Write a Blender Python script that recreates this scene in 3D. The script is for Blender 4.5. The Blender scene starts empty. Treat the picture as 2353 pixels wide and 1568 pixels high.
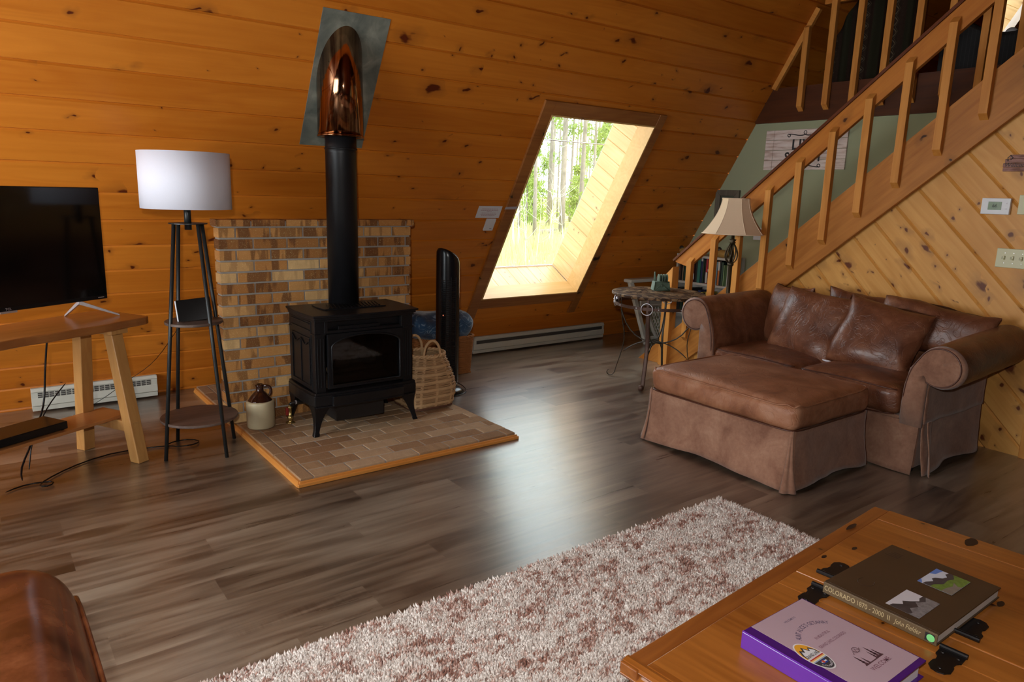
import bpy, bmesh, math, random
import numpy as np
from mathutils import Matrix, Vector, Euler
from mathutils import noise as mnoise
PI = math.pi
random.seed(11)
sc = bpy.context.scene
COL = sc.collection

# ------------------------------------------------------------ camera
SX, FPX = 2353, 1656.4
def cam_axes(p, r, y):
    cy, sy = math.cos(y), math.sin(y)
    fwd = Vector((sy*math.cos(p), cy*math.cos(p), -math.sin(p)))
    right = Vector((cy, -sy, 0)); down = fwd.cross(right)
    r2 = right*math.cos(r) + down*math.sin(r)
    d2 = -right*math.sin(r) + down*math.cos(r)
    return r2, d2, fwd
r_, d_, f_ = cam_axes(0.2039, -0.02954, 0.64817)
cd = bpy.data.cameras.new('camera'); cam = bpy.data.objects.new('camera', cd); COL.objects.link(cam)
cd.sensor_width = 36.0; cd.lens = FPX/SX*36.0; cd.clip_start = 0.02; cd.clip_end = 300
cam.matrix_world = Matrix(((r_.x, -d_.x, -f_.x, 0), (r_.y, -d_.y, -f_.y, 0), (r_.z, -d_.z, -f_.z, 1.5), (0, 0, 0, 1)))
sc.camera = cam

# ------------------------------------------------------------ world, sun, large lights, exposure
sc.view_settings.view_transform = 'Standard'; sc.view_settings.look = 'None'
sc.view_settings.gamma = 1.0; sc.view_settings.use_curve_mapping = False
sc.view_settings.exposure = 0.14
sc.cycles.use_denoising = True
sc.cycles.max_bounces = 8; sc.cycles.diffuse_bounces = 4; sc.cycles.glossy_bounces = 4
sc.cycles.transparent_max_bounces = 12; sc.cycles.sample_clamp_indirect = 8.0
w = bpy.data.worlds.new('sky'); sc.world = w; w.use_nodes = True
bg = w.node_tree.nodes['Background']; bg.inputs[0].default_value = (0.84, 0.92, 1.0, 1); bg.inputs[1].default_value = 5.4
def light(name, kind, loc, direction, energy, color=(1, 1, 1), **kw):
    ld = bpy.data.lights.new(name, kind); o = bpy.data.objects.new(name, ld); COL.objects.link(o)
    o.location = loc; o.rotation_euler = Vector(direction).to_track_quat('-Z', 'Y').to_euler()
    ld.energy = energy; ld.color = color
    for k, v in kw.items(): setattr(ld, k, v)
    return o
light('sun', 'SUN', (0, 0, 12), (-0.25, 0.62, -0.75), 6.0, (1.0, 0.95, 0.85), angle=0.02)
# daylight that comes in through the glazed gable behind and left of the camera
light('gable_daylight', 'AREA', (-2.3, 3.2, 1.4), (1, 0.0, -0.03), 84, (0.95, 0.98, 1.0), shape='RECTANGLE', size=1.7, size_y=1.8)
# the camera's own flash, a small head above the lens
light('camera_flash', 'AREA', (-0.10, -0.02, 1.72), (0.56, 0.80, -0.16), 42, (1.0, 0.97, 0.93), shape='DISK', size=0.07)

# ------------------------------------------------------------ node helpers
def lin(c): return tuple((x/255/12.92 if x/255 <= 0.04045 else ((x/255+0.055)/1.055)**2.4) for x in c)
class NT:
    def __init__(s, name):
        s.m = bpy.data.materials.new(name); s.m.use_nodes = True; s.t = s.m.node_tree
        s.b = s.t.nodes['Principled BSDF']; s.out = s.t.nodes['Material Output']
    def n(s, kind, ins=None, **kw):
        nd = s.t.nodes.new('ShaderNode'+kind)
        for k, v in kw.items(): setattr(nd, k, v)
        if ins:
            for k, v in ins.items():
                if v is None: continue
                if hasattr(v, 'is_linked') or isinstance(v, bpy.types.NodeSocket): s.t.links.new(v, nd.inputs[k])
                else:
                    if isinstance(v, tuple) and len(v) == 3 and nd.inputs[k].type == 'RGBA': v = (*v, 1)
                    nd.inputs[k].default_value = v
        return nd
    def ma(s, op, a, b=None, c=None):
        ins = {0: a}
        if b is not None: ins[1] = b
        if c is not None: ins[2] = c
        return s.n('Math', ins, operation=op).outputs[0]
    def obj(s): return s.n('TexCoord').outputs['Object']
    def sep(s, v): return s.n('SeparateXYZ', {0: v}).outputs
    def xyz(s, x=0.0, y=0.0, z=0.0): return s.n('CombineXYZ', {0: x, 1: y, 2: z}).outputs[0]
    def noise(s, v, scale, detail=3.0, rough=0.55, dist=0.0, dim='3D'):
        return s.n('TexNoise', {'Vector': v, 'Scale': scale, 'Detail': detail, 'Roughness': rough, 'Distortion': dist}, noise_dimensions=dim).outputs[0]
    def ramp(s, f, stops, interp='LINEAR'):
        nd = s.n('ValToRGB', {0: f}); cr = nd.color_ramp; cr.interpolation = interp
        while len(cr.elements) < len(stops): cr.elements.new(0.5)
        for e, (p, c) in zip(cr.elements, stops):
            e.position = p; e.color = (*c, 1) if isinstance(c, tuple) else (c, c, c, 1)
        return nd.outputs[0]
    def mix(s, f, a, b, mode='MIX'):
        nd = s.n('Mix', None, data_type='RGBA', blend_type=mode)
        for i, v in ((0, f), (6, a), (7, b)):
            if isinstance(v, bpy.types.NodeSocket): s.t.links.new(v, nd.inputs[i])
            elif isinstance(v, tuple): nd.inputs[i].default_value = (*v, 1)
            else: nd.inputs[i].default_value = v
        return nd.outputs[2]
    def attr(s, name): return s.n('Attribute', None, attribute_name=name).outputs['Fac']
    def bump(s, h, strength=0.3, dist=0.01):
        nd = s.n('Bump', {'Strength': strength, 'Distance': dist, 'Height': h}); s.t.links.new(nd.outputs[0], s.b.inputs['Normal'])
    def set(s, **kw):
        names = {'color': 'Base Color', 'rough': 'Roughness', 'metal': 'Metallic', 'spec': 'Specular IOR Level', 'coat': 'Coat Weight', 'coatr': 'Coat Roughness',
                 'sheen': 'Sheen Weight', 'sheenr': 'Sheen Roughness', 'sub': 'Subsurface Weight', 'trans': 'Transmission Weight', 'emis': 'Emission Color', 'emiss': 'Emission Strength', 'alpha': 'Alpha'}
        for k, v in kw.items():
            i = s.b.inputs[names[k]]
            if isinstance(v, bpy.types.NodeSocket): s.t.links.new(v, i)
            else:
                if isinstance(v, tuple) and len(v) == 3: v = (*v, 1)
                i.default_value = v
        return s.m
def plain(name, c, rough=0.5, metal=0.0, var=0.06, scale=30.0, bump=0.0, **kw):
    """one colour with a light mottle of its own"""
    s = NT(name); f = s.noise(s.obj(), scale, 3.0)
    c2 = tuple(min(1, x*(1+var)) for x in c); c1 = tuple(x*(1-var) for x in c)
    s.set(color=s.mix(f, c1, c2), rough=rough, metal=metal, **kw)
    if bump: s.bump(f, bump, 0.004)
    return s.m
def wood(name, cl, cd_, ck, axis='x', pitch=None, off=0.0, knots=0.0, kscale=3.2, ksize=1.0, rough=0.4, coat=0.0, var=0.35, ring=0.5, gs=1.0, spec=0.5, bump=0.12, gc=0.75):
    """sawn softwood: grain along AXIS of the mesh; with PITCH every board has its own tone"""
    s = NT(name); X, Y, Z = s.sep(s.obj())[:3]
    g, a, b = {'x': (X, Y, Z), 'y': (Y, X, Z), 'z': (Z, X, Y)}[axis]
    if pitch:
        idx = s.ma('FLOOR', s.ma('DIVIDE', s.ma('SUBTRACT', a, off), pitch))
        rn = s.n('TexWhiteNoise', {'W': idx}, noise_dimensions='1D').outputs[0]
        g2 = s.ma('MULTIPLY_ADD', rn, 37.0, g)
    else:
        rn = s.noise(s.xyz(a, b, 0.0), 2.0, 1.0); g2 = g
    v1 = s.xyz(s.ma('MULTIPLY', g2, 1.1*gs), s.ma('MULTIPLY', a, 26.0*gs), s.ma('MULTIPLY', b, 26.0*gs))
    streak = s.noise(v1, 1.0, 5.0, 0.6, 0.4)
    v2 = s.xyz(s.ma('MULTIPLY', g2, 0.7*gs), s.ma('MULTIPLY', a, 6.0*gs), s.ma('MULTIPLY', b, 6.0*gs))
    low = s.noise(v2, 1.0, 2.0, 0.5, 0.3)
    rings = s.ma('MULTIPLY_ADD', s.ma('SINE', s.ma('MULTIPLY', low, 55.0)), 0.5, 0.5)
    f = s.ma('ADD', s.ma('MULTIPLY_ADD', s.ma('SUBTRACT', streak, 0.5), gc, 0.375), s.ma('MULTIPLY', rings, 0.25*ring))
    f = s.ma('ADD', f, s.ma('MULTIPLY', s.ma('SUBTRACT', rn, 0.5), var))
    f = s.ma('ADD', f, s.ma('MULTIPLY', s.ma('SUBTRACT', low, 0.5), 0.5))
    colr = s.ramp(f, [(0.15, cd_), (0.75, cl)])
    if knots:
        for k, (sc_, rad, thr) in enumerate(((kscale, 0.045*ksize, 1-knots), (kscale*2.2, 0.05*ksize, 1-knots*0.6))):
            wob = s.n('TexNoise', {'Vector': s.xyz(s.ma('MULTIPLY', g2, 9.0), s.ma('MULTIPLY', a, 9.0), 5.0*k), 'Scale': 1.0, 'Detail': 2.0}).outputs[0]
            wob = s.ma('MULTIPLY', s.ma('SUBTRACT', wob, 0.5), 0.10)
            kv = s.xyz(s.ma('MULTIPLY_ADD', g2, 0.62, wob), s.ma('ADD', a, wob), 3.3*k)
            vo = s.n('TexVoronoi', {'Vector': kv, 'Scale': sc_, 'Randomness': 1.0}, voronoi_dimensions='2D')
            rr = s.sep(vo.outputs['Color'])
            thr_ = s.ma('SUBTRACT', 1.0, s.ma('MULTIPLY', s.ma('MULTIPLY_ADD', rn, 1.5, 0.35), 1-thr)) if pitch else thr
            on = s.ma('GREATER_THAN', rr[0], thr_)
            radius = s.ma('MULTIPLY_ADD', s.ma('POWER', rr[1], 2.2), rad*1.7, rad*0.28)
            q = s.ma('DIVIDE', vo.outputs['Distance'], radius)
            q = s.ma('ADD', q, s.ma('MULTIPLY', s.ma('SUBTRACT', streak, 0.5), 1.6))
            core = s.ma('MULTIPLY', on, s.ramp(q, [(0.55, 1.0), (1.0, 0.0)]))
            halo = s.ma('MULTIPLY', on, s.ramp(s.ma('DIVIDE', q, 4.0), [(0.2, 0.75), (0.8, 0.0)]))
            colr = s.mix(halo, colr, tuple(0.45*x+0.55*y for x, y in zip(cl, ck)))
            colr = s.mix(core, colr, ck)
    s.set(color=colr, rough=rough, coat=coat, coatr=0.25, spec=spec)
    s.bump(f, bump, 0.003)
    return s.m

# ------------------------------------------------------------ mesh builder
def link(o): COL.objects.link(o); return o
def props(o, label=None, cat=None, group=None, kind=None):
    for k, v in (('label', label), ('category', cat), ('group', group), ('kind', kind)):
        if v: o[k] = v
    return o
def thing(name, loc, label, cat, group=None, rz=0.0):
    o = bpy.data.objects.new(name, None); link(o); o.empty_display_size = 0.1
    o.location = loc; o.rotation_euler = (0, 0, rz); o.matrix_world  # noqa
    return props(o, label, cat, group)
def basis(o):
    return Matrix.Translation(o.location) @ o.rotation_euler.to_matrix().to_4x4() if o.rotation_mode == 'XYZ' else o.matrix_basis
def world_of(o):
    m = o.matrix_basis.copy()
    return world_of(o.parent) @ m if o.parent else m
class MB:
    def __init__(s): s.v = []; s.f = []; s.tone = []; s.M = Matrix.Identity(4)
    def add(s, vs, fs, tone=0.5):
        n = len(s.v); M = s.M
        s.v += [tuple(M @ Vector(p)) for p in vs]
        s.f += [tuple(i+n for i in f) for f in fs]; s.tone += [tone]*len(fs); return s
    def box(s, x0, x1, y0, y1, z0, z1, tone=0.5, M=None):
        vs = [(x, y, z) for x in (x0, x1) for y in (y0, y1) for z in (z0, z1)]
        if M is not None: vs = [tuple(M @ Vector(p)) for p in vs]
        return s.add(vs, [(0, 1, 3, 2), (4, 6, 7, 5), (0, 4, 5, 1), (2, 3, 7, 6), (0, 2, 6, 4), (1, 5, 7, 3)], tone)
    def hexa(s, bot, top, tone=0.5):
        """two quads (4 points each, same winding)"""
        return s.add(list(bot)+list(top), [(3, 2, 1, 0), (4, 5, 6, 7)]+[(i, (i+1) % 4, 4+(i+1) % 4, 4+i) for i in range(4)], tone)
    def prism(s, poly, h, M=None, tone=0.5):
        """polygon in local xy, extruded from z=0 to z=h"""
        n = len(poly); vs = [(x, y, 0) for x, y in poly]+[(x, y, h) for x, y in poly]
        if M is not None: vs = [tuple(M @ Vector(p)) for p in vs]
        return s.add(vs, [tuple(range(n-1, -1, -1)), tuple(range(n, 2*n))]+[(i, (i+1) % n, n+(i+1) % n, n+i) for i in range(n)], tone)
    def lathe(s, prof, c=(0, 0, 0), n=32, a0=0.0, M=None, tone=0.5, sx=1.0, sy=1.0):
        vs = []; fs = []; m = len(prof)
        for i in range(n):
            a = a0+2*PI*i/n
            for r, z in prof: vs.append((c[0]+r*math.cos(a)*sx, c[1]+r*math.sin(a)*sy, c[2]+z))
        if M is not None: vs = [tuple(M @ Vector(p)) for p in vs]
        for i in range(n):
            j = (i+1) % n
            for k in range(m-1): fs.append((i*m+k, j*m+k, j*m+k+1, i*m+k+1))
        if prof[0][0] > 1e-5: fs.append(tuple(i*m for i in range(n-1, -1, -1)))
        if prof[-1][0] > 1e-5: fs.append(tuple(i*m+m-1 for i in range(n)))
        return s.add(vs, fs, tone)
    def tube(s, pts, r, n=8, closed=False, flat=1.0, tone=0.5, up=None):
        pts = [Vector(p) for p in pts]; N = len(pts); vs = []; fs = []
        rr = r if isinstance(r, (list, tuple)) else [r]*N
        prev = None
        for i, p in enumerate(pts):
            if closed: t = pts[(i+1) % N]-pts[i-1]
            else: t = pts[min(i+1, N-1)]-pts[max(i-1, 0)]
            t.normalize()
            if prev is None:
                a = Vector(up) if up else (Vector((0, 0, 1)) if abs(t.z) < 0.9 else Vector((1, 0, 0)))
                u = (a-t*a.dot(t)).normalized()
            else:
                u = (prev-t*prev.dot(t)).normalized()
            prev = u; w_ = t.cross(u)
            for k in range(n):
                a = 2*PI*k/n; vs.append(tuple(p+u*math.cos(a)*rr[i]*flat+w_*math.sin(a)*rr[i]))
        M_ = N if closed else N-1
        for i in range(M_):
            j = (i+1) % N
            for k in range(n): fs.append((i*n+k, i*n+(k+1) % n, j*n+(k+1) % n, j*n+k))
        if not closed: fs += [tuple(range(n-1, -1, -1)), tuple((N-1)*n+k for k in range(n))]
        return s.add(vs, fs, tone)
    def grid(s, fn, nu, nv, tone=0.5, closeu=False):
        vs = [tuple(fn(i/nu, j/nv)) for i in range(nu+1) for j in range(nv+1)]
        fs = [(i*(nv+1)+j, (i+1)*(nv+1)+j, (i+1)*(nv+1)+j+1, i*(nv+1)+j+1) for i in range(nu) for j in range(nv)]
        return s.add(vs, fs, tone)
    def text(s, body, size, M, font_shear=0.0, align='CENTER', spacing=1.0, extrude=0.0, sxy=(1, 1), bold=0.0):
        c = bpy.data.curves.new('t', 'FONT'); c.body = body; c.size = size; c.align_x = align; c.align_y = 'CENTER'
        c.space_character = spacing; c.shear = font_shear; c.extrude = extrude; c.offset = bold*size; c.resolution_u = 3
        o = bpy.data.objects.new('t', c); COL.objects.link(o)
        dg = bpy.context.evaluated_depsgraph_get(); me = bpy.data.meshes.new_from_object(o.evaluated_get(dg))
        s.add([tuple(M @ Vector((v.co.x*sxy[0], v.co.y*sxy[1], v.co.z))) for v in me.vertices], [tuple(p.vertices) for p in me.polygons])
        bpy.data.objects.remove(o); bpy.data.curves.remove(c); bpy.data.meshes.remove(me); return s
    def build(s, name, mat, parent=None, smooth=False, bevel=0.0, seg=2, sub=0, M=None, label=None, cat=None, group=None, kind=None, solid=0.0, weld=False, fixn=True):
        vs = s.v; loc = Vector((0, 0, 0))
        if parent is None and M is None:
            a = np.array(vs); loc = Vector(((a[:, 0].min()+a[:, 0].max())/2, (a[:, 1].min()+a[:, 1].max())/2, a[:, 2].min()))
            vs = [(x-loc.x, y-loc.y, z-loc.z) for x, y, z in vs]
        me = bpy.data.meshes.new(name); me.from_pydata(vs, [], s.f); me.update()
        at = me.attributes.new('tone', 'FLOAT', 'FACE'); at.data.foreach_set('value', s.tone)
        if weld or fixn:
            bm = bmesh.new(); bm.from_mesh(me)
            if weld: bmesh.ops.remove_doubles(bm, verts=bm.verts, dist=1e-5)
            if fixn: bmesh.ops.recalc_face_normals(bm, faces=bm.faces)
            bm.to_mesh(me); bm.free()
        if smooth: me.polygons.foreach_set('use_smooth', [True]*len(me.polygons))
        me.materials.append(mat)
        o = bpy.data.objects.new(name, me); link(o)
        Mw = M if M is not None else Matrix.Translation(loc)
        if parent is not None:
            o.parent = parent; o.matrix_basis = world_of(parent).inverted() @ Mw
        else: o.matrix_basis = Mw
        if bevel:
            b = o.modifiers.new('bevel', 'BEVEL'); b.width = bevel; b.segments = seg; b.limit_method = 'ANGLE'; b.angle_limit = 0.6; b.harden_normals = False
        if solid:
            b = o.modifiers.new('solid', 'SOLIDIFY'); b.thickness = solid; b.offset = 0
        if sub:
            b = o.modifiers.new('sub', 'SUBSURF'); b.levels = sub; b.render_levels = sub
        return props(o, label, cat, group, kind)
def copy_thing(o, parent=None):
    c = o.copy(); COL.objects.link(c)
    if parent is not None: c.parent = parent
    for ch in list(o.children): copy_thing(ch, c)
    return c
def softbox(mb, c, half, r, bulge=(0, 0, 0), n=10, wob=0.0, seed=0.0, M=None, tone=0.5):
    """cushion: a box with round edges whose faces swell"""
    hx, hy, hz = half
    key = {}; vs = []; fs = []
    def vert(p):
        k = tuple(round(q, 5) for q in p)
        if k in key: return key[k]
        P = [p[0]*hx, p[1]*hy, p[2]*hz]
        core = [max(-h+r, min(h-r, q)) for q, h in zip(P, (hx, hy, hz))]
        d = Vector(P)-Vector(core)
        if d.length > 1e-9: q = Vector(core)+d.normalized()*min(r, r)
        else: q = Vector(P)
        ux, uy, uz = p
        q.x += bulge[0]*ux*(1-uy*uy)*(1-uz*uz); q.y += bulge[1]*uy*(1-ux*ux)*(1-uz*uz); q.z += bulge[2]*uz*(1-ux*ux)*(1-uy*uy)
        if wob:
            nv = mnoise.noise_vector(Vector((q.x*6+seed, q.y*6, q.z*6)))*wob; q += nv
        q += Vector(c)
        if M is not None: q = M @ q
        key[k] = len(vs); vs.append(tuple(q)); return key[k]
    for ax in range(3):
        for sgn in (-1, 1):
            for i in range(n):
                for j in range(n):
                    def P(a, b):
                        a = math.sin((-1+2*a/n)*PI/2); b = math.sin((-1+2*b/n)*PI/2)
                        q = [0, 0, 0]; q[ax] = sgn; q[(ax+1) % 3] = a; q[(ax+2) % 3] = b; return q
                    fs.append(tuple(vert(P(*t)) for t in ((i, j), (i+1, j), (i+1, j+1), (i, j+1))))
    return mb.add(vs, fs, tone)
def pillow(mb, M, w_, h_, t, n=20, pinch=0.06, seed=0.0, wob=0.012, tone=0.5):
    """throw pillow in the local xy plane, thickness along z"""
    vs = []; fs = []
    def f(u, v, sg):
        k = max(0.0, (1-u**4)*(1-v**4)); th = t*0.5*k**0.55
        x = u*w_/2*(1-pinch*(1-v*v)*0.9*abs(u)); y = v*h_/2*(1-pinch*(1-u*u)*0.9*abs(v))
        q = Vector((x*5+seed, y*5, sg))
        th *= 1+0.25*mnoise.noise(q)
        x += wob*mnoise.noise(q*1.7+Vector((3, 1, 0))); y += wob*mnoise.noise(q*1.7+Vector((7, 5, 0)))
        edge = max(abs(u), abs(v))
        th += wob*0.5*abs(mnoise.noise(Vector((u*9+seed, v*9, 1))))*(1-edge)
        return M @ Vector((x, y, sg*th))
    for sg in (-1, 1):
        base = len(vs)
        for i in range(n+1):
            for j in range(n+1):
                u = math.sin((-1+2*i/n)*PI/2); v = math.sin((-1+2*j/n)*PI/2); vs.append(tuple(f(u, v, sg)))
        for i in range(n):
            for j in range(n):
                a = base+i*(n+1)+j; q = (a, a+n+1, a+n+2, a+1); fs.append(q if sg > 0 else q[::-1])
    return mb.add(vs, fs, tone)
def clip_poly(poly, cx):
    """Sutherland-Hodgman of POLY against convex CCW polygon CX"""
    out = poly
    for i in range(len(cx)):
        a, b = cx[i], cx[(i+1) % len(cx)]; inp = out; out = []
        if not inp: return []
        def side(p): return (b[0]-a[0])*(p[1]-a[1])-(b[1]-a[1])*(p[0]-a[0])
        for k in range(len(inp)):
            p, q = inp[k-1], inp[k]; sp, sq = side(p), side(q)
            if (sp >= 0) != (sq >= 0):
                t = sp/(sp-sq); out.append(tuple(p[m]+(q[m]-p[m])*t for m in range(len(p))))
            if sq >= 0: out.append(q)
    return out
def boards(mb, polys, pitch, off, groove=0.0045, depth=0.005):
    """tongue-and-groove boards along local x, face at z=0, V grooves cut down to -depth"""
    for cx in polys:
        xs = [p[0] for p in cx]; ys = [p[1] for p in cx]; x0, x1 = min(xs)-1, max(xs)+1
        k0 = math.floor((min(ys)-off)/pitch); k1 = math.ceil((max(ys)-off)/pitch)
        for k in range(k0, k1):
            y0 = off+k*pitch; y1 = y0+pitch
            for a, b, za, zb in ((y0, y0+groove, -depth, 0), (y0+groove, y1-groove, 0, 0), (y1-groove, y1, 0, -depth)):
                q = clip_poly([(x0, a, za), (x1, a, za), (x1, b, zb), (x0, b, zb)], cx)
                if len(q) > 2: mb.add(q, [tuple(range(len(q)))])
    return mb
def frameM(o, x, y, z):
    """matrix with origin o and axes x, y, z"""
    return Matrix(((x[0], y[0], z[0], o[0]), (x[1], y[1], z[1], o[1]), (x[2], y[2], z[2], o[2]), (0, 0, 0, 1)))
# ------------------------------------------------------------ materials
S60, C60 = math.sin(PI/3), 0.5
m_slope = wood('varnished_pine_boards', (0.66, 0.222, 0.024), (0.46, 0.122, 0.008), (0.10, 0.016, 0.004), pitch=0.181, off=0.017, knots=0.42, kscale=3.6, ksize=1.3, rough=0.33, var=0.22, spec=0.3, gc=0.5, ring=0.35)
m_diag = wood('diagonal_pine_boards', (0.74, 0.385, 0.105), (0.56, 0.25, 0.050), (0.13, 0.032, 0.007), pitch=0.174, off=0.044, knots=0.8, kscale=5.4, ksize=1.9, rough=0.42, var=0.3, spec=0.3)
m_well = wood('pale_pine_boards', (0.80, 0.55, 0.27), (0.66, 0.40, 0.16), (0.28, 0.10, 0.03), pitch=0.125, off=0.0, knots=0.35, kscale=5.5, rough=0.4, var=0.35)
m_wellp = wood('pale_pine', (0.74, 0.46, 0.18), (0.60, 0.33, 0.10), (0.25, 0.09, 0.03), rough=0.4, knots=0.15)
m_trim = wood('dark_stained_trim', (0.42, 0.165, 0.040), (0.22, 0.068, 0.014), (0.03, 0.009, 0.003), knots=0.45, kscale=2.6, ksize=1.5, rough=0.38)
m_stair = wood('stair_timber', (0.52, 0.210, 0.044), (0.29, 0.095, 0.015), (0.045, 0.014, 0.004), knots=0.4, kscale=2.4, ksize=1.5, rough=0.4, spec=0.22)
m_rail = wood('rail_timber', (0.54, 0.200, 0.034), (0.34, 0.100, 0.013), (0.07, 0.02, 0.005), knots=0.12, kscale=2.0, rough=0.38, spec=0.22)
m_balu = wood('baluster_timber', (0.68, 0.300, 0.068), (0.44, 0.160, 0.028), (0.06, 0.02, 0.006), axis='z', knots=0.2, kscale=3.0, rough=0.42, spec=0.22)
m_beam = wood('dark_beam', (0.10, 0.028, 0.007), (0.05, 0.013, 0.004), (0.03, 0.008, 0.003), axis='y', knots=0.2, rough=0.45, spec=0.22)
m_cap = wood('darkened_wood', (0.14, 0.035, 0.010), (0.08, 0.02, 0.006), (0.02, 0.006, 0.003), rough=0.35, spec=0.22)  # shade on the rail cap put into the colour; also darkens the front slope
m_bench = wood('bench_timber', (0.62, 0.34, 0.11), (0.42, 0.18, 0.045), (0.14, 0.05, 0.015), axis='z', knots=0.35, kscale=3.0, ksize=1.4, rough=0.4)
m_plank = wood('bench_plank', (0.42, 0.17, 0.045), (0.26, 0.085, 0.02), (0.07, 0.02, 0.006), knots=0.25, kscale=3.0, rough=0.28, spec=0.6)
m_shelf = wood('bench_shelf_board', (0.50, 0.22, 0.075), (0.40, 0.155, 0.045), (0.2, 0.07, 0.02), rough=0.3)
m_ctop = wood('old_pine_top', (0.44, 0.155, 0.026), (0.25, 0.075, 0.011), (0.045, 0.012, 0.004), axis='y', pitch=0.23, off=0.05, knots=0.3, kscale=4.0, ksize=1.1, rough=0.3, var=0.3, gs=1.6, spec=0.5, coat=0.2)
m_cframe = wood('old_pine_frame', (0.36, 0.12, 0.022), (0.20, 0.055, 0.010), (0.04, 0.012, 0.004), axis='x', knots=0.25, kscale=4.0, rough=0.3, gs=1.6, coat=0.2)
m_hearthtrim = wood('hearth_trim', (0.70, 0.30, 0.07), (0.55, 0.2, 0.035), (0.2, 0.06, 0.02), rough=0.35)
m_hearthtrim_y = wood('hearth_trim_side', (0.70, 0.30, 0.07), (0.55, 0.2, 0.035), (0.2, 0.06, 0.02), axis='y', rough=0.35)
def floor_mat():
    s = NT('grey_brown_plank_floor'); X, Y, Z = s.sep(s.obj())[:3]
    row = s.ma('FLOOR', s.ma('DIVIDE', Y, 0.18)); r1 = s.n('TexWhiteNoise', {'W': row}, noise_dimensions='1D').outputs[0]
    xx = s.ma('MULTIPLY_ADD', r1, 1.22, X); colu = s.ma('FLOOR', s.ma('DIVIDE', xx, 1.22))
    r2 = s.n('TexWhiteNoise', {'Vector': s.xyz(row, colu, 0.0)}, noise_dimensions='2D').outputs[0]
    gx = s.ma('MULTIPLY_ADD', r2, 23.0, X); gy = s.ma('MULTIPLY_ADD', r2, 11.0, Y)
    st = s.noise(s.xyz(s.ma('MULTIPLY', gx, 1.3), s.ma('MULTIPLY', gy, 17.0), 0.0), 1.0, 6.0, 0.62, 0.6)
    bl = s.noise(s.xyz(s.ma('MULTIPLY', gx, 0.9), s.ma('MULTIPLY', gy, 4.0), 0.0), 1.0, 3.0, 0.5, 0.5)
    saw = s.noise(s.xyz(s.ma('MULTIPLY', gx, 90.0), s.ma('MULTIPLY', gy, 3.0), 0.0), 1.0, 2.0, 0.6, 0.0)
    sawm = s.ramp(s.noise(s.xyz(gx, s.ma('MULTIPLY', gy, 5.0), 4.0), 1.6, 2.0), [(0.56, 0.0), (0.68, 1.0)])
    f = s.ma('ADD', s.ma('MULTIPLY', st, 0.65), s.ma('MULTIPLY', bl, 0.55)); f = s.ma('ADD', f, s.ma('MULTIPLY', s.ma('SUBTRACT', r2, 0.5), 0.16))
    f = s.ma('SUBTRACT', f, s.ma('MULTIPLY', s.ma('MULTIPLY', saw, sawm), 0.22))
    c = s.ramp(f, [(0.36, (0.026, 0.017, 0.011)), (0.50, (0.080, 0.054, 0.036)), (0.64, (0.185, 0.138, 0.096)), (0.82, (0.30, 0.245, 0.18))])
    fy = s.ma('FRACT', s.ma('DIVIDE', Y, 0.18)); fx = s.ma('FRACT', s.ma('DIVIDE', xx, 1.22))
    gap = s.ma('MAXIMUM', s.ma('LESS_THAN', fy, 0.012), s.ma('LESS_THAN', fx, 0.0018))
    s.set(color=c, rough=s.ma('MULTIPLY_ADD', st, 0.16, 0.22), spec=0.8, coat=1.0, coatr=0.28)
    s.bump(s.ma('SUBTRACT', s.ma('MULTIPLY', st, 0.35), gap), 0.25, 0.002); return s.m
m_floor = floor_mat()
def brick_mat(name, stops, dark, amt):
    s = NT(name); t = s.attr('tone'); X, Y, Z = s.sep(s.obj())[:3]
    band = s.noise(s.xyz(s.ma('MULTIPLY_ADD', t, 91.0, s.ma('MULTIPLY', X, 17.0)), s.ma('MULTIPLY', t, 37.0), s.ma('MULTIPLY', Z, 3.0)), 1.0, 2.0, 0.5)
    sp = s.noise(s.obj(), 160.0, 3.0, 0.6); mid = s.noise(s.obj(), 22.0, 3.0, 0.6)
    c = s.ramp(t, stops); c = s.mix(s.ma('MULTIPLY', s.ramp(band, [(0.50, 0.0), (0.56, 1.0)]), s.ma('MULTIPLY', s.ramp(t, [(0.45, 1.0), (0.95, 0.2)]), amt)), c, dark)
    c = s.mix(s.ma('MULTIPLY', mid, 0.5), c, tuple(x*0.62 for x in stops[1][1])); c = s.mix(s.ramp(sp, [(0.58, 0.0), (0.75, 0.4)]), c, tuple(min(1, x*1.5) for x in stops[-1][1]))
    s.set(color=c, rough=0.85, spec=0.25); s.bump(s.ma('ADD', sp, mid), 0.35, 0.003); return s.m
m_brick = brick_mat('tan_face_brick', [(0.0, (0.27, 0.11, 0.032)), (0.4, (0.52, 0.225, 0.062)), (0.7, (0.69, 0.36, 0.12)), (1.0, (0.84, 0.58, 0.27))], (0.12, 0.045, 0.018), 0.9)
m_hbrick = brick_mat('brown_paving_brick', [(0.0, (0.29, 0.155, 0.075)), (0.4, (0.38, 0.225, 0.115)), (0.7, (0.45, 0.29, 0.16)), (1.0, (0.52, 0.36, 0.22))], (0.20, 0.12, 0.07), 0.3)
m_mortar = plain('grey_mortar', (0.36, 0.33, 0.29), 0.95, var=0.15, scale=120, bump=0.4)
m_green = plain('sage_green_paint', (0.315, 0.335, 0.205), 0.8, var=0.03, scale=6)
m_black = plain('black_enamel', (0.012, 0.012, 0.013), 0.32, var=0.2, spec=0.5)
m_cast = plain('black_cast_iron', (0.006, 0.006, 0.007), 0.34, var=0.3, scale=200, bump=0.05, spec=0.35)
m_pipe = plain('black_stove_pipe', (0.007, 0.007, 0.008), 0.42, var=0.2, scale=8, spec=0.35)
m_plastic = plain('black_plastic', (0.007, 0.007, 0.008), 0.24, var=0.1, spec=0.3)
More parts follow.
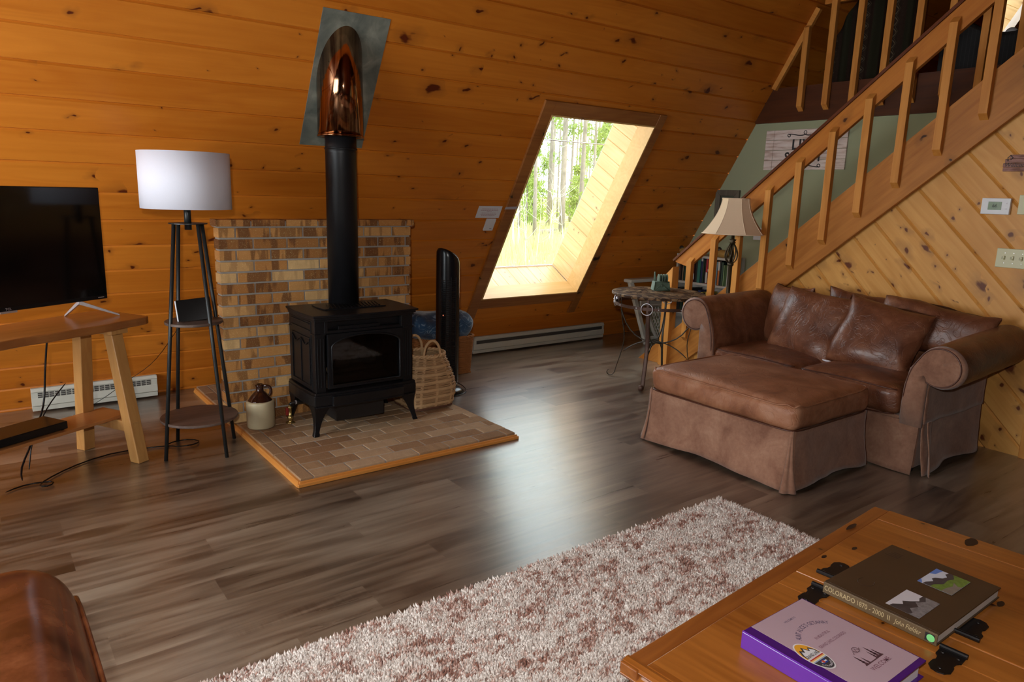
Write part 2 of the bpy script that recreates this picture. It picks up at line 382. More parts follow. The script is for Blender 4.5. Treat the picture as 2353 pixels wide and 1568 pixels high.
m_screen = plain('dark_screen', (0.002, 0.002, 0.002), 0.12, var=0.0, spec=0.35)
m_white = plain('white_plastic', (0.70, 0.71, 0.74), 0.4, var=0.02)
m_cream = plain('cream_plastic', (0.56, 0.54, 0.33), 0.4, var=0.02)
m_paper = plain('white_paper', (0.66, 0.64, 0.70), 0.8, var=0.02)
m_ink = plain('dark_ink', (0.03, 0.028, 0.03), 0.7, var=0.0)
m_redink = plain('faint_red_ink', (0.45, 0.26, 0.30), 0.7, var=0.0)
m_silver = plain('brushed_aluminium', (0.62, 0.60, 0.62), 0.35, 0.7, var=0.03)
m_shade = plain('white_linen_shade', (0.72, 0.72, 0.80), 0.85, var=0.03, scale=300, sub=0.0)
m_lampmetal = plain('dark_grey_tube', (0.022, 0.024, 0.024), 0.4, 0.3)
def tray_mat():
    return wood('weathered_tray_board', (0.17, 0.115, 0.09), (0.07, 0.045, 0.035), (0.03, 0.02, 0.015), pitch=0.09, rough=0.5, gs=1.4)
m_tray = tray_mat()
m_heat = plain('cream_heater_enamel', (0.50, 0.49, 0.42), 0.45, var=0.08, scale=14)
m_slot = plain('heater_inside', (0.05, 0.045, 0.04), 0.6)
def copper():
    s = NT('streaked_copper'); X, Y, Z = s.sep(s.obj())[:3]
    f = s.noise(s.xyz(s.ma('MULTIPLY', X, 30.0), s.ma('MULTIPLY', Y, 30.0), s.ma('MULTIPLY', Z, 1.5)), 1.0, 4.0, 0.6, 0.5)
    s.set(color=s.ramp(f, [(0.35, (0.13, 0.045, 0.020)), (0.6, (0.50, 0.28, 0.15))]), metal=1.0, rough=0.10); s.bump(f, 0.08, 0.01); return s.m  # darker and paler copper streaks drawn out along the height
m_copper = copper()
def galv():
    s = NT('galvanised_sheet'); f = s.noise(s.obj(), 7.0, 5.0, 0.6, 0.6)
    s.set(color=s.ramp(f, [(0.3, (0.12, 0.14, 0.12)), (0.55, (0.22, 0.24, 0.20)), (0.8, (0.40, 0.41, 0.33))]), metal=0.35, rough=0.5); s.bump(f, 0.1, 0.004); return s.m
m_galv = galv()
m_brass = plain('brass_fitting', (0.62, 0.46, 0.17), 0.3, 0.9)
def leather():
    s = NT('brown_leather'); o = s.obj(); a = s.noise(o, 4.5, 5.0, 0.62, 0.6); b = s.noise(o, 18.0, 4.0, 0.6)
    wr = s.n('TexVoronoi', {'Vector': s.xyz(s.ma('MULTIPLY_ADD', b, 0.06, s.sep(o)[0]), s.sep(o)[1], s.sep(o)[2]), 'Scale': 150.0}).outputs['Distance']
    crease = s.ramp(s.noise(o, 9.0, 3.0, 0.5, 2.2), [(0.46, 1.0), (0.5, 0.0), (0.54, 1.0)])
    f = s.ma('ADD', s.ma('MULTIPLY', a, 0.8), s.ma('MULTIPLY', b, 0.25))
    c = s.ramp(f, [(0.34, (0.070, 0.020, 0.008)), (0.52, (0.150, 0.052, 0.023)), (0.72, (0.28, 0.120, 0.060))])
    s.set(color=c, rough=s.ma('MULTIPLY_ADD', b, 0.28, 0.26), spec=0.45, coat=0.05)
    s.bump(s.ma('ADD', s.ma('MULTIPLY', wr, 0.12), s.ma('ADD', s.ma('MULTIPLY', crease, 0.5), a)), 0.35, 0.006); return s.m
m_leather = leather()
def suede(name='brown_suede', k=1.0):
    s = NT(name); o = s.obj(); a = s.noise(o, 5.0, 5.0, 0.65, 0.5); b = s.noise(o, 60.0, 3.0, 0.6)
    f = s.ma('ADD', s.ma('MULTIPLY', a, 0.8), s.ma('MULTIPLY', b, 0.2))
    c = s.ramp(f, [(0.32, (0.17*k, 0.078*k, 0.048*k)), (0.55, (0.28*k, 0.145*k, 0.092*k)), (0.75, (0.40*k, 0.235*k, 0.155*k))])
    s.set(color=c, rough=0.9, spec=0.15, sheen=0.25, sheenr=0.5); s.bump(f, 0.25, 0.006); return s.m
m_suede = suede()
m_ottol = None
def otto():
    s = NT('worn_tan_leather'); o = s.obj(); a = s.noise(o, 4.0, 5.0, 0.65, 0.8); b = s.noise(o, 20.0, 4.0, 0.6)
    crease = s.ramp(s.noise(o, 7.0, 3.0, 0.5, 2.0), [(0.46, 1.0), (0.5, 0.0), (0.54, 1.0)])
    f = s.ma('ADD', s.ma('MULTIPLY', a, 0.8), s.ma('MULTIPLY', b, 0.25))
    c = s.ramp(f, [(0.34, (0.17, 0.060, 0.027)), (0.52, (0.31, 0.130, 0.064)), (0.74, (0.45, 0.24, 0.145))])
    s.set(color=c, rough=s.ma('MULTIPLY_ADD', b, 0.25, 0.36), spec=0.4)
    s.bump(s.ma('ADD', s.ma('MULTIPLY', crease, 0.5), a), 0.3, 0.006); return s.m
m_ottol = otto()
m_pipe_welt = plain('dark_welt_cord', (0.075, 0.022, 0.010), 0.4)
def pane(name, tint, refl):
    s = NT(name); t = s.t; t.nodes.remove(s.b)
    tr = s.n('BsdfTransparent', {0: tint}); gl = s.n('BsdfGlossy', {'Color': (1.0, 1.0, 1.0), 'Roughness': 0.03})
    lw = s.n('LayerWeight', {0: 0.5}).outputs['Facing']
    f = s.ma('MULTIPLY_ADD', s.ma('POWER', lw, 5.0), 0.8, refl)
    mx = s.n('MixShader', {0: f, 1: tr.outputs[0], 2: gl.outputs[0]})
    t.links.new(mx.outputs[0], s.out.inputs[0]); return s.m
m_glass = pane('window_glass', (0.97, 0.985, 0.975), 0.035)
m_soot = pane('smoked_stove_glass', (0.34, 0.33, 0.31), 0.04)

# ------------------------------------------------------------ the room
Y0 = 5.55; XL, XR, XG, YF, YRIDGE = -2.4, 10.6, 6.05, -1.75, 1.90
def plane_box(name, mat, x0, x1, y0, y1, z0, z1, kind='structure', **kw):
    return MB().box(x0, x1, y0, y1, z0, z1).build(name, mat, kind=kind, M=Matrix.Identity(4), **kw)
plane_box('floor', m_floor, XL, XG+0.1, YF, Y0+0.1, -0.06, 0.0)
# sloped pine wall: local x = world x, local y up the slope, local z into the room
MS = frameM((0, Y0, 0), (1, 0, 0), (0, -C60, S60), (0, -S60, -C60))
WX0, WX1, WS0, WS1 = 3.60, 4.71, 0.665, 2.395          # clear opening of the window, along x and up the slope
SL = (Y0-YRIDGE)/C60
VX0, VX1, VS0, VS1 = 8.97, 9.54, 3.05/S60, 4.30/S60      # skylight up in the loft
def rect(x0, x1, y0, y1): return [(x0, y0), (x1, y0), (x1, y1), (x0, y1)]
b = MB(); boards(b, [rect(XL, WX0, 0, SL), rect(WX1, VX0, 0, SL), rect(VX1, XR, 0, SL), rect(WX0, WX1, 0, WS0), rect(WX0, WX1, WS1, SL), rect(VX0, VX1, 0, VS0), rect(VX0, VX1, VS1, SL)], 0.181, 0.017, 0.0085, 0.010)
b.build('wall_back', m_slope, M=MS, kind='structure', fixn=False)
b = MB(); e_ = 0.03
for r in (rect(XL, WX0-e_, 0, SL), rect(WX1+e_, VX0-e_, 0, SL), rect(VX1+e_, XR, 0, SL), rect(WX0-e_, WX1+e_, 0, WS0-e_), rect(WX0-e_, WX1+e_, WS1+e_, SL), rect(VX0-e_, VX1+e_, 0, VS0-e_), rect(VX0-e_, VX1+e_, VS1+e_, SL)):
    b.box(r[0][0], r[1][0], r[0][1], r[2][1], -0.46, -0.012)
b.build('roof_back', m_mortar, M=MS, kind='structure')
# the other slope, unseen behind the camera, darkened to cut bounced light
MS2 = frameM((0, YF-0.0, 0), (1, 0, 0), (0, C60, S60), (0, S60, -C60))
b = MB(); boards(b, [rect(XL, XR, 0, (YRIDGE-YF)/C60)], 0.181, 0.017); b.build('wall_front', m_cap, M=MS2, kind='structure', fixn=False)
MB().box(XL, XR, 0, (YRIDGE-YF)/C60+0.4, -0.42, -0.012).build('roof_front', m_mortar, M=MS2, kind='structure')
# glazed gable (left, outside the picture), its wall darkened against bounced light
b = MB()
for r in ((YF, 1.8, 0, 7), (4.1, Y0, 0, 7), (1.8, 4.1, 0, 0.45), (1.8, 4.1, 2.5, 7)): b.box(XL-0.1, XL, r[0], r[1], r[2], r[3])
b.build('wall_left', m_beam, M=Matrix.Identity(4), kind='structure')
w3 = thing('window_3', (XL, 2.95, 0.45), None, None); w3['kind'] = 'structure'
b = MB()
for y in (1.8, 2.92, 4.04): b.box(XL-0.06, XL+0.02, y, y+0.06, 0.45, 2.5)
for z in (0.45, 2.44): b.box(XL-0.06, XL+0.02, 1.8, 4.1, z, z+0.06)
b.build('window_frame', m_wellp, w3)
MB().box(XL-0.03, XL-0.024, 1.8, 4.1, 0.45, 2.5).build('glass_pane', m_glass, w3)
# green wall under the loft, loft beam, loft floor and back wall
b = MB(); b.add([(XG, YF, 0), (XG, Y0, 0), (XG, Y0-2.2/math.sqrt(3), 2.2), (XG, YF+2.2/math.sqrt(3), 2.2)], [(0, 1, 2, 3)])
b.build('wall_right', m_green, M=Matrix.Identity(4), kind='structure', fixn=False)
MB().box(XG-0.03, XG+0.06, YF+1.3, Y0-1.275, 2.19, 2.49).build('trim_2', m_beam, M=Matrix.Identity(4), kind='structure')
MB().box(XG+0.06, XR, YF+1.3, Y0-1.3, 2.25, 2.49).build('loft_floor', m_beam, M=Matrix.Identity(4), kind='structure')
zr_ = (Y0-YRIDGE)*math.sqrt(3)
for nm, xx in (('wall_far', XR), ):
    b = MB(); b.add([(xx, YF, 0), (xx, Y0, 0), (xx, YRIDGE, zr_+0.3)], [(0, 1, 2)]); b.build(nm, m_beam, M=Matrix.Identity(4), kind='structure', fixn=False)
# trim board where the slope meets the loft edge
b = MB(); b.box(5.985, 6.02, 2.49/S60, 3.6, 0.0, 0.045); b.build('trim_3', m_balu, M=MS, kind='structure')

# ------------------------------------------------------------ window in the slope
win = thing('window_1', (4.15, 5.2, 0.57), None, None); win['kind'] = 'structure'
D = 0.43
b = MB()   # stained casing, the two uprights run on below the sill
b.box(WX0-0.11, WX0-0.012, 0.44, WS1+0.115, 0.001, 0.022); b.box(WX1+0.012, WX1+0.10, 0.40, WS1+0.115, 0.001, 0.022)
b.box(WX0-0.012, WX1+0.012, WS1+0.012, WS1+0.115, 0.001, 0.020); b.box(WX0-0.012, WX1+0.012, WS0-0.115, WS0-0.012, 0.001, 0.020)
b.build('window_casing', m_trim, win, M=MS, bevel=0.003)
b = MB()   # plain liner round the opening
for a in ((WX0-0.012, WX0, WS0-0.012, WS1+0.012), (WX1, WX1+0.012, WS0-0.012, WS1+0.012), (WX0, WX1, WS0-0.012, WS0), (WX0, WX1, WS1, WS1+0.012)):
    b.box(*a, -0.15, 0.024)
b.build('window_liner', m_wellp, win, M=MS)
# boarded reveals: frames whose local x runs along each board (outwards through the roof)
def reveal(name, o, xa, ya, za, wid, ln, off, win=win):
    M = MS @ frameM(o, xa, ya, za); q = MB(); boards(q, [rect(0, ln, 0, wid)], 0.125, off, 0.004, 0.006)
    return q.build(name, m_well, win, M=M, fixn=False)
reveal('window_reveal', (WX1+0.004, WS0, -0.15), (0, 0, -1), (0, 1, 0), (-1, 0, 0), WS1-WS0, D-0.15, 0.02)
reveal('window_reveal', (WX0-0.004, WS1, -0.15), (0, 0, -1), (0, -1, 0), (1, 0, 0), WS1-WS0, D-0.15, 0.02)
reveal('window_sill', (WX0, WS0-0.004, -0.15), (0, 0, -1), (1, 0, 0), (0, 1, 0), WX1-WX0, D-0.15, 0.03)
reveal('window_reveal', (WX1, WS1+0.004, -0.15), (0, 0, -1), (-1, 0, 0), (0, -1, 0), WX1-WX0, D-0.15, 0.03)
MB().box(WX0-0.004, WX1+0.004, WS0-0.004, WS1+0.004, -D-0.006, -D).build('glass_pane', m_glass, win, M=MS)
win2 = thing('window_2', (9.25, 3.5, 3.05), None, None); win2['kind'] = 'structure'
for a in ((VX0-0.012, VX0, VS0-0.012, VS1+0.012), (VX1, VX1+0.012, VS0-0.012, VS1+0.012), (VX0, VX1, VS0-0.012, VS0), (VX0, VX1, VS1, VS1+0.012)):
    MB().box(*a, -0.06, 0.020).build('skylight_frame', m_silver, win2, M=MS)
reveal('window_reveal', (VX1+0.004, VS0, -0.06), (0, 0, -1), (0, 1, 0), (-1, 0, 0), VS1-VS0, D-0.06, 0.02, win2)
reveal('window_reveal', (VX0-0.004, VS1, -0.06), (0, 0, -1), (0, -1, 0), (1, 0, 0), VS1-VS0, D-0.06, 0.02, win2)
reveal('window_reveal', (VX0, VS0-0.004, -0.06), (0, 0, -1), (1, 0, 0), (0, 1, 0), VX1-VX0, D-0.06, 0.03, win2)
reveal('window_reveal', (VX1, VS1+0.004, -0.06), (0, 0, -1), (-1, 0, 0), (0, -1, 0), VX1-VX0, D-0.06, 0.03, win2)
MB().box(VX0-0.004, VX1+0.004, VS0-0.004, VS1+0.004, -D-0.006, -D).build('glass_pane', m_glass, win2, M=MS)
b = MB(); b.box(WX0, WX1, WS0+1.33, WS0+1.336, -D, -D+0.006); b.box(WX0-0.0, WX1, WS0, WS0+0.006, -D, -D+0.006)
b.build('glazing_bar', m_silver, win, M=MS)

# ------------------------------------------------------------ boarded wall under the stair
c45 = math.sqrt(0.5)
MD = frameM((5.03, 0, 0), (0, -c45, -c45), (0, -c45, c45), (-1, 0, 0))   # local x down to the right along the boards
def to_d(y, z): return (-(y+z)*c45, (z-y)*c45)
def stz(y, d=0.0): return 0.909+(3.519-y)*0.857-d     # top edge of the stringer
pw = [to_d(4.10, 0.0), to_d(4.10, 0.15), to_d(1.30, stz(1.30, 0.25)), to_d(1.30, 0.0)]
if sum((pw[i][0]*pw[(i+1) % 4][1]-pw[(i+1) % 4][0]*pw[i][1]) for i in range(4)) < 0: pw = pw[::-1]
b = MB(); boards(b, [pw], 0.174, 0.044, 0.011, 0.010); b.build('wall_stair', m_diag, M=MD, kind='structure', fixn=False)
b = MB(); b.prism([(4.09, 0.0), (1.30, 0.0), (1.30, stz(1.30, 0.3)), (4.09, 0.10)], 0.02, frameM((5.045, 0, 0), (0, 1, 0), (0, 0, 1), (1, 0, 0)))
b.build('wall_stair_back', m_mortar, M=Matrix.Identity(4), kind='structure')
MB().box(5.005, 5.03, 1.36, 1.462, 0.0, 2.4).build('trim_1', m_balu, M=Matrix.Identity(4), kind='structure', bevel=0.003)

# ------------------------------------------------------------ staircase
st = thing('staircase', (5.4, 3.0, 0), 'open timber staircase with square balusters rising to the loft behind the loveseat', 'staircase')
sl = math.atan(0.857); cs, sn = math.cos(sl), math.sin(sl)
def along(x0, y, z):   # local x up the slope (towards -y), local y = up square to it, local z = -x world (towards camera)
    return frameM((x0, y, z), (0, -cs, sn), (0, sn, cs), (-1, 0, 0))
for xs in (5.008, 5.735):
    M = along(xs, 4.33, stz(4.33)); L = 3.3/cs
    q = clip_poly([(-0.6, -0.295, 0), (L, -0.295, 0), (L, 0, 0), (-0.6, 0, 0)], [(-2, -2), (9, -2), (9, 9), (-2, 9)])
    # foot cut level with the floor
    def zw(p): return stz(4.33)+p[0]*sn+p[1]*cs
    top0 = -stz(4.33)/sn; bot0 = (0.295*cs-stz(4.33))/sn
    MB().prism([(bot0, -0.295), (L, -0.295), (L, 0), (top0, 0)], 0.038, M).build('stringer', m_stair, st, M=None, bevel=0.003) if False else MB().prism([(bot0, -0.295), (L, -0.295), (L, 0), (top0, 0)], 0.038).build('stringer', m_stair, st, M=M, bevel=0.003)
b = None
for k in range(12):
    y = 4.30-0.2345*k; z = 0.20+0.201*k
    MB().box(5.008, 5.697, y-0.27, y+0.01, z-0.04, z).build('tread', m_rail, st, bevel=0.004)
# hand rail: a plank on edge with a thin cap, its shade put into the dark colour
def rz(y): return 1.514+(3.558-y)*0.843
slr = math.atan(0.843); cr, sr = math.cos(slr), math.sin(slr)
MR = frameM((5.010, 4.225, rz(4.225)), (0, -cr, sr), (0, sr, cr), (-1, 0, 0))
L = 3.0/cr
MB().prism([(0.0, -0.02), (0.09, -0.135), (L, -0.135), (L, -0.004), (0.0, -0.004)], 0.038).build('handrail', m_rail, st, M=MR, bevel=0.003)
MB().box(-0.01, L, -0.004, 0.016, -0.012, 0.050).build('rail_cap', m_cap, st, M=MR, bevel=0.002)
bal0 = None
def baluster_mesh(z0, z1, xf, w_, y, name='baluster', mat=None, par=None, tk=0.042):
    q = MB(); prof = [(xf, z0), (xf+tk, z0-tk*0.9), (xf+tk, z1+tk*0.9), (xf, z1)]
    q.add([(x, y-w_/2, z) for x, z in prof]+[(x, y+w_/2, z) for x, z in prof], [(0, 1, 2, 3), (7, 6, 5, 4), (0, 4, 5, 1), (1, 5, 6, 2), (2, 6, 7, 3), (3, 7, 4, 0)])
    return q.build(name, mat or m_balu, par, bevel=0.002)
for k in range(10):
    y = 4.035-0.2345*k; zt = 1.627+(3.265-y)*0.87
    zb = zt-0.752
    if k < 1: zb = 0.30
    baluster_mesh(max(zb, 0.2), zt, 4.930, 0.05, y, par=st)
# newel post at the foot
q = MB(); q.prism([(4.214, 0.0), (4.30, 0.0), (4.30, 0.80), (4.275, 0.86), (4.19, 0.93), (4.19, 0.80)][0:2]+[(4.30, 0.80), (4.20, 0.90), (4.20, 0.0)], 0.085, frameM((4.925, 0, 0), (0, 1, 0), (0, 0, 1), (1, 0, 0)))
q.build('newel_post', m_balu, st, bevel=0.003)

# ------------------------------------------------------------ loft railing
lr = thing('loft_railing', (6.0, 3.1, 2.3), 'loft railing of square balusters fixed to the dark beam high at right', 'railing')
for k in range(9):
    y = 3.81-0.236*k
    zt = min(3.32, (Y0-y-0.03)*math.sqrt(3))
    baluster_mesh(2.31, zt, 5.965, 0.05, y, par=lr, tk=0.045)
MB().box(6.01, 6.05, 1.7, 3.69, 3.13, 3.26).build('rail', m_rail, lr, bevel=0.003)
# ------------------------------------------------------------ brick hearth and fire wall
HZ = 0.042
he = thing('brick_hearth', (1.9, 4.35, 0), 'low hearth paved with brown bricks and edged with orange wood trim', 'hearth')
rnd = random.Random(5)
b = MB()
x0, x1, y0, y1 = 1.235, 2.600, 3.375, 5.44
bl, bw, g = 0.197, 0.0935, 0.008
edge = 0.066
y = y0; row = 0
while y < y1-0.02:
    off = (row % 2)*(bl+g)/2; x = x0+edge+g-off
    while x < x1:
        a0 = max(x, x0+edge+g); a1 = min(x+bl, x1); c1 = min(y+bw, y1)
        if a1-a0 > 0.02: b.box(a0, a1, y, c1, 0.004, HZ-rnd.random()*0.002, tone=rnd.random())
        x += bl+g
    y += bw+g; row += 1
y = y0
while y < y1-0.02:
    b.box(x0, x0+edge, y, min(y+bl, y1), 0.004, HZ, tone=rnd.random()); y += bl+g
b.build('hearth_bricks', m_hbrick, he, bevel=0.003)
MB().box(x0+0.004, x1-0.004, y0+0.004, y1, 0.002, HZ-0.004).build('hearth_mortar', m_mortar, he)
q = [(0, 0), (0, 0.022), (-0.008, 0.020), (-0.017, 0.012), (-0.020, 0)]
b = MB(); b.add([(x0+p[0], y, p[1]) for y in (y0-0.0, y1) for p in q], [(0, 1, 2, 3, 4), (9, 8, 7, 6, 5)]+[(i, (i+1) % 5, 5+(i+1) % 5, 5+i) for i in range(5)])
b.box(x0-0.012, x0, y0, y1, 0.0, 0.030)
b.build('hearth_trim', m_hearthtrim_y, he)
b = MB(); b.box(x0-0.020, x1+0.018, y0-0.020, y0, 0.0, 0.020); b.box(x0-0.01, x1+0.01, y0-0.011, y0, 0.0, 0.030)
b.build('hearth_trim', m_hearthtrim, he, bevel=0.004)
fw = thing('brick_fire_wall', (1.82, 4.5, HZ), 'upright tan and brown brick fire wall with a brick cap behind the stove', 'brick wall')
b = MB(); bh = 0.0575; gz = 0.0098; X0, X1, Y_, T = 1.178, 2.452, 4.432, 0.10
rows = 18; z = HZ
for r in range(rows):
    x = X0-(r % 2)*(bl+0.0095)/2
    while x < X1-0.01:
        a0, a1 = max(x, X0), min(x+bl, X1)
        if a1-a0 > 0.015:
            j = rnd.uniform(-0.002, 0.002); b.box(a0, a1, Y_+j, Y_+T, z+0.001, z+bh, tone=min(1, max(0, rnd.gauss(0.5, 0.28))))
        x += bl+0.0095
    z += bh+gz
ztop = z
b.build('face_bricks', m_brick, fw, bevel=0.0025)
MB().box(X0+0.006, X1-0.006, Y_+0.007, Y_+T-0.006, HZ, ztop-0.004).build('mortar', m_mortar, fw)
b = MB(); x = X0-0.016
while x < X1+0.01:
    a1 = min(x+0.2, X1+0.018); b.box(x, a1, Y_-0.018, Y_+T+0.01, ztop, ztop+0.040, tone=rnd.uniform(0.35, 0.7)); x += 0.2085
b.build('cap_bricks', m_brick, fw, bevel=0.003)
MB().box(X0-0.008, X1+0.01, Y_-0.008, Y_+T, ztop-0.004, ztop+0.03).build('cap_mortar', m_mortar, fw)

# ------------------------------------------------------------ gas stove
sx, sy = 1.875, 4.145    # centre
stv = thing('gas_stove', (sx, sy, HZ), 'black cast iron gas stove with arched glass front standing on the brick hearth', 'stove')
def bow(x, w_, d): t = (x-sx)/(w_/2); return d*(1-t*t)
def frontpoly(w_, yf, yb, bulge, n=12, sidebulge=0.012):
    """plan outline: bowed front, slightly bowed sides"""
    p = [(sx-w_/2+w_*i/n, yf-bow(sx-w_/2+w_*i/n, w_, bulge)) for i in range(n+1)]
    for i in range(1, 7):
        t = i/6; p.append((sx+w_/2+sidebulge*math.sin(t*PI), yf+(yb-yf)*t))
    for i in range(0, 7):
        t = i/6; p.append((sx-w_/2-sidebulge*math.sin(t*PI), yb+(yf-yb)*t))
    return p[:-1]
def slab(mb, poly, z0, z1): return mb.prism(poly, z1-z0, Matrix.Translation((0, 0, z0)))
yf, yb = 3.950, 4.355
b = MB(); slab(b, frontpoly(0.685, yf-0.045, yb-0.005, 0.022), 0.760, 0.772); slab(b, frontpoly(0.665, yf-0.030, yb-0.01, 0.020), 0.745, 0.761); slab(b, frontpoly(0.65, yf-0.016, yb, 0.016), 0.730, 0.746)
b.build('stove_top', m_cast, stv, bevel=0.003)
b = MB(); slab(b, frontpoly(0.40, 4.07, 4.28, 0.0), 0.7715, 0.779)
for k in range(15):
    x = sx-0.17+0.0235*k
    b.add([(x, 4.085, 0.779), (x+0.010, 4.085, 0.779), (x+0.052, 4.235, 0.779), (x+0.042, 4.235, 0.779), (x, 4.085, 0.784), (x+0.010, 4.085, 0.784), (x+0.052, 4.235, 0.784), (x+0.042, 4.235, 0.784)],
          [(0, 1, 5, 4), (1, 2, 6, 5), (2, 3, 7, 6), (3, 0, 4, 7), (4, 5, 6, 7)])
b.build('top_grille', m_cast, stv)
W = 0.64
b = MB()   # carcass: back, sides, floor, head
b.box(sx-W/2+0.01, sx+W/2-0.01, yb-0.02, yb-0.005, 0.28, 0.735); b.box(sx-W/2+0.02, sx-W/2+0.03, yf+0.03, yb-0.01, 0.28, 0.735); b.box(sx+W/2-0.03, sx+W/2-0.02, yf+0.03, yb-0.01, 0.28, 0.735)
b.box(sx-W/2+0.02, sx+W/2-0.02, yf+0.03, yb-0.01, 0.27, 0.285); b.box(sx-W/2+0.02, sx+W/2-0.02, yf+0.05, yb-0.01, 0.655, 0.665)
b.build('firebox', m_black, stv)
for sgn in (-1, 1):    # corner posts with fluting
    for (ya, yb_) in ((yf-0.005, yf+0.055), (yb-0.055, yb)):
        xa = sx+sgn*(W/2)-0.0; x_in = xa-sgn*0.062
        b = MB(); b.box(min(xa, x_in), max(xa, x_in), ya, yb_, 0.30, 0.73)
        for k in (0.012, 0.030, 0.048): b.box(min(xa-sgn*k, xa-sgn*(k+0.007)), max(xa-sgn*k, xa-sgn*(k+0.007)), ya-0.004, ya, 0.335, 0.63)
        b.box(min(xa, x_in)-0.004, max(xa, x_in)+0.004, ya-0.006, yb_+0.002, 0.648, 0.658)
        b.build('corner_post', m_cast, stv, bevel=0.003)
for sgn in (-1, 1):    # side panels with raised frame
    xs = sx+sgn*(W/2+0.004); b = MB(); b.box(min(xs, xs-sgn*0.012), max(xs, xs-sgn*0.012), yf+0.05, yb-0.05, 0.31, 0.725)
    for (a, c, e, h) in ((yf+0.06, yf+0.068, 0.34, 0.62), (yb-0.068, yb-0.06, 0.34, 0.62), (yf+0.06, yb-0.06, 0.332, 0.34), (yf+0.06, yb-0.06, 0.62, 0.628), ((yf+yb)/2-0.004, (yf+yb)/2+0.004, 0.34, 0.60), (yf+0.06, yb-0.06, 0.668, 0.674), (yf+0.06, yb-0.06, 0.708, 0.714)):
        b.box(min(xs, xs+sgn*0.006), max(xs, xs+sgn*0.006), a, c, e, h)
    pts = [(xs+sgn*0.004, yf+0.06+(yb-yf-0.12)*t, 0.607-0.030*math.sin(t*PI*2)**2) for t in [i/16 for i in range(17)]]
    b.tube(pts, 0.004, 6); b.build('side_panel', m_cast, stv, bevel=0.002)
# front: header with opening, door frame with arch, glass, logs, apron, base, legs
xa, xb = sx-W/2+0.06, sx+W/2-0.06
b = MB(); b.box(xa, xb, yf-0.005, yf+0.01, 0.690-0.035, 0.672); b.box(xa, xb, yf+0.035, yf+0.045, 0.672, 0.735)
b.box(xa, xa+0.02, yf-0.008, yf+0.02, 0.66, 0.735); b.box(xb-0.02, xb, yf-0.008, yf+0.02, 0.66, 0.735)
b.box(xa+0.09, xb-0.16, yf+0.005, yf+0.03, 0.672, 0.692)
b.build('louvre_opening', m_cast, stv, bevel=0.002)
dy = yf-0.020
def door_ring(outer, inner, y0_, y1_, nm):
    n = len(outer); q = MB()
    vs = [(x, y0_, z) for x, z in outer]+[(x, y0_, z) for x, z in inner]+[(x, y1_, z) for x, z in outer]+[(x, y1_, z) for x, z in inner]
    fs = []
    for i in range(n):
        j = (i+1) % n; fs += [(i, j, n+j, n+i), (2*n+i, 3*n+i, 3*n+j, 2*n+j), (i, 2*n+i, 2*n+j, j), (n+i, n+j, 3*n+j, 3*n+i)]
    q.add(vs, fs); return q.build(nm, m_cast, stv, bevel=0.0025)
xl, xr = xa+0.012, xb-0.012; zb_, zt_ = 0.322, 0.654
N = 14
inn = [(xl+0.026, zb_+0.022), (xr-0.026, zb_+0.022), (xr-0.026, 0.570)]+[(sx+(xr-0.026-sx)*math.cos(PI*i/N), 0.570+0.068*math.sin(PI*i/N)) for i in range(1, N)]+[(xl+0.026, 0.570)]
outr = [(xl, zb_), (xr, zb_), (xr, 0.570)]+[(min(xr, max(xl, sx+(xr-sx)*1.4*math.cos(PI*i/N))), zt_) for i in range(1, N)]+[(xl, 0.570)]
door_ring(outr, inn, dy, dy+0.02, 'door')
bead = [(sx+(xr-0.024-sx)*math.cos(PI*i/24), dy-0.002, 0.572+0.068*math.sin(PI*i/24)) for i in range(25)]
bead = [(xr-0.024, dy-0.002, zb_+0.020)]+bead+[(xl+0.024, dy-0.002, zb_+0.020)]
MB().tube(bead, 0.006, 8, closed=True).build('door_bead', m_cast, stv, smooth=True)
MB().box(xl+0.015, xr-0.015, dy+0.012, dy+0.015, zb_+0.01, zt_-0.01).build('door_glass', m_soot, stv)
m_log = plain('ceramic_log', (0.16, 0.10, 0.055), 0.9, var=0.5, scale=25, bump=0.5)
for (a, c, r0) in (((sx-0.17, 4.14, 0.37), (sx+0.17, 4.08, 0.39), 0.036), ((sx-0.14, 4.06, 0.41), (sx+0.05, 4.2, 0.47), 0.032), ((sx+0.16, 4.2, 0.40), (sx+0.03, 4.06, 0.50), 0.035), ((sx-0.03, 4.12, 0.46), (sx+0.09, 4.18, 0.56), 0.030)):
    a, c = Vector(a), Vector(c); pts = [a.lerp(c, t/8)+Vector((0, 0, 0.012*math.sin(t*1.7))) for t in range(9)]
    MB().tube(pts, [r0*(0.9+0.12*math.sin(t*2.1)) for t in range(9)], 9).build('ceramic_log', m_log, stv, smooth=True)
MB().box(sx-0.22, sx+0.22, 4.0, 4.3, 0.285, 0.335).build('burner_tray', m_log, stv, bevel=0.004)
b = MB(); slab(b, frontpoly(0.665, yf-0.020, yb+0.005, 0.018), 0.288, 0.305); slab(b, frontpoly(0.672, yf-0.022, yb+0.005, 0.020), 0.225, 0.29)
slab(b, frontpoly(0.66, yf-0.03, yb+0.005, 0.018), 0.214, 0.226)
b.build('base_skirt', m_cast, stv, bevel=0.004)
b = MB(); xx0, xx1 = sx-0.235, sx+0.235
vs = [];
for i in range(13):
    x = xx0+(xx1-xx0)*i/12; ybow = yf-0.045-bow(x, 0.66, 0.016)
    vs += [(x, ybow, 0.235), (x, ybow-0.006, 0.285), (x, yf, 0.285), (x, yf, 0.222), (x, ybow-0.003, 0.225)]
b.add(vs, [tuple(i*5+k for k in (a, (a+1) % 5))+tuple((i+1)*5+k for k in ((a+1) % 5, a)) for i in range(12) for a in range(5)]+[(0, 1, 2, 3, 4), tuple(60+k for k in (4, 3, 2, 1, 0))])
b.build('ash_apron', m_cast, stv, bevel=0.003)
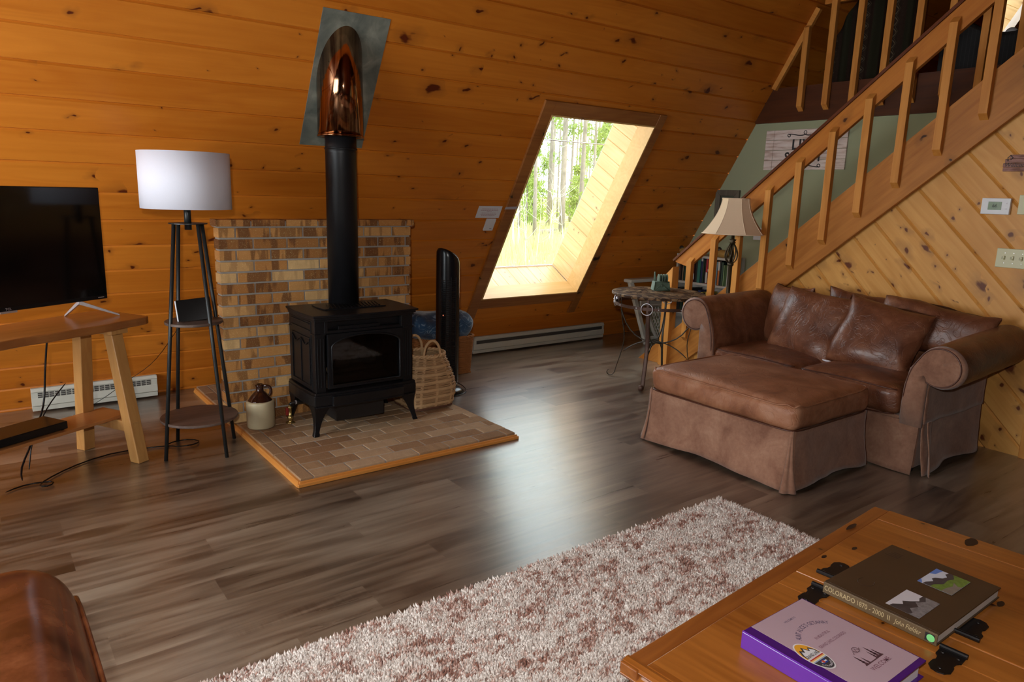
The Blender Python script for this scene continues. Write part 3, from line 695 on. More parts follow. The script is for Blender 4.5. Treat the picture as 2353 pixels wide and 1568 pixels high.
MB().box(sx-0.16, sx+0.16, yf+0.08, yb-0.04, 0.085, 0.225).build('burner_box', m_black, stv)
for sxn in (-1, 1):
    for syn in (-1, 1):
        cx, cy = sx+sxn*0.322, (yf+0.0 if syn < 0 else yb-0.015)
        secs = []
        for t in [i/14 for i in range(15)]:
            z = 0.224-(0.224-HZ)*t; k = (1-t)**2.4
            r = 0.013+0.055*k; out = 0.004-0.016*math.sin(t*PI)*0.6+0.012*t*t
            if t > 0.9: r += 0.003
            secs.append((cx+sxn*out, cy+syn*out, z, r))
        q = MB(); vs = []
        for (x, y, z, r) in secs:
            ix, iy = -sxn, -syn
            vs += [(x+sxn*0.012, y+syn*0.012, z), (x+ix*(r*1.5), y+syn*0.010, z), (x+ix*(r*1.1), y+iy*0.006, z), (x+ix*0.006, y+iy*(r*1.1), z), (x+sxn*0.010, y+iy*(r*1.5), z)]
        m = len(secs); q.add(vs, [tuple(i*5+k for k in (a, (a+1) % 5))+tuple((i+1)*5+k for k in ((a+1) % 5, a)) for i in range(m-1) for a in range(5)]+[(0, 1, 2, 3, 4), tuple((m-1)*5+k for k in (4, 3, 2, 1, 0))])
        q.build('leg', m_cast, stv, bevel=0.003)
# pipe, collar, copper sleeve and flashing
PX, PY = 1.888, 4.288
pp = thing('stove_pipe', (PX, PY, 0.772), 'tall matt black stove pipe rising from the top of the gas stove', 'pipe')
MB().lathe([(0.094, 0.772), (0.094, 1.70), (0.0945, 1.702), (0.0945, 1.712), (0.094, 1.714), (0.094, 1.82)], (PX, PY, 0), 48).build('pipe_body', m_pipe, pp, smooth=False if False else True)
MB().lathe([(0.094, 1.722), (0.099, 1.724), (0.099, 1.732), (0.094, 1.734)], (PX, PY, 0), 48).build('pipe_collar', m_pipe, pp, smooth=True)
fl = thing('flue_flashing', (PX, PY, 1.80), 'grey galvanised flashing plate with a streaked copper sleeve around the stove pipe', 'flue collar')
b = MB(); x0p, x1p, s0, s1 = 1.722, 2.143, 1.755/S60, 2.484/S60
b.box(x0p, x1p, s0, s1, 0.001, 0.0035)
for (x, s_) in ((x0p+0.01, s0+0.01), (x1p-0.01, s0+0.01), (x0p+0.01, s1-0.012), (x1p-0.01, s1-0.012), (x0p+0.21, s1-0.012), (x0p+0.01, s1-0.28), (x1p-0.01, s1-0.28), (x0p+0.01, s0+0.28), (x1p-0.01, s0+0.28)):
    b.box(x-0.004, x+0.004, s_-0.004, s_+0.004, 0.0035, 0.0055)
b.build('flashing_plate', m_galv, fl, M=MS)
R = 0.135; b = MB(); vs = []; n = 64
for i in range(n):
    a = 2*PI*i/n; x, y = PX+R*math.cos(a), PY+R*math.sin(a)
    vs += [(x, y, 1.803), (x, y, (Y0-y)*math.sqrt(3)-0.006)]
b.add(vs, [(2*i, 2*((i+1) % n), 2*((i+1) % n)+1, 2*i+1) for i in range(n)])
b.build('copper_sleeve', m_copper, fl, smooth=True, solid=0.002)
b = MB(); b.lathe([(R-0.002, 1.800), (R+0.004, 1.797), (R+0.006, 1.803), (R+0.001, 1.810)], (PX, PY, 0), 64); b.lathe([(0.096, 1.806), (R, 1.806)], (PX, PY, 0), 64)
b.build('sleeve_rim', m_copper, fl, smooth=True)

# ------------------------------------------------------------ gas valve, jug
gv = thing('gas_valve', (1.600, 4.30, HZ), 'small upright brass gas valve with a side tap at the hearth beside the stove', 'valve')
vx, vy = 1.512, 4.275
gv.location = (vx, vy, HZ)
MB().lathe([(0.030, HZ), (0.030, HZ+0.003), (0.012, HZ+0.007), (0.012, HZ+0.018), (0.017, HZ+0.020), (0.017, HZ+0.042), (0.011, HZ+0.045), (0.010, HZ+0.095), (0.014, HZ+0.097), (0.014, HZ+0.101), (0.009, HZ+0.104), (0.009, HZ+0.115)], (vx, vy, 0), 20).build('brass_body', m_brass, gv, smooth=True)
MB().tube([(vx, vy, HZ+0.112), (vx+0.006, vy, HZ+0.124), (vx+0.05, vy, HZ+0.127), (vx+0.085, vy, HZ+0.127)], 0.010, 10).build('side_pipe', m_black, gv, smooth=True)
MB().lathe([(0.014, 0), (0.014, 0.008)], (0, 0, 0), 6, M=Matrix.Translation((vx+0.034, vy, HZ+0.127)) @ Euler((0, PI/2, 0)).to_matrix().to_4x4()).build('hex_nut', m_silver, gv)
MB().box(vx-0.028, vx-0.010, vy-0.006, vy+0.006, HZ+0.05, HZ+0.10).build('red_tap', plain('red_tap_handle', (0.25, 0.02, 0.015), 0.4), gv, bevel=0.003)
jx, jy = 1.338, 4.300
jug = thing('stoneware_jug', (jx, jy, HZ), 'stoneware jug with cream body and glossy brown shoulder and handle beside the brick wall', 'jug')
R = 0.083
m_crock = plain('cream_stoneware', (0.50, 0.42, 0.26), 0.35, var=0.06, scale=8); m_glaze = plain('dark_brown_glaze', (0.035, 0.010, 0.005), 0.10, var=0.2, coat=0.5)
MB().lathe([(0, 0), (R-0.006, 0), (R, 0.008), (R, 0.158), (R-0.003, 0.166), (R-0.010, 0.168)], (jx, jy, HZ), 40).build('jug_body', m_crock, jug, smooth=True)
MB().lathe([(R-0.010, 0.166), (R-0.014, 0.172), (R-0.030, 0.196), (0.034, 0.218), (0.0225, 0.226), (0.0225, 0.252), (0.026, 0.258), (0.026, 0.265), (0.020, 0.268), (0.016, 0.262), (0.0, 0.258)], (jx, jy, HZ), 36).build('jug_shoulder', m_glaze, jug, smooth=True)
hd = Vector((0.80, -0.60, 0))
pts = [Vector((jx, jy, HZ))+hd*r+Vector((0, 0, z)) for r, z in ((0.018, 0.254), (0.040, 0.262), (0.062, 0.256), (0.070, 0.236), (0.066, 0.214), (0.056, 0.196))]
MB().tube(pts, 0.0095, 10).build('jug_handle', m_glaze, jug, smooth=True, sub=1)

# ------------------------------------------------------------ baseboard heaters
def heater(x0, x1, ztop, label, grid, sx0=0.0):
    h = thing('baseboard_heater', ((x0+x1)/2, 5.44, 0.02), label, 'heater', 'electric baseboard heaters')
    y = Y0-0.02/math.sqrt(3)
    prof = [(5.535, 0.022), (5.462, 0.022), (5.455, 0.030), (5.455, 0.052), (5.448, 0.056), (5.448, 0.100), (5.462, 0.104), (5.462, 0.132), (5.448, 0.136), (5.448, ztop-0.018), (5.456, ztop), (5.445, ztop)]
    prof = [(5.500, 0.015), (5.425, 0.015), (5.420, 0.045), (5.428, 0.048), (5.412, 0.052), (5.412, 0.098), (5.418, 0.100), (5.418, 0.140), (5.412, 0.143), (5.412, ztop-0.018), (5.424, ztop), (5.452, ztop)]
    q = MB(); n = len(prof)
    q.add([(x0, a, b_) for a, b_ in prof]+[(x1, a, b_) for a, b_ in prof], [tuple(range(n-1, -1, -1)), tuple(range(n, 2*n))]+[(i, (i+1) % n, n+(i+1) % n, n+i) for i in range(n)])
    q.build('heater_cabinet', m_heat, h, bevel=0.0015)
    q = MB()
    if grid:
        k = x0+0.035
        while k < x1-0.04:
            for z in (0.103, 0.1155, 0.128): q.box(k, k+0.026, 5.4155, 5.4175, z, z+0.009)
            k += 0.032
    else: q.box(x0+0.03, x1-0.03, 5.4155, 5.4175, 0.105, 0.136)
    q.build('heater_grille', m_slot, h)
    return h
heater(0.232, 0.975, 0.165, 'short cream baseboard heater with a louvred grille beneath the television bench', True)
heater(3.66, 5.32, 0.172, 'long cream baseboard heater with a plain slot along the floor under the slanted window', False)

# ------------------------------------------------------------ television bench
BO = Vector((0.51, 4.33, 0)); bu = Vector((0.868, 0.497, 0)); bv = Vector((-0.497, 0.868, 0)); bz = Vector((0, 0, 1))
MBench = frameM(BO, bu, bv, bz)
be = thing('sawhorse_bench', tuple(BO-bu*0.75), 'rustic sawhorse bench of orange planks on splayed timber legs under the television', 'bench')
q = MB()
n = 40; top = []
for i in range(n+1):
    u = -1.75+(1.97)*i/n; top.append((u, -0.150+0.006*math.sin(u*9)+0.004*math.sin(u*23), 0.170+0.008*math.sin(u*7+1)+0.004*math.sin(u*19)))
top[-1] = (0.22, -0.118, 0.160); top[-2] = (0.185, -0.138, 0.172)
vs = [(u, a, z) for u, a, c in top for z in (0.730, 0.772)]+[(u, c+0.085, z) for u, a, c in top for z in (0.730, 0.772)]
m = 2*(n+1); fs = []
for i in range(n):
    a = 2*i; fs += [(a, a+2, a+3, a+1), (m+a, m+a+1, m+a+3, m+a+2), (a+1, a+3, m+a+3, m+a+1), (a, m+a, m+a+2, a+2)]
fs += [(0, 1, m+1, m), (2*n, m+2*n, m+2*n+1, 2*n+1)]
q.add(vs, fs); q.build('bench_top', m_plank, be, M=MBench, bevel=0.006)
for ub in (0.035, -1.55):
    for sgn in (-1, 1):
        w_ = 0.033
        yb0 = 0.232 if sgn > 0 else -0.195
        bot = [(ub-w_, yb0-w_, 0), (ub+w_, yb0-w_, 0), (ub+w_, yb0+w_, 0), (ub-w_, yb0+w_, 0)]
        tp = [(x+(0.012 if sgn < 0 else -0.085), y-sgn*(0.150 if sgn < 0 else 0.175), 0.729) for x, y, z in bot]
        MB().hexa(bot, tp).build('leg', m_bench, be, M=MBench, bevel=0.004)
    MB().box(ub-0.022, ub+0.022, -0.185, 0.185, 0.165, 0.222).build('cross_beam', m_bench, be, M=MBench, bevel=0.003)
    MB().box(ub-0.05, ub+0.05, -0.12, 0.13, 0.700, 0.729).build('top_cleat', m_bench, be, M=MBench, bevel=0.003)
MB().box(-1.62, 0.10, -0.062, 0.150, 0.223, 0.240).build('lower_shelf', m_shelf, be, M=MBench, bevel=0.002)
# television
MT = frameM(BO+bz*0.772+bv*0.10+bu*0.068, bu, bv, bz)
tv = thing('television', tuple(BO-bu*0.45+bz*0.772), 'wide flat black television on white angled feet standing on the rustic bench', 'television')
MB().box(-0.98, 0.073, -0.012, 0.022, 0.090, 0.687).build('tv_case', m_plastic, tv, M=MT, bevel=0.004)
MB().box(-0.972, 0.066, -0.0135, -0.011, 0.112, 0.680).build('tv_screen', m_screen, tv, M=MT)
MB().box(-0.50, -0.42, -0.016, -0.012, 0.082, 0.092).build('sensor_bar', m_silver, tv, M=MT)
for uf, sgn in ((-0.085, 1), (-0.82, -1)):
    for tip in ((0.165, -0.085), (-0.005, 0.115)):
        q = MB(); A = Vector((uf, 0.004, 0.084)); T_ = Vector((uf+sgn*tip[0], tip[1], 0.004)); e1 = Vector((0, 0, 1)); d_ = (T_-A); sdv = d_.cross(e1).normalized()*0.006
        q.hexa([A-sdv-e1*0.010, A+sdv-e1*0.010, A+sdv+e1*0.012, A-sdv+e1*0.012], [T_-sdv-e1*0.004, T_+sdv-e1*0.004, T_+sdv+e1*0.005, T_-sdv+e1*0.005])
        q.build('tv_foot', m_silver, tv, M=MT, bevel=0.001)
q = MB(); q.text('TCL', 0.016, MT @ frameM((-0.46, -0.0142, 0.1015), (1, 0, 0), (0, 0, 1), (0, -1, 0)), extrude=0.0003); q.build('brand_lettering', m_silver, tv); q = MB(); q.box(0.015, 0.050, -0.0145, -0.0139, 0.0995, 0.1035)
q.build('tv_badge', m_silver, tv, M=MT)
# set-top box on the lower shelf
q = thing('set_top_box', tuple(BO-bu*0.42+bz*0.241), 'flat black set-top box lying on the lower shelf of the bench', 'electronics')
MB().box(-0.62, -0.245, -0.045, 0.135, 0.247, 0.287).build('box_case', m_plastic, q, M=MBench, bevel=0.004)
for u in (-0.60, -0.27):
    for v in (-0.03, 0.115): MB().box(u, u+0.015, v, v+0.012, 0.2405, 0.248).build('foot', m_plastic, q, M=MBench)
def cord(name, pts, r, label, mat=None, **kw):
    o = MB().tube(pts, r, 6).build(name, mat or m_plastic, smooth=True, sub=1)
    return props(o, label, 'cable', **kw)
def W3(u, v, z): p = MBench @ Vector((u, v, z)); return tuple(p)
cord('television_cable', [W3(-0.13, 0.20, 0.74), W3(-0.13, 0.24, 0.60), W3(-0.14, 0.26, 0.44), W3(-0.15, 0.26, 0.34), W3(-0.20, 0.22, 0.27), W3(-0.26, 0.20, 0.20), W3(-0.32, 0.16, 0.12), W3(-0.40, 0.13, 0.05), W3(-0.44, 0.05, 0.008)], 0.006, 'thick black cable hanging behind the bench in front of the short heater')
cord('power_cable', [W3(-0.02, 0.26, 0.40), W3(-0.08, 0.27, 0.34), W3(-0.15, 0.262, 0.275), W3(-0.20, 0.24, 0.22), W3(-0.27, 0.22, 0.14), W3(-0.30, 0.2, 0.05), W3(-0.33, 0.17, 0.006)], 0.004, 'thinner black cable crossing the short heater behind the bench leg')
cord('extension_cord', [(0.02, 4.05, 0.006), (0.10, 4.12, 0.006), (0.20, 4.10, 0.008), (0.24, 4.06, 0.014), (0.20, 4.02, 0.006), (0.15, 4.05, 0.012), (0.22, 4.16, 0.006), (0.34, 4.28, 0.006), (0.52, 4.38, 0.006), (0.70, 4.36, 0.006), (0.82, 4.34, 0.006), (0.85, 4.28, 0.008), (0.94, 4.26, 0.010), (1.0, 4.32, 0.008), (0.93, 4.40, 0.006), (0.83, 4.38, 0.010), (0.80, 4.33, 0.006)], 0.0045, 'black cord lying coiled across the floor under bench and lamp')
cord('lamp_wire', [(0.90, 4.29, 0.70), (0.86, 4.38, 0.60), (0.83, 4.55, 0.48), (0.80, 4.8, 0.36), (0.76, 5.1, 0.24), (0.70, 5.30, 0.13), (0.66, 5.36, 0.08), (0.60, 5.38, 0.04), (0.55, 5.38, 0.01)], 0.0022, 'very thin dark wire drooping from the lamp tray across the short heater')

# ------------------------------------------------------------ tripod floor lamp with trays
LX, LY = 0.962, 4.195
lp = thing('tray_floor_lamp', (LX, LY, 0), 'four-legged dark metal floor lamp with two round trays and a white drum shade', 'floor lamp')
Rl = Matrix.Rotation(math.radians(-23), 4, 'Z')
feet = [Rl @ Vector(v) for v in ((-0.157, -0.16, 0), (0.157, -0.16, 0), (0.157, 0.16, 0), (-0.157, 0.16, 0))]
def legp(f, z): t = z/1.283; return Vector((LX, LY, 0))+f*(1-t)+f.normalized()*0.085*t+Vector((0, 0, z))
for f in feet: MB().tube([legp(f, 0.0), legp(f, 0.6), legp(f, 1.285)], 0.0105, 10).build('leg', m_lampmetal, lp, smooth=True)
for z, r in ((0.738, 0.150), (0.190, 0.205)):
    MB().lathe([(0, z), (r-0.002, z), (r, z+0.002), (r, z+0.013), (r-0.002, z+0.015), (0, z+0.015)], (LX, LY, 0), 48).build('tray', m_tray, lp, smooth=False)
MB().lathe([(0, 1.281), (0.098, 1.281), (0.098, 1.286), (0, 1.286)], (LX, LY, 0), 40).build('top_plate', m_lampmetal, lp)
MB().lathe([(0.018, 1.250), (0.018, 1.38), (0.010, 1.385), (0.010, 1.46), (0.016, 1.465), (0.016, 1.50), (0.0, 1.50)], (LX, LY, 0), 20).build('lamp_stem', m_lampmetal, lp, smooth=True)
q = MB(); q.lathe([(0.226, 1.362), (0.226, 1.655)], (LX, LY, 0), 64); q.f = q.f[:64]; q.tone = q.tone[:64]
q.build('lamp_shade', m_shade, lp, smooth=True, solid=0.002, fixn=False)
q = MB()
for a in (0, 2.09, 4.19): q.tube([(LX, LY, 1.47), (LX+0.225*math.cos(a), LY+0.225*math.sin(a), 1.60)], 0.0025, 6)
q.build('shade_spider', m_lampmetal, lp)
# smart display leaning on the upper tray
c = Vector((0.965, 4.165, 0.755)); ax = Vector((0.90, -0.40, 0)).normalized(); up = Vector((-0.25, 0.08, 1.0)); up = (Vector((0, 0, 1))+Vector((-0.05, 0.28, 0))).normalized(); nn = ax.cross(up).normalized()
ax = Vector((0.93, -0.24, 0.10)).normalized(); up = (up-ax*up.dot(ax)).normalized(); nn = ax.cross(up)
td = thing('smart_display', (0.965, 4.165, 0.754), 'small black smart display with white edge leaning on the upper lamp tray', 'tablet')
MTd = frameM(c+up*0.062-nn*0.0, ax, up, nn)
MB().box(-0.092, 0.088, -0.060, 0.060, -0.014, -0.001).build('display_case', m_white, td, M=MTd, bevel=0.004)
MB().box(-0.086, 0.0885, -0.0605, 0.0605, -0.001, 0.0015).build('display_glass', m_screen, td, M=MTd, bevel=0.001)
MB().box(-0.06, 0.06, -0.060, -0.02, -0.055, -0.010).build('display_base', m_plastic, td, M=MTd, bevel=0.01)
# ------------------------------------------------------------ baskets, fan, things on the wall
def wicker(name, c, dark, cx, cy, off=0.5):
    s = NT(name); X, Y, Z = s.sep(s.obj())[:3]
    f = s.noise(s.obj(), 60.0, 4.0, 0.7); g = s.noise(s.xyz(s.ma('MULTIPLY', X, 9.0), s.ma('MULTIPLY', Y, 9.0), s.ma('MULTIPLY', Z, 90.0)), 1.0, 3.0)
    s.set(color=s.mix(s.ma('MULTIPLY', s.ma('ADD', f, g), 0.5), dark, c), rough=0.6, spec=0.35); s.bump(f, 0.3, 0.003); return s.m
m_splint = wicker('pale_ash_splint', (0.70, 0.46, 0.25), (0.46, 0.28, 0.13), 0, 0)
m_reed = wicker('pale_reed', (0.58, 0.37, 0.19), (0.28, 0.155, 0.07), 0, 0)
m_wick = wicker('honey_wicker', (0.50, 0.21, 0.065), (0.22, 0.075, 0.02), 0, 0)
m_bark = plain('dark_bark_splint', (0.13, 0.055, 0.03), 0.7, var=0.4)
def ring_pts(cx, cy, a, b_, z, n=48, e=2.6, rot=0.0, ph=0):
    out = []
    for i in range(n):
        t = 2*PI*(i+ph)/n; ct, st_ = math.cos(t), math.sin(t)
        x = a*abs(ct)**(2/e)*(1 if ct >= 0 else -1); y = b_*abs(st_)**(2/e)*(1 if st_ >= 0 else -1)
        out.append((cx+x*math.cos(rot)-y*math.sin(rot), cy+x*math.sin(rot)+y*math.cos(rot), z))
    return out
# splint basket on the hearth: square foot, bulging sides, roped rim, two hoop handles
bx, by, brot = 2.425, 4.200, 0.04
sb = thing('splint_basket', (bx, by, HZ), 'pale woven splint basket with two hoop handles on the hearth at the stove side', 'basket')
def sbr(t):   # half width at height fraction t
    return 0.160+0.032*math.sin(min(1, t*1.7)*PI/2)-0.058*max(0, (t-0.32)/0.68)**1.35
HB = 0.345
q = MB()
for k in range(34):
    t = (k+0.5)/34; z = HZ+0.012+HB*t; r = sbr(t)
    e = 5.0-2.6*t
    pts = ring_pts(bx, by, r*1.02, r*0.92, z, 64, e, brot)
    pts = [(p[0]+(p[0]-bx)*0.022*math.sin(i*PI/4+(k % 2)*PI)/1.0, p[1]+(p[1]-by)*0.022*math.sin(i*PI/4+(k % 2)*PI), p[2]+0.0012*math.sin(i*0.9+k*2.1)) for i, p in enumerate(pts)]
    q.tube(pts, 0.0064, 5, closed=True)
q.build('woven_body', m_reed, sb, smooth=True)
q = MB()
for j in range(16):
    vs = []
    for i in range(13):
        t = i/12; r = sbr(t)+0.005; e = 5.0-2.6*t; z = HZ+0.008+HB*t
        rp = ring_pts(bx, by, r*1.02, r*0.92, z, 64, e, brot)
        a_, c_ = Vector(rp[(j*4-1) % 64]), Vector(rp[(j*4+1) % 64]); mid = (a_+c_)/2; d = (c_-a_).normalized()*0.0095
        vs += [tuple(mid-d), tuple(mid+d)]
    q.add(vs, [(2*i, 2*i+1, 2*i+3, 2*i+2) for i in range(12)])
q.build('upright_splints', m_splint, sb, solid=0.0025, fixn=False)
q = MB()
for k in range(6):
    t = 0.10+0.145*k; r = sbr(t)+0.0085; e = 5.0-2.6*t
    lo = ring_pts(bx, by, r*1.02, r*0.92, HZ+0.008+HB*t-0.008, 64, e, brot); hi = ring_pts(bx, by, r*1.02, r*0.92, HZ+0.008+HB*t+0.008, 64, e, brot)
    q.add(lo+hi, [(i, (i+1) % 64, 64+(i+1) % 64, 64+i) for i in range(64)])
q.build('hoop_splints', m_splint, sb, solid=0.002, fixn=False)
q = MB(); q.add(ring_pts(bx, by, 0.17, 0.155, HZ+0.004, 48, 5, brot)+ring_pts(bx, by, 0.172, 0.157, HZ+0.02, 48, 5, brot), [(i, (i+1) % 48, 48+(i+1) % 48, 48+i) for i in range(48)]+[tuple(range(48))])
q.build('basket_foot', m_bark, sb)
q = MB(); zr = HZ+HB+0.016
for ph in (0, PI):
    pts = []
    for i in range(160):
        t = 2*PI*i/160; rr_ = sbr(1.0)+0.006+0.006*math.cos(14*t+ph)
        x, y = rr_*1.02*math.cos(t), rr_*0.92*math.sin(t)
        pts.append((bx+x, by+y, zr+0.006*math.sin(14*t+ph)))
    q.tube(pts, 0.0085, 6, closed=True)
q.build('roped_rim', m_splint, sb, smooth=True)
for sy_, dxh in ((-1, 0.0), (1, -0.012)):
    pts = []
    for i in range(17):
        a = PI*i/16; pts.append((bx+dxh+0.064*math.cos(a), by+sy_*0.112*(1-0.0*math.sin(a)), zr-0.05+0.05*min(1, math.sin(a)*4)+0.105*math.sin(a)))
    MB().tube(pts, 0.0095, 8).build('basket_handle', m_splint, sb, smooth=True)
# honey wicker basket with blanket, standing on the floor near the wall
wx, wy = 3.075, 5.045
wb = thing('wicker_basket', (wx, wy, 0), 'honey brown rectangular wicker basket on the floor behind the black tower heater', 'basket')
q = MB(); ax_, ay_, hb = 0.235, 0.165, 0.305
for k in range(44):
    t = k/43; z = 0.006+hb*t; s_ = 0.93+0.09*t
    pts = ring_pts(wx, wy, ax_*s_, ay_*s_, z, 88, 7, 0.0)
    pts = [(p[0]+(p[0]-wx)*0.018*math.sin(i*PI/2+k*PI), p[1]+(p[1]-wy)*0.018*math.sin(i*PI/2+k*PI), p[2]+0.0014*math.sin(i*1.3+k)) for i, p in enumerate(pts)]
    q.tube(pts, 0.0040, 5, closed=True)
q.build('woven_body', m_wick, wb, smooth=True)
q = MB()
for ph in (0, PI):
    base = ring_pts(wx, wy, ax_*1.03, ay_*1.03, hb+0.012, 120, 7)
    q.tube([(p[0]+0.005*math.cos(i*0.6+ph), p[1]+0.004*math.cos(i*0.6+ph), p[2]+0.006*math.sin(i*0.6+ph)) for i, p in enumerate(base)], 0.0065, 6, closed=True)
q.build('basket_rim', m_wick, wb, smooth=True)
q = MB(); q.box(wx-ax_*0.9, wx+ax_*0.9, wy-ay_*0.88, wy+ay_*0.88, 0.002, 0.012); q.build('basket_base', m_wick, wb)
for sgn in (-1, 1):
    pts = [(wx+sgn*(ax_*1.02+0.030*math.sin(PI*i/10)), wy-0.055+0.11*i/10, hb-0.002+0.028*math.sin(PI*i/10)) for i in range(11)]
    MB().tube(pts, 0.010, 8).build('basket_handle', m_wick, wb, smooth=True)
def bluecloth():
    s = NT('blue_patterned_fleece'); o = s.obj(); dn = s.n('TexNoise', {'Vector': o, 'Scale': 9.0, 'Detail': 2.0}).outputs['Color']
    v = s.mix(0.18, o, dn, 'ADD'); wv = s.n('TexWave', {'Vector': v, 'Scale': 9.0, 'Distortion': 9.0, 'Detail': 1.0, 'Detail Scale': 1.4}, wave_type='RINGS').outputs['Fac']
    a = s.noise(o, 7.0, 3.0)
    base = s.ramp(a, [(0.35, (0.008, 0.022, 0.060)), (0.6, (0.02, 0.075, 0.16)), (0.8, (0.05, 0.14, 0.24))])
    line = s.ma('MULTIPLY', s.ramp(wv, [(0.86, 0.0), (0.97, 1.0)]), s.ramp(s.noise(o, 14.0, 2.0), [(0.4, 0.0), (0.6, 0.55)]))
    s.set(color=s.mix(line, base, (0.35, 0.45, 0.55)), rough=0.95, sheen=0.4); s.bump(s.noise(o, 40.0, 3.0), 0.3, 0.006); return s.m
m_blue = bluecloth()
q = MB(); softbox(q, (wx-0.03, wy-0.01, 0.415), (0.285, 0.160, 0.095), 0.088, (0.01, 0.01, 0.022), 22, 0.030, 3.3)
props(q.build('folded_blanket', m_blue, smooth=True, weld=True, sub=1), 'folded blue patterned fleece blanket heaped on top of the honey wicker basket', 'blanket')
q = MB(); softbox(q, (wx-0.30, wy-0.26, 0.40), (0.16, 0.10, 0.105), 0.09, (0.01, 0.0, 0.03), 20, 0.03, 8.1)
q.build('cushion_roll', m_blue, smooth=True, weld=True, sub=1)
bpy.data.objects.remove(bpy.data.objects['cushion_roll'])
m_stripe = plain('white_striped_cloth', (0.55, 0.55, 0.58), 0.9, var=0.05)
# the blanket's white edge roll that shows above the splint basket
q = MB(); q.tube([(wx-0.36+0.045*math.cos(a), wy-0.19, 0.40+0.045*math.sin(a)) for a in [PI*1.15-i*PI*1.2/12 for i in range(13)]], 0.016, 8, flat=0.7)
blk = bpy.data.objects['folded_blanket']
# tower heater / fan
fx, fy = 2.800, 4.500
tf = thing('tower_fan', (fx, fy, 0), 'tall slim glossy black tower fan with slanted top standing beside the hearth', 'fan')
MB().lathe([(0, 0), (0.125, 0), (0.130, 0.006), (0.128, 0.014), (0.105, 0.032), (0.060, 0.042), (0, 0.044)], (fx, fy, 0), 40).build('fan_base', m_plastic, tf, smooth=True)
MB().tube([(fx-0.135, fy-0.11, 0.006), (fx+0.02, fy-0.16, 0.006), (fx+0.13, fy-0.10, 0.006), (fx+0.168, fy+0.02, 0.02), (fx+0.13, fy+0.09, 0.045), (fx+0.05, fy+0.10, 0.05)], 0.004, 6).build('fan_cord', m_plastic, tf, smooth=True, sub=1)
q = MB(); n = 40; vs = []; tw, tdp = 0.086, 0.088
lv = [0.044, 0.10, 0.5, 0.9, 0.985, 1.02, 1.04]
for li, z in enumerate(lv):
    sc_ = [0.86, 1, 1, 1, 1, 0.985, 0.90][li]
    for i in range(n):
        a = 2*PI*i/n; x = tw*sc_*math.cos(a); y = tdp*sc_*math.sin(a)
        zz = z+(0 if li < 3 else -0.62*(x+0.3*y)*(1 if li > 3 else 0.6))
        vs.append((fx+x, fy+y, zz))
m = len(lv); q.add(vs, [(k*n+i, k*n+(i+1) % n, (k+1)*n+(i+1) % n, (k+1)*n+i) for k in range(m-1) for i in range(n)]+[tuple(range(n-1, -1, -1)), tuple((m-1)*n+i for i in range(n))])
q.build('fan_body', m_plastic, tf, smooth=True)
q = MB()   # louvre slats on the front
fd = Vector((-0.45, -0.89, 0)).normalized(); sd = Vector((fd.y*-1, fd.x, 0))
for k in range(46):
    z = 0.16+0.0155*k
    pts = []
    for i in range(9):
        a = -0.62+1.24*i/8; d = fd*math.cos(a)+sd*math.sin(a); pts.append((fx+d.x*0.0885, fy+d.y*0.0885, z))
    q.tube(pts, 0.0022, 4)
for a in (-0.64, -0.2, 0.2, 0.64):
    d = fd*math.cos(a)+sd*math.sin(a); q.tube([(fx+d.x*0.089, fy+d.y*0.089, 0.15), (fx+d.x*0.089, fy+d.y*0.089, 0.88)], 0.0032, 5)
q.build('fan_louvres', m_black, tf)
d = fd*math.cos(-0.45)+sd*math.sin(-0.45)
q = MB(); q.lathe([(0, 0), (0.003, 0.0), (0.003, 0.004), (0, 0.004)], (fx+d.x*0.089, fy+d.y*0.089, 0.60), 8)
s = NT('power_light'); s.set(color=(0.3, 0.05, 0.02), emis=(1.0, 0.25, 0.12), emiss=2.0); q.build('power_light', s.m, tf)
# notices taped to the slope
def on_slope(name, x0, x1, z0, z1, off, mat, label, cat, lines=(), skew=0.0, rnd_=0.0):
    t = thing(name, ((x0+x1)/2, Y0-(z0+z1)/2/math.sqrt(3), z0), label, cat)
    s0_, s1_ = z0/S60, z1/S60
    q = MB(); q.add([(x0, s0_, off), (x1, s0_, off+0.002), (x1+skew, s1_, off), (x0+skew, s1_, off)], [(0, 1, 2, 3)]); q.build('paper_sheet', mat, t, M=MS, solid=0.0012, fixn=False)
    return t, s0_, s1_
t, s0_, s1_ = on_slope('paper_notice', 3.233, 3.460, 1.294, 1.387, 0.004, m_white, 'white printed paper notice taped to the slanted boards left of the window', 'notice')
q = MB()
for k, (wd, cc) in enumerate(((0.155, 0), (0.17, 0), (0.05, 0), (0.14, 0), (0.15, 0), (0.13, 0))):
    z = s1_-0.024-0.0125*k; 
    x_ = 3.347-wd/2
    while x_ < 3.347+wd/2-0.004:      # unreadable print: rows of short word-length dashes
        l_ = rnd.uniform(0.006, 0.018); e2_ = min(x_+l_, 3.347+wd/2)
        q.add([(x_, z-0.0022, 0.0062), (e2_, z-0.0022, 0.0062), (e2_, z+0.0022, 0.0062), (x_, z+0.0022, 0.0062)], [(0, 1, 2, 3)]); x_ = e2_+0.003
bpy.data.meshes  # printed lines
q2 = q.build('printed_lines', m_redink, t, M=MS, fixn=False)
t, s0_, s1_ = on_slope('white_remote_holder', 3.345, 3.440, 1.192, 1.290, 0.006, m_white, 'small white plastic holder stuck below the paper notice on the boards', 'holder')
bpy.data.objects.remove([c for c in t.children][0])
q = MB(); q.box(3.345, 3.438, s0_, s1_, 0.001, 0.016); q.build('holder_shell', m_white, t, M=MS, bevel=0.006)
q = MB(); q.box(3.398, 3.418, s0_+0.020, s0_+0.024, 0.0162, 0.0166); q.build('small_mark', m_ink, t, M=MS, fixn=False)
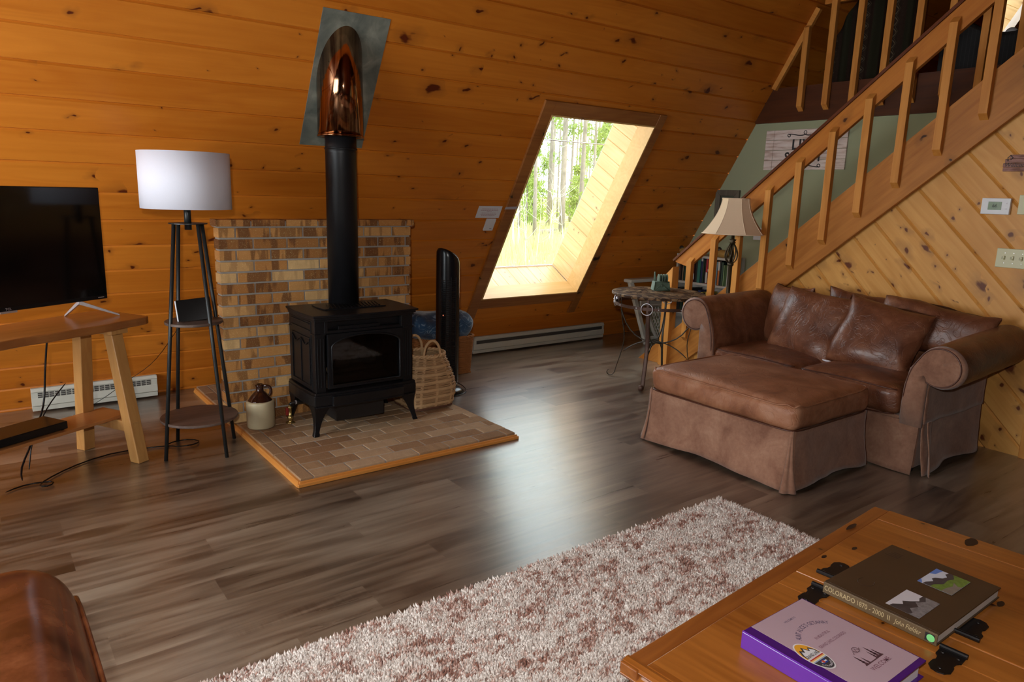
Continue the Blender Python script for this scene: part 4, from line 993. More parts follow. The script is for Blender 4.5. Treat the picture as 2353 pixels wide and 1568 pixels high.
q = MB(); q.add([(3.472, 1.374/S60, 0.0245), (3.590, 1.376/S60, 0.0245), (3.596, 1.398/S60, 0.0245), (3.478, 1.394/S60, 0.0245)], [(0, 1, 2, 3)])
o = q.build('tape_strip', plain('grey_white_tape', (0.42, 0.40, 0.45), 0.5), M=MS, fixn=False, solid=0.0006); props(o, 'short strip of grey-white tape across the left window casing', 'tape')

# ------------------------------------------------------------ right wall plates
def plate(name, label, cat, y0, y1, z0, z1, mat, d=0.014, kids=()):
    t = thing(name, (5.03, (y0+y1)/2, z0), label, cat)
    MB().box(5.03-d, 5.03, min(y0, y1), max(y0, y1), z0, z1).build(name+'_cover' if name != 'thermostat' else 'thermostat_case', mat, t, bevel=0.003)
    return t
t = plate('thermostat', 'white wall thermostat with small green display reading 66 on the diagonal boards', 'thermostat', 1.725, 1.880, 1.452, 1.548, m_white, 0.024)
s = NT('green_display'); f = s.noise(s.obj(), 60.0, 2.0); s.set(color=s.mix(f, (0.07, 0.13, 0.045), (0.13, 0.22, 0.09)), rough=0.25); m_disp = s.m
MB().box(5.0045, 5.006, 1.770, 1.842, 1.478, 1.527).build('display', m_disp, t)
YZ = lambda x, y, z: frameM((x, y, z), (0, -1, 0), (0, 0, 1), (-1, 0, 0))
q = MB(); q.text('66', 0.028, YZ(5.0040, 1.806, 1.502)); q.build('display_digits', m_ink, t, fixn=False)
for z in (1.485, 1.518): MB().box(5.0035, 5.006, 1.742, 1.748, z-0.003, z+0.003).build('button', m_paper, t)
t = plate('switch_plate', 'wide cream switch plate with three upright toggles low on the diagonal boards', 'light switch', 1.585, 1.760, 1.137, 1.252, m_cream, 0.008)
for k, y in enumerate((1.722, 1.676, 1.630)):
    q = MB(); q.text('ON', 0.011, frameM((5.0212, y+0.004, 1.195), (0, 0, 1), (0, 1, 0), (-1, 0, 0))); q.build('switch_lettering', m_ink, t, fixn=False)
    MB().hexa([(5.022, y-0.012, 1.182), (5.022, y-0.003, 1.182), (5.022, y-0.003, 1.208), (5.022, y-0.012, 1.208)], [(5.010, y-0.011, 1.196), (5.010, y-0.004, 1.196), (5.010, y-0.004, 1.206), (5.010, y-0.011, 1.206)]).build('toggle', m_cream, t)
    for z in (1.165, 1.225): MB().box(5.0205, 5.022, y-0.010, y-0.006, z-0.002, z+0.002).build('screw', m_silver, t)
t = plate('blank_plate', 'plain cream wall plate right of the thermostat at the picture edge', 'wall plate', 1.600, 1.688, 1.456, 1.570, m_cream, 0.010)
m_plaid = None
s = NT('pink_brown_weathered_sign'); X, Y, Z = s.sep(s.obj())[:3]
f = s.noise(s.xyz(0.0, s.ma('MULTIPLY', Y, 12.0), s.ma('MULTIPLY', Z, 90.0)), 1.0, 3.0)
s.set(color=s.ramp(f, [(0.35, (0.16, 0.065, 0.045)), (0.6, (0.38, 0.20, 0.17)), (0.8, (0.48, 0.30, 0.26))]), rough=0.7); m_plaid = s.m
t = thing('welcome_sign', (5.02, 1.72, 1.705), 'small pinkish weathered wooden sign reading Welcome with an arched top', 'sign')
for k, (y0_, y1_) in enumerate(((1.60, 1.798), (1.60, 1.800), (1.60, 1.792), (1.60, 1.770))):
    MB().box(5.010, 5.026, y0_, y1_, 1.706+0.0245*k, 1.729+0.0245*k).build('sign_slat', m_plaid, t, bevel=0.003)
q = MB(); q.text('Welcome', 0.034, YZ(5.0094, 1.725, 1.742), font_shear=0.2); q.build('sign_lettering', m_ink, t, fixn=False)
MB().tube([(5.0085, 1.775, 1.765), (5.0085, 1.778, 1.785), (5.0085, 1.765, 1.798), (5.0085, 1.752, 1.785), (5.0085, 1.762, 1.772)], 0.0025, 6).build('curl', m_ink, t, smooth=True)

# ------------------------------------------------------------ green wall: sign, frame, switch
XW = XG
def sc6(v): return v*XG/6.15
t = thing('wall_sign', (XW-0.01, 3.75, 1.76), 'whitewashed plank wall sign reading LIVE SIMPLY with scroll ornaments behind the stair rail', 'sign')
s = NT('whitewashed_planks'); X, Y, Z = s.sep(s.obj())[:3]
f = s.noise(s.xyz(0.0, s.ma('MULTIPLY', Y, 5.0), s.ma('MULTIPLY', Z, 50.0)), 1.0, 4.0, 0.6)
s.set(color=s.ramp(f, [(0.32, (0.44, 0.30, 0.24)), (0.5, (0.68, 0.57, 0.52)), (0.75, (0.74, 0.66, 0.62))]), rough=0.8); m_wash = s.m
sy0, sy1, sz0, sz1 = 3.360, 4.150, 1.768, 2.122
for k in range(4):
    hgt = (sz1-sz0)/4; MB().box(XW-0.018, XW-0.002, sy0+0.0, sy1-0.085, sz0+hgt*k+0.0015, sz0+hgt*(k+1)-0.0015).build('plank', m_wash, t, bevel=0.002)
    MB().box(XW-0.018, XW-0.002, sy1-0.083, sy1, sz0+hgt*k+0.001, sz0+hgt*(k+1)-0.001).build('plank', m_wash, t, bevel=0.002)
q = MB(); q.text('LIVE', 0.125, YZ(XW-0.0190, 3.755, 1.985), sxy=(0.95, 1), spacing=1.15, bold=0.03); q.build('sign_lettering', m_ink, t, fixn=False)
q = MB(); q.text('SIMPLY', 0.115, YZ(XW-0.0190, 3.755, 1.878), sxy=(0.95, 1), spacing=1.12, bold=0.03); q.build('sign_lettering', m_ink, t, fixn=False)
def scroll(sgn, z0_, flip):
    pts = []
    for i in range(14): a = i/13*PI*1.9; r = 0.006+0.012*i/13; pts.append((3.755+sgn*(0.155+r*math.cos(a+1.0)), z0_+flip*(0.0+r*math.sin(a+1.0))))
    for i in range(1, 12): t_ = i/11; pts.append((3.755+sgn*(0.150*(1-t_)), z0_+flip*(0.014*math.cos(t_*PI*1.1)-0.004+0.02*t_*t_)))
    return [(XW-0.019, y, z) for y, z in pts]
for sgn in (-1, 1):
    for z0_, fl_ in ((2.072, 1), (1.803, -1)): MB().tube(scroll(sgn, z0_, fl_), 0.0042, 6).build('scroll', m_ink, t, smooth=True)
MB().tube([(XW-0.019, 3.755+0.014*math.sin(a), 2.092+0.015*-math.cos(a)) for a in [i*2*PI/12 for i in range(12)]], 0.003, 6, closed=True).build('scroll', m_ink, t, smooth=True)
t = thing('picture_frame', (XW-0.01, 4.52, 1.31), 'empty weathered grey wooden picture frame on the green wall behind the lamp shade', 'picture frame')
s = wood('weathered_grey_wood', (0.17, 0.145, 0.105), (0.075, 0.06, 0.045), (0.03, 0.02, 0.015), axis='z', rough=0.8)
fy0, fy1, fz0, fz1 = 4.386, 4.660, 1.300, 1.580
FM = YZ(XW, fy1, fz0)   # local x towards -y, local y up, local z into the room
Wf, Hf, bt = fy1-fy0, fz1-fz0, 0.055
for poly in ([(0, 0), (Wf, 0), (Wf-bt, bt), (bt, bt)], [(Wf, 0), (Wf, Hf), (Wf-bt, Hf-bt), (Wf-bt, bt)], [(Wf, Hf), (0, Hf), (bt, Hf-bt), (Wf-bt, Hf-bt)], [(0, Hf), (0, 0), (bt, bt), (bt, Hf-bt)]):
    MB().prism(poly, 0.030, FM).build('frame_side', s, t, bevel=0.004)
q = MB(); q.box(bt, Wf-bt, bt, Hf-bt, 0.001, 0.006); q.M = Matrix.Identity(4); q.build('backing_board', plain('dark_backing', (0.07, 0.075, 0.05), 0.8), t, M=FM)
t = thing('wall_switch', (XW-0.01, 4.16, 1.12), 'single cream light switch on the green wall half hidden by the beige lamp shade', 'light switch')
MB().box(XW-0.007, XW-0.001, 4.115, 4.195, 1.118, 1.232).build('switch_cover', m_white, t, bevel=0.002)
MB().box(XW-0.018, XW-0.006, 4.150, 4.160, 1.165, 1.190).build('toggle', m_white, t)

# ------------------------------------------------------------ bookcase with books
bc = thing('bookcase', (5.92, 4.66, 0), 'low whitewashed bookcase with two filled shelves behind the stair balusters', 'bookcase')
m_bcw = plain('chalky_white_paint', (0.46, 0.44, 0.40), 0.6, var=0.08, scale=12)
bx0, bx1, byL, byR = 5.79, 6.03, 4.885, 4.26
for y in (byL, byR): MB().box(bx0, bx1, y-0.012, y+0.012, 0.0, 0.92).build('side_panel', m_bcw, bc, bevel=0.002)
for z in (0.03, 0.34, 0.655, 0.925): MB().box(bx0, bx1, byR-0.012, byL+0.012, z-0.012, z+0.012).build('shelf', m_bcw, bc, bevel=0.002)
MB().box(bx1-0.008, bx1-0.001, byR, byL, 0.0, 0.92).build('back_panel', m_bcw, bc)
pal = {'dark maroon': (0.10, 0.015, 0.012), 'black': (0.015, 0.015, 0.016), 'teal green': (0.03, 0.15, 0.12), 'navy blue': (0.015, 0.025, 0.09), 'red and white': (0.42, 0.03, 0.04), 'white': (0.55, 0.55, 0.52),
       'orange': (0.55, 0.16, 0.03), 'dark brown': (0.07, 0.03, 0.015), 'dark green': (0.02, 0.05, 0.03), 'grey': (0.22, 0.23, 0.24), 'mustard yellow': (0.42, 0.33, 0.05), 'pale green': (0.25, 0.38, 0.18), 'light blue': (0.18, 0.30, 0.36), 'tan': (0.35, 0.22, 0.11)}
bmat = {k: plain(k.replace(' ', '_')+'_cover', v, 0.45, var=0.1, scale=20) for k, v in pal.items()}
m_pages = plain('book_pages', (0.55, 0.50, 0.40), 0.9, var=0.05)
def book(x, y, z, th, h, dp, colr, label, tilt=0.0, group='books on the bookcase', band=None):
    o = thing('book', (x, y, z), label, 'book', group)
    o.rotation_euler = (tilt, 0, 0); M = world_of(o)
    q = MB(); q.box(0, dp, -th, 0, 0, 0.0025*0+h); Mi = MB()
    c = MB(); c.box(0, 0.003, 0, -th, 0, h); c.box(0.0, dp, -0.002, 0.0, 0, h); c.box(0, dp, -th, -th+0.002, 0, h)
    c.build('cover', bmat[colr], o, M=M)
    p = MB(); p.box(0.003, dp-0.004, -th+0.002, -0.002, 0.003, h-0.004); p.build('pages', m_pages, o, M=M)
    if band: k = MB(); k.box(-0.0008, 0.001, -th+0.001, -0.001, h*band[1], h*band[2]); k.build('spine_label', bmat[band[0]], o, M=M)
    return o
top = [('dark brown', .022, .205, None), ('black', .018, .215, ('tan', .72, .82)), ('tan', .012, .19, None), ('dark green', .028, .20, None), ('dark maroon', .016, .20, None), ('black', .024, .235, None), ('grey', .02, .21, ('black', .6, .8)),
       ('dark brown', .03, .22, None), ('dark maroon', .018, .24, ('white', .1, .35)), ('black', .034, .235, None), ('teal green', .038, .240, None), ('navy blue', .022, .250, ('white', .86, .96)), ('dark green', .018, .235, None), ('black', .020, .24, None),
       ('red and white', .022, .245, ('white', .02, .45)), ('dark maroon', .018, .24, ('white', .5, .6)), ('black', .02, .225, None), ('navy blue', .03, .23, None), ('black', .022, .235, ('white', .02, .12)), ('light blue', .022, .225, None), ('orange', .024, .230, ('white', .62, .98)), ('black', .018, .24, None), ('dark green', .026, .225, None), ('pale green', .012, .2, None)]
y = byL-0.020; names = set(); k_ = 0
def uniq(base):
    return base
prevc = 'left end'
for i, (c, th, h, band) in enumerate(top):
    if y-th < byR+0.014: break
    desc = '%s book, upper shelf, just right of the %s' % (c, (prevc+' one') if prevc != 'left end' else 'left side panel')
    if band: desc = '%s book with %s spine label, upper shelf, right of the %s' % (c, band[0], (prevc+' one') if prevc != 'left end' else 'side panel')
    if desc in names: desc = desc.replace(' book', ' taller book' if h > 0.22 else ' shorter book', 1)
    if desc in names: desc = desc.replace('upper shelf', 'upper shelf lamp end')
    names.add(desc); book(bx0+0.012+0.01*rnd.random(), y, 0.668, th, h, 0.17, c, desc, tilt=0.0, band=band); y -= th+0.0008; prevc = c
y = byL-0.020; prevc = 'left end'
low = [('black', .04, .24, None), ('dark green', .03, .22, None), ('black', .035, .23, ('grey', .6, .7)), ('dark brown', .03, .21, None), ('black', .04, .25, None), ('tan', .015, .2, None), ('black', .03, .23, None), ('dark green', .035, .22, None), ('navy blue', .03, .24, None), ('mustard yellow', .028, .225, None), ('black', .03, .22, None), ('mustard yellow', .018, .23, ('black', .4, .6)), ('black', .034, .21, None), ('white', .016, .17, None), ('light blue', .02, .19, None), ('black', .03, .2, None), ('dark maroon', .03, .22, None), ('grey', .03, .22, None), ('black', .03, .23, None)]
for i, (c, th, h, band) in enumerate(low):
    if y-th < byR+0.014: break
    desc = '%s book, lower shelf, just right of the %s' % (c, (prevc+' one') if prevc != 'left end' else 'left side panel')
    if desc in names: desc = desc.replace(' book', ' taller book' if h > 0.22 else ' shorter book', 1)
    if desc in names: desc = desc.replace('lower shelf', 'lower shelf lamp end')
    names.add(desc); book(bx0+0.012, y, 0.353, th, h, 0.17, c, desc, band=band); y -= th+0.0008; prevc = c
m_duck = plain('ochre_carved_wood', (0.36, 0.20, 0.05), 0.4, var=0.5, scale=18); m_duckd = plain('dark_carved_wood', (0.03, 0.02, 0.012), 0.5)
for (y, lab, s_) in ((4.86, 'small ochre and dark carved ornament on the bookcase, left of the newel post', 0.85), (4.39, 'larger ochre and dark carved ornament on the bookcase near the beige lamp', 1.1)):
    t = thing('carved_ornament', (5.86, y, 0.937), lab, 'ornament')
    Z0 = 0.938; q = MB(); softbox(q, (5.86, y, Z0+0.030*s_), (0.035*s_, 0.062*s_, 0.029*s_), 0.026*s_, (0, 0.01, 0.008), 8); q.build('body', m_duck, t, smooth=True, weld=True, sub=1)
    q = MB(); softbox(q, (5.855, y+0.045*s_, Z0+0.064*s_), (0.020*s_, 0.026*s_, 0.021*s_), 0.018*s_, (0, 0.004, 0.004), 8); q.build('head', m_duckd, t, smooth=True, weld=True, sub=1)
    q = MB(); q.hexa([(5.85, y+0.066*s_, Z0+0.052*s_), (5.866, y+0.066*s_, Z0+0.052*s_), (5.862, y+0.092*s_, Z0+0.054*s_), (5.854, y+0.092*s_, Z0+0.054*s_)], [(5.85, y+0.066*s_, Z0+0.066*s_), (5.866, y+0.066*s_, Z0+0.066*s_), (5.862, y+0.092*s_, Z0+0.058*s_), (5.854, y+0.092*s_, Z0+0.058*s_)]); q.build('beak', m_duck, t)

# ------------------------------------------------------------ beige lamp behind the loveseat arm
lx, ly = 4.80, 3.515
bl_ = thing('bronze_floor_lamp', (lx, ly, 0), 'bronze pole floor lamp with a beige bell shade standing behind the loveseat arm', 'floor lamp')
m_bronze = plain('aged_bronze', (0.055, 0.038, 0.018), 0.42, 0.6, var=0.3)
m_beige = plain('beige_silk_shade', (0.72, 0.53, 0.35), 0.8, var=0.03, scale=120)
MB().lathe([(0, 0), (0.13, 0), (0.135, 0.01), (0.12, 0.022), (0.05, 0.035), (0.022, 0.06), (0.016, 0.10), (0.016, 0.55), (0.020, 0.555), (0.020, 0.57), (0.016, 0.575), (0.016, 0.975), (0.024, 0.985), (0.024, 1.0), (0.015, 1.01)], (lx, ly, 0), 24).build('lamp_pole', m_bronze, bl_, smooth=True)
q = MB()
for k in range(9):
    a0 = 2*PI*k/9; pts = []
    for i in range(13):
        t_ = i/12; r = 0.014+0.046*math.sin(PI*t_**0.62)*(0.55+0.45*t_)*1.05; a = a0+0.55*t_
        pts.append((lx+r*math.cos(a), ly+r*math.sin(a), 1.0+0.155*t_))
    q.tube(pts, 0.0042, 6)
q.build('cage_ornament', m_bronze, bl_, smooth=True)
MB().lathe([(0.010, 1.0), (0.010, 1.155), (0.028, 1.158), (0.018, 1.17), (0.030, 1.185), (0.012, 1.19), (0.012, 1.26), (0.018, 1.265), (0.018, 1.30), (0, 1.30)], (lx, ly, 0), 20).build('lamp_neck', m_bronze, bl_, smooth=True)
def bell(t_): return 0.108+0.142*t_**1.75     # radius, t=0 top .. 1 bottom
q = MB(); angs = []
for k in range(4):
    a = k*PI/2+0.55; angs += [a-0.46, a+0.46]
vs = []; NT_ = 12
for i in range(NT_+1):
    t_ = i/NT_; r = bell(t_); z = 1.502-0.272*t_
    for a in angs: vs.append((lx+r*math.cos(a), ly+r*math.sin(a), z-0.0*abs(math.sin(2*(a-0.55)))))
q.add(vs, [(i*8+j, i*8+(j+1) % 8, (i+1)*8+(j+1) % 8, (i+1)*8+j) for i in range(NT_) for j in range(8)])
q.build('lamp_shade', m_beige, bl_, solid=0.002, fixn=False)
q = MB()
for zz, t_ in ((1.500, 0.0), (1.232, 1.0)):
    r = bell(t_)+0.002; q.tube([(lx+r*math.cos(a), ly+r*math.sin(a), zz) for a in angs], 0.004, 6, closed=True)
for a in angs: q.tube([(lx+(bell(i/12)+0.001)*math.cos(a), ly+(bell(i/12)+0.001)*math.sin(a), 1.502-0.272*i/12) for i in range(13)], 0.0022, 5)
q.build('shade_trim', plain('pale_shade_piping', (0.78, 0.60, 0.42), 0.7), bl_, smooth=True)
q = MB()
for a in (0.3, 2.4, 4.5): q.tube([(lx, ly, 1.31), (lx+0.05*math.cos(a), ly+0.05*math.sin(a), 1.42), (lx+0.106*math.cos(a), ly+0.106*math.sin(a), 1.495)], 0.0022, 5)
q.build('shade_harp', m_bronze, bl_)

# ------------------------------------------------------------ iron side table
tx, ty, tz, tr = 4.42, 3.90, 0.742, 0.372
m_iron = plain('rusty_iron', (0.075, 0.035, 0.022), 0.5, 0.4, var=0.5, scale=40, bump=0.2)
m_irong = plain('grey_brown_iron', (0.05, 0.04, 0.03), 0.45, 0.5, var=0.4, scale=30)
s = NT('weathered_copper_mosaic'); vo = s.n('TexVoronoi', {'Vector': s.obj(), 'Scale': 24.0}); f = s.noise(s.obj(), 14.0, 4.0, 0.6)
e_ = s.n('TexVoronoi', {'Vector': s.obj(), 'Scale': 24.0}, feature='DISTANCE_TO_EDGE').outputs['Distance']
c = s.ramp(s.ma('ADD', s.ma('MULTIPLY', s.sep(vo.outputs['Color'])[0], 0.5), s.ma('MULTIPLY', f, 0.5)), [(0.3, (0.035, 0.015, 0.007)), (0.5, (0.12, 0.062, 0.028)), (0.75, (0.28, 0.18, 0.095))])
s.set(color=s.mix(s.ramp(e_, [(0.02, 1.0), (0.07, 0.0)]), c, (0.02, 0.010, 0.006)), rough=0.6, spec=0.15); s.bump(s.ma('MULTIPLY', e_, 3.0), 0.5, 0.003); m_mosaic = s.m
it = thing('iron_side_table', (tx, ty, 0), 'round iron side table with pierced brown top, strap and ring trim and curled legs', 'table')
MB().lathe([(0, tz-0.022), (tr-0.012, tz-0.022), (tr, tz-0.018), (tr, tz-0.003), (tr-0.004, tz), (0, tz)], (tx, ty, 0), 64).build('table_top', m_mosaic, it, smooth=False)
legang = [math.atan2(3.729-ty, 4.105-tx)+k*PI/2 for k in range(4)]
for k, a in enumerate(legang):
    d = Vector((math.cos(a), math.sin(a), 0)); c0 = Vector((tx, ty, 0))
    prof = [(0.300, 0.700), (0.305, 0.62), (0.290, 0.50), (0.255, 0.38), (0.262, 0.28), (0.290, 0.17), (0.318, 0.08), (0.325, 0.035), (0.345, 0.010), (0.375, 0.006), (0.395, 0.022), (0.392, 0.045), (0.375, 0.055)]
    wd = 0.020 if k == 0 else 0.011
    MB().tube([c0+d*r+Vector((0, 0, z)) for r, z in prof], wd, 6, flat=0.35, up=tuple(d)).build('leg', m_iron if k == 0 else m_irong, it, smooth=True, sub=1)
    # curved braces to a knot under the middle
    pr2 = [(0.305, 0.60), (0.26, 0.46), (0.17, 0.365), (0.06, 0.325), (0.0, 0.330)]
    MB().tube([c0+d*r+Vector((0, 0, z)) for r, z in pr2], 0.0062, 7).build('brace', m_irong, it, smooth=True, sub=1)
    pr3 = [(0.275, 0.215), (0.19, 0.29), (0.08, 0.335), (0.0, 0.338)]
    MB().tube([c0+d*r+Vector((0, 0, z)) for r, z in pr3], 0.0055, 7).build('brace', m_irong, it, smooth=True, sub=1)
q = MB(); q.tube([(tx+0.052*math.cos(a), ty+0.052*math.sin(a), 0.330+0.006*math.sin(2*a)) for a in [i*2*PI/16 for i in range(16)]], 0.0055, 6, closed=True); q.build('centre_ring', m_irong, it, smooth=True)
# leather strap under the rim with buckles and the ring over the front leg
q = MB(); vs = []; n = 72
for i in range(n):
    a = 2*PI*i/n; r = 0.338
    vs += [(tx+r*math.cos(a), ty+r*math.sin(a), 0.636), (tx+r*math.cos(a), ty+r*math.sin(a), 0.660)]
q.add(vs, [(2*i, 2*((i+1) % n), 2*((i+1) % n)+1, 2*i+1) for i in range(n)]); q.build('leather_strap', m_iron, it, solid=0.005, fixn=False)
q = MB()
for k in range(12):
    a = legang[0]+PI*2*k/12+0.26; q.lathe([(0, 0), (0.006, 0), (0.004, 0.004), (0, 0.005)], (0, 0, 0), 8, M=Matrix.Translation((tx+0.342*math.cos(a), ty+0.342*math.sin(a), 0.648)) @ Vector((math.cos(a), math.sin(a), 0)).to_track_quat('Z', 'Y').to_matrix().to_4x4())
q.build('strap_studs', m_silver, it)
for k, a in enumerate(legang):
    d = Vector((math.cos(a), math.sin(a), 0)); sd_ = Vector((-d.y, d.x, 0)); c0 = Vector((tx, ty, 0.648))+d*0.350
    MB().tube([c0+sd_*0.045*math.cos(t_)+Vector((0, 0, 0.045*math.sin(t_))) for t_ in [i*2*PI/28 for i in range(28)]], 0.0035, 7, closed=True).build('harness_ring', m_silver, it, smooth=True)
    MB().box(-0.006, 0.006, -0.008, 0.008, -0.05, 0.05, M=Matrix.Translation(Vector((tx, ty, 0.665))+d*0.325) @ Matrix.Rotation(a, 4, 'Z')).build('strap_hanger', m_iron, it)
for da in (-0.25, -0.10, 0.08):
    a = legang[3]+da; d = Vector((math.cos(a), math.sin(a), 0))
    MB().lathe([(0.004, -0.022), (0.010, -0.020), (0.012, -0.01), (0.006, 0.0), (0.012, 0.012), (0.005, 0.02), (0, 0.022)], (tx+0.352*d.x, ty+0.352*d.y, 0.652), 12).build('buckle', m_silver, it, smooth=True)
# green holder with coasters on the table
m_verd = plain('verdigris_green', (0.085, 0.125, 0.085), 0.55, 0.2, var=0.45, scale=30, bump=0.3)
ox, oy = 4.535, 3.985; gz0 = tz+0.001
ch = thing('coaster_holder', (ox, oy, gz0), 'small verdigris green holder with a loop and upright coasters on the iron side table', 'coaster holder')
GR = Matrix.Translation((ox, oy, gz0)) @ Matrix.Rotation(math.radians(-32), 4, 'Z')
w0, w1, d0, d1, hh = 0.070, 0.062, 0.045, 0.038, 0.075
q = MB(); q.hexa([(-w0, -d0, 0), (w0, -d0, 0), (w0, d0, 0), (-w0, d0, 0)], [(-w1, -d1, hh), (w1, -d1, hh), (w1, d1, hh), (-w1, d1, hh)]); q.build('holder_box', m_verd, ch, M=GR, bevel=0.004)
q = MB()
for x in (-1, 1):
    q.tube([(x*(w0-0.004), -d0-0.002, 0.004), (x*(w1-0.004), -d1-0.002, hh-0.004)], 0.005, 6)
q.tube([(-w0, -d0-0.002, 0.004), (w0, -d0-0.002, 0.004)], 0.005, 6); q.tube([(-w1, -d1-0.002, hh-0.004), (w1, -d1-0.002, hh-0.004)], 0.005, 6)
q.tube([(-w0+0.01, -d0-0.002, 0.006), (0, -d1-0.004, 0.055), (w0-0.01, -d0-0.002, 0.006)], 0.004, 6)
q.lathe([(0, 0), (0.012, 0.0), (0.010, 0.004), (0, 0.005)], (0, 0, 0), 10, M=Matrix.Translation((0, -0.0425, 0.04)) @ Matrix.Rotation(PI/2, 4, 'X')); q.build('raised_trim', m_verd, ch, M=GR, smooth=True)
for k in range(4):
    x = -0.022+0.021*k
    q = MB(); q.prism([(-0.034, 0.0), (0.034, 0.0), (0.036, 0.055), (0.026, 0.072), (0, 0.078), (-0.026, 0.072), (-0.036, 0.055)], 0.009, frameM((x, 0, hh-0.02), (0, 1, 0), (0, 0, 1), (1, 0, 0))); q.build('coaster', m_verd, ch, M=GR, bevel=0.002)
q = MB(); q.tube([(-0.052, -0.020, hh-0.01), (-0.056, -0.020, hh+0.055), (-0.054, 0, hh+0.082), (-0.050, 0.020, hh+0.055), (-0.050, 0.020, hh-0.01)], 0.006, 8); q.build('loop', m_verd, ch, M=GR, smooth=True, sub=1)
# folded white resin chair leaning behind the table
m_resin = plain('white_resin', (0.50, 0.49, 0.44), 0.45, var=0.04)
rc = thing('folded_resin_chair', (5.42, 4.93, 0), 'folded white resin garden chair with a lattice back leaning by the dark wall', 'chair')
def RCp(x, z): return (x, 5.00-0.12*(1-abs(z)/0.7)+0.0, z)
yl = lambda z: 4.965+0.05*z
q = MB(); q.hexa([(5.455, yl(0)-0.03, 0.003), (5.505, yl(0)-0.03, 0.003), (5.505, yl(0)+0.01, 0.003), (5.455, yl(0)+0.01, 0.003)], [(5.20, yl(.66)-0.03, 0.66), (5.262, yl(.66)-0.03, 0.66), (5.262, yl(.66)+0.01, 0.66), (5.20, yl(.66)+0.01, 0.66)]); q.build('side_rail', m_resin, rc, bevel=0.008)
q = MB(); q.hexa([(5.90-0.05, yl(0)-0.03, 0.003), (5.90, yl(0)-0.03, 0.003), (5.90, yl(0)+0.01, 0.003), (5.85, yl(0)+0.01, 0.003)], [(5.80, yl(.66)-0.03, 0.66), (5.86, yl(.66)-0.03, 0.66), (5.86, yl(.66)+0.01, 0.66), (5.80, yl(.66)+0.01, 0.66)]); q.build('side_rail', m_resin, rc, bevel=0.008)
MB().box(5.18, 5.88, yl(.66)-0.07, yl(.66)+0.04, 0.655, 0.690).build('arm_rest', m_resin, rc, bevel=0.012)
MB().box(5.50, 5.88, yl(0)-0.02, yl(0)+0.005, 0.05, 0.085).build('cross_rail', m_resin, rc, bevel=0.008)
MB().box(5.36, 5.86, yl(.4)-0.035, yl(.4), 0.405, 0.465).build('cross_rail', m_resin, rc, bevel=0.010)
out = [(5.485, 0.405), (5.835, 0.405), (5.825, 0.28), (5.77, 0.14), (5.70, 0.075), (5.655, 0.065), (5.61, 0.075), (5.56, 0.14), (5.495, 0.28)]
fr_ = [(x, yl(z)-0.030, z) for x, z in out]
MB().tube(fr_, 0.017, 8, closed=True).build('back_frame', m_resin, rc, smooth=True)
q = MB()
def inside(x, z):
    c_ = False; n = len(out)
    for i in range(n):
        (x1_, z1_), (x2_, z2_) = out[i-1], out[i]
        if (z1_ > z) != (z2_ > z) and x < (x2_-x1_)*(z-z1_)/(z2_-z1_)+x1_: c_ = not c_
    return c_
for sl_ in (-1, 1):
    for k in range(-30, 30):
        seg_ = []; x_off = k*0.042
        for i in range(60):
            z = 0.06+0.35*i/59; x = 5.65+x_off+sl_*(z-0.2)*0.6
            if inside(x, z): seg_.append((x, yl(z)-0.030+0.003*sl_, z))
        if len(seg_) > 2: q.tube([seg_[0], seg_[-1]], 0.005, 5)
q.build('lattice', m_resin, rc)
# ------------------------------------------------------------ loveseat
sofa = thing('loveseat', (4.55, 2.47, 0), 'brown leather loveseat with rolled arms and suede skirt against the diagonal board wall', 'sofa')
SXF, SXB = 4.14, 4.955
def arm_profile(yc_in, sgn, ztop, n=26):
    """outline of a rolled arm in (y, z): starts inside bottom, goes over the roll and down the outside"""
    R_ = 0.118; cy_ = yc_in+sgn*0.188; cz = ztop-R_
    pts = [(yc_in, 0.28), (yc_in, 0.40), (yc_in+sgn*0.004, 0.50), (yc_in+sgn*0.022, 0.60)]
    for i in range(n):
        a = math.radians(158-(158+128)*i/(n-1)); pts.append((cy_-sgn*0+(-sgn)*(-math.cos(a))*-1*R_*1.0 if False else cy_+sgn*math.cos(a)*R_*1.05, cz+math.sin(a)*R_))
    pts += [(yc_in+sgn*0.128, cz-R_*0.93), (yc_in+sgn*0.126, 0.42), (yc_in+sgn*0.128, 0.28)]
    return pts
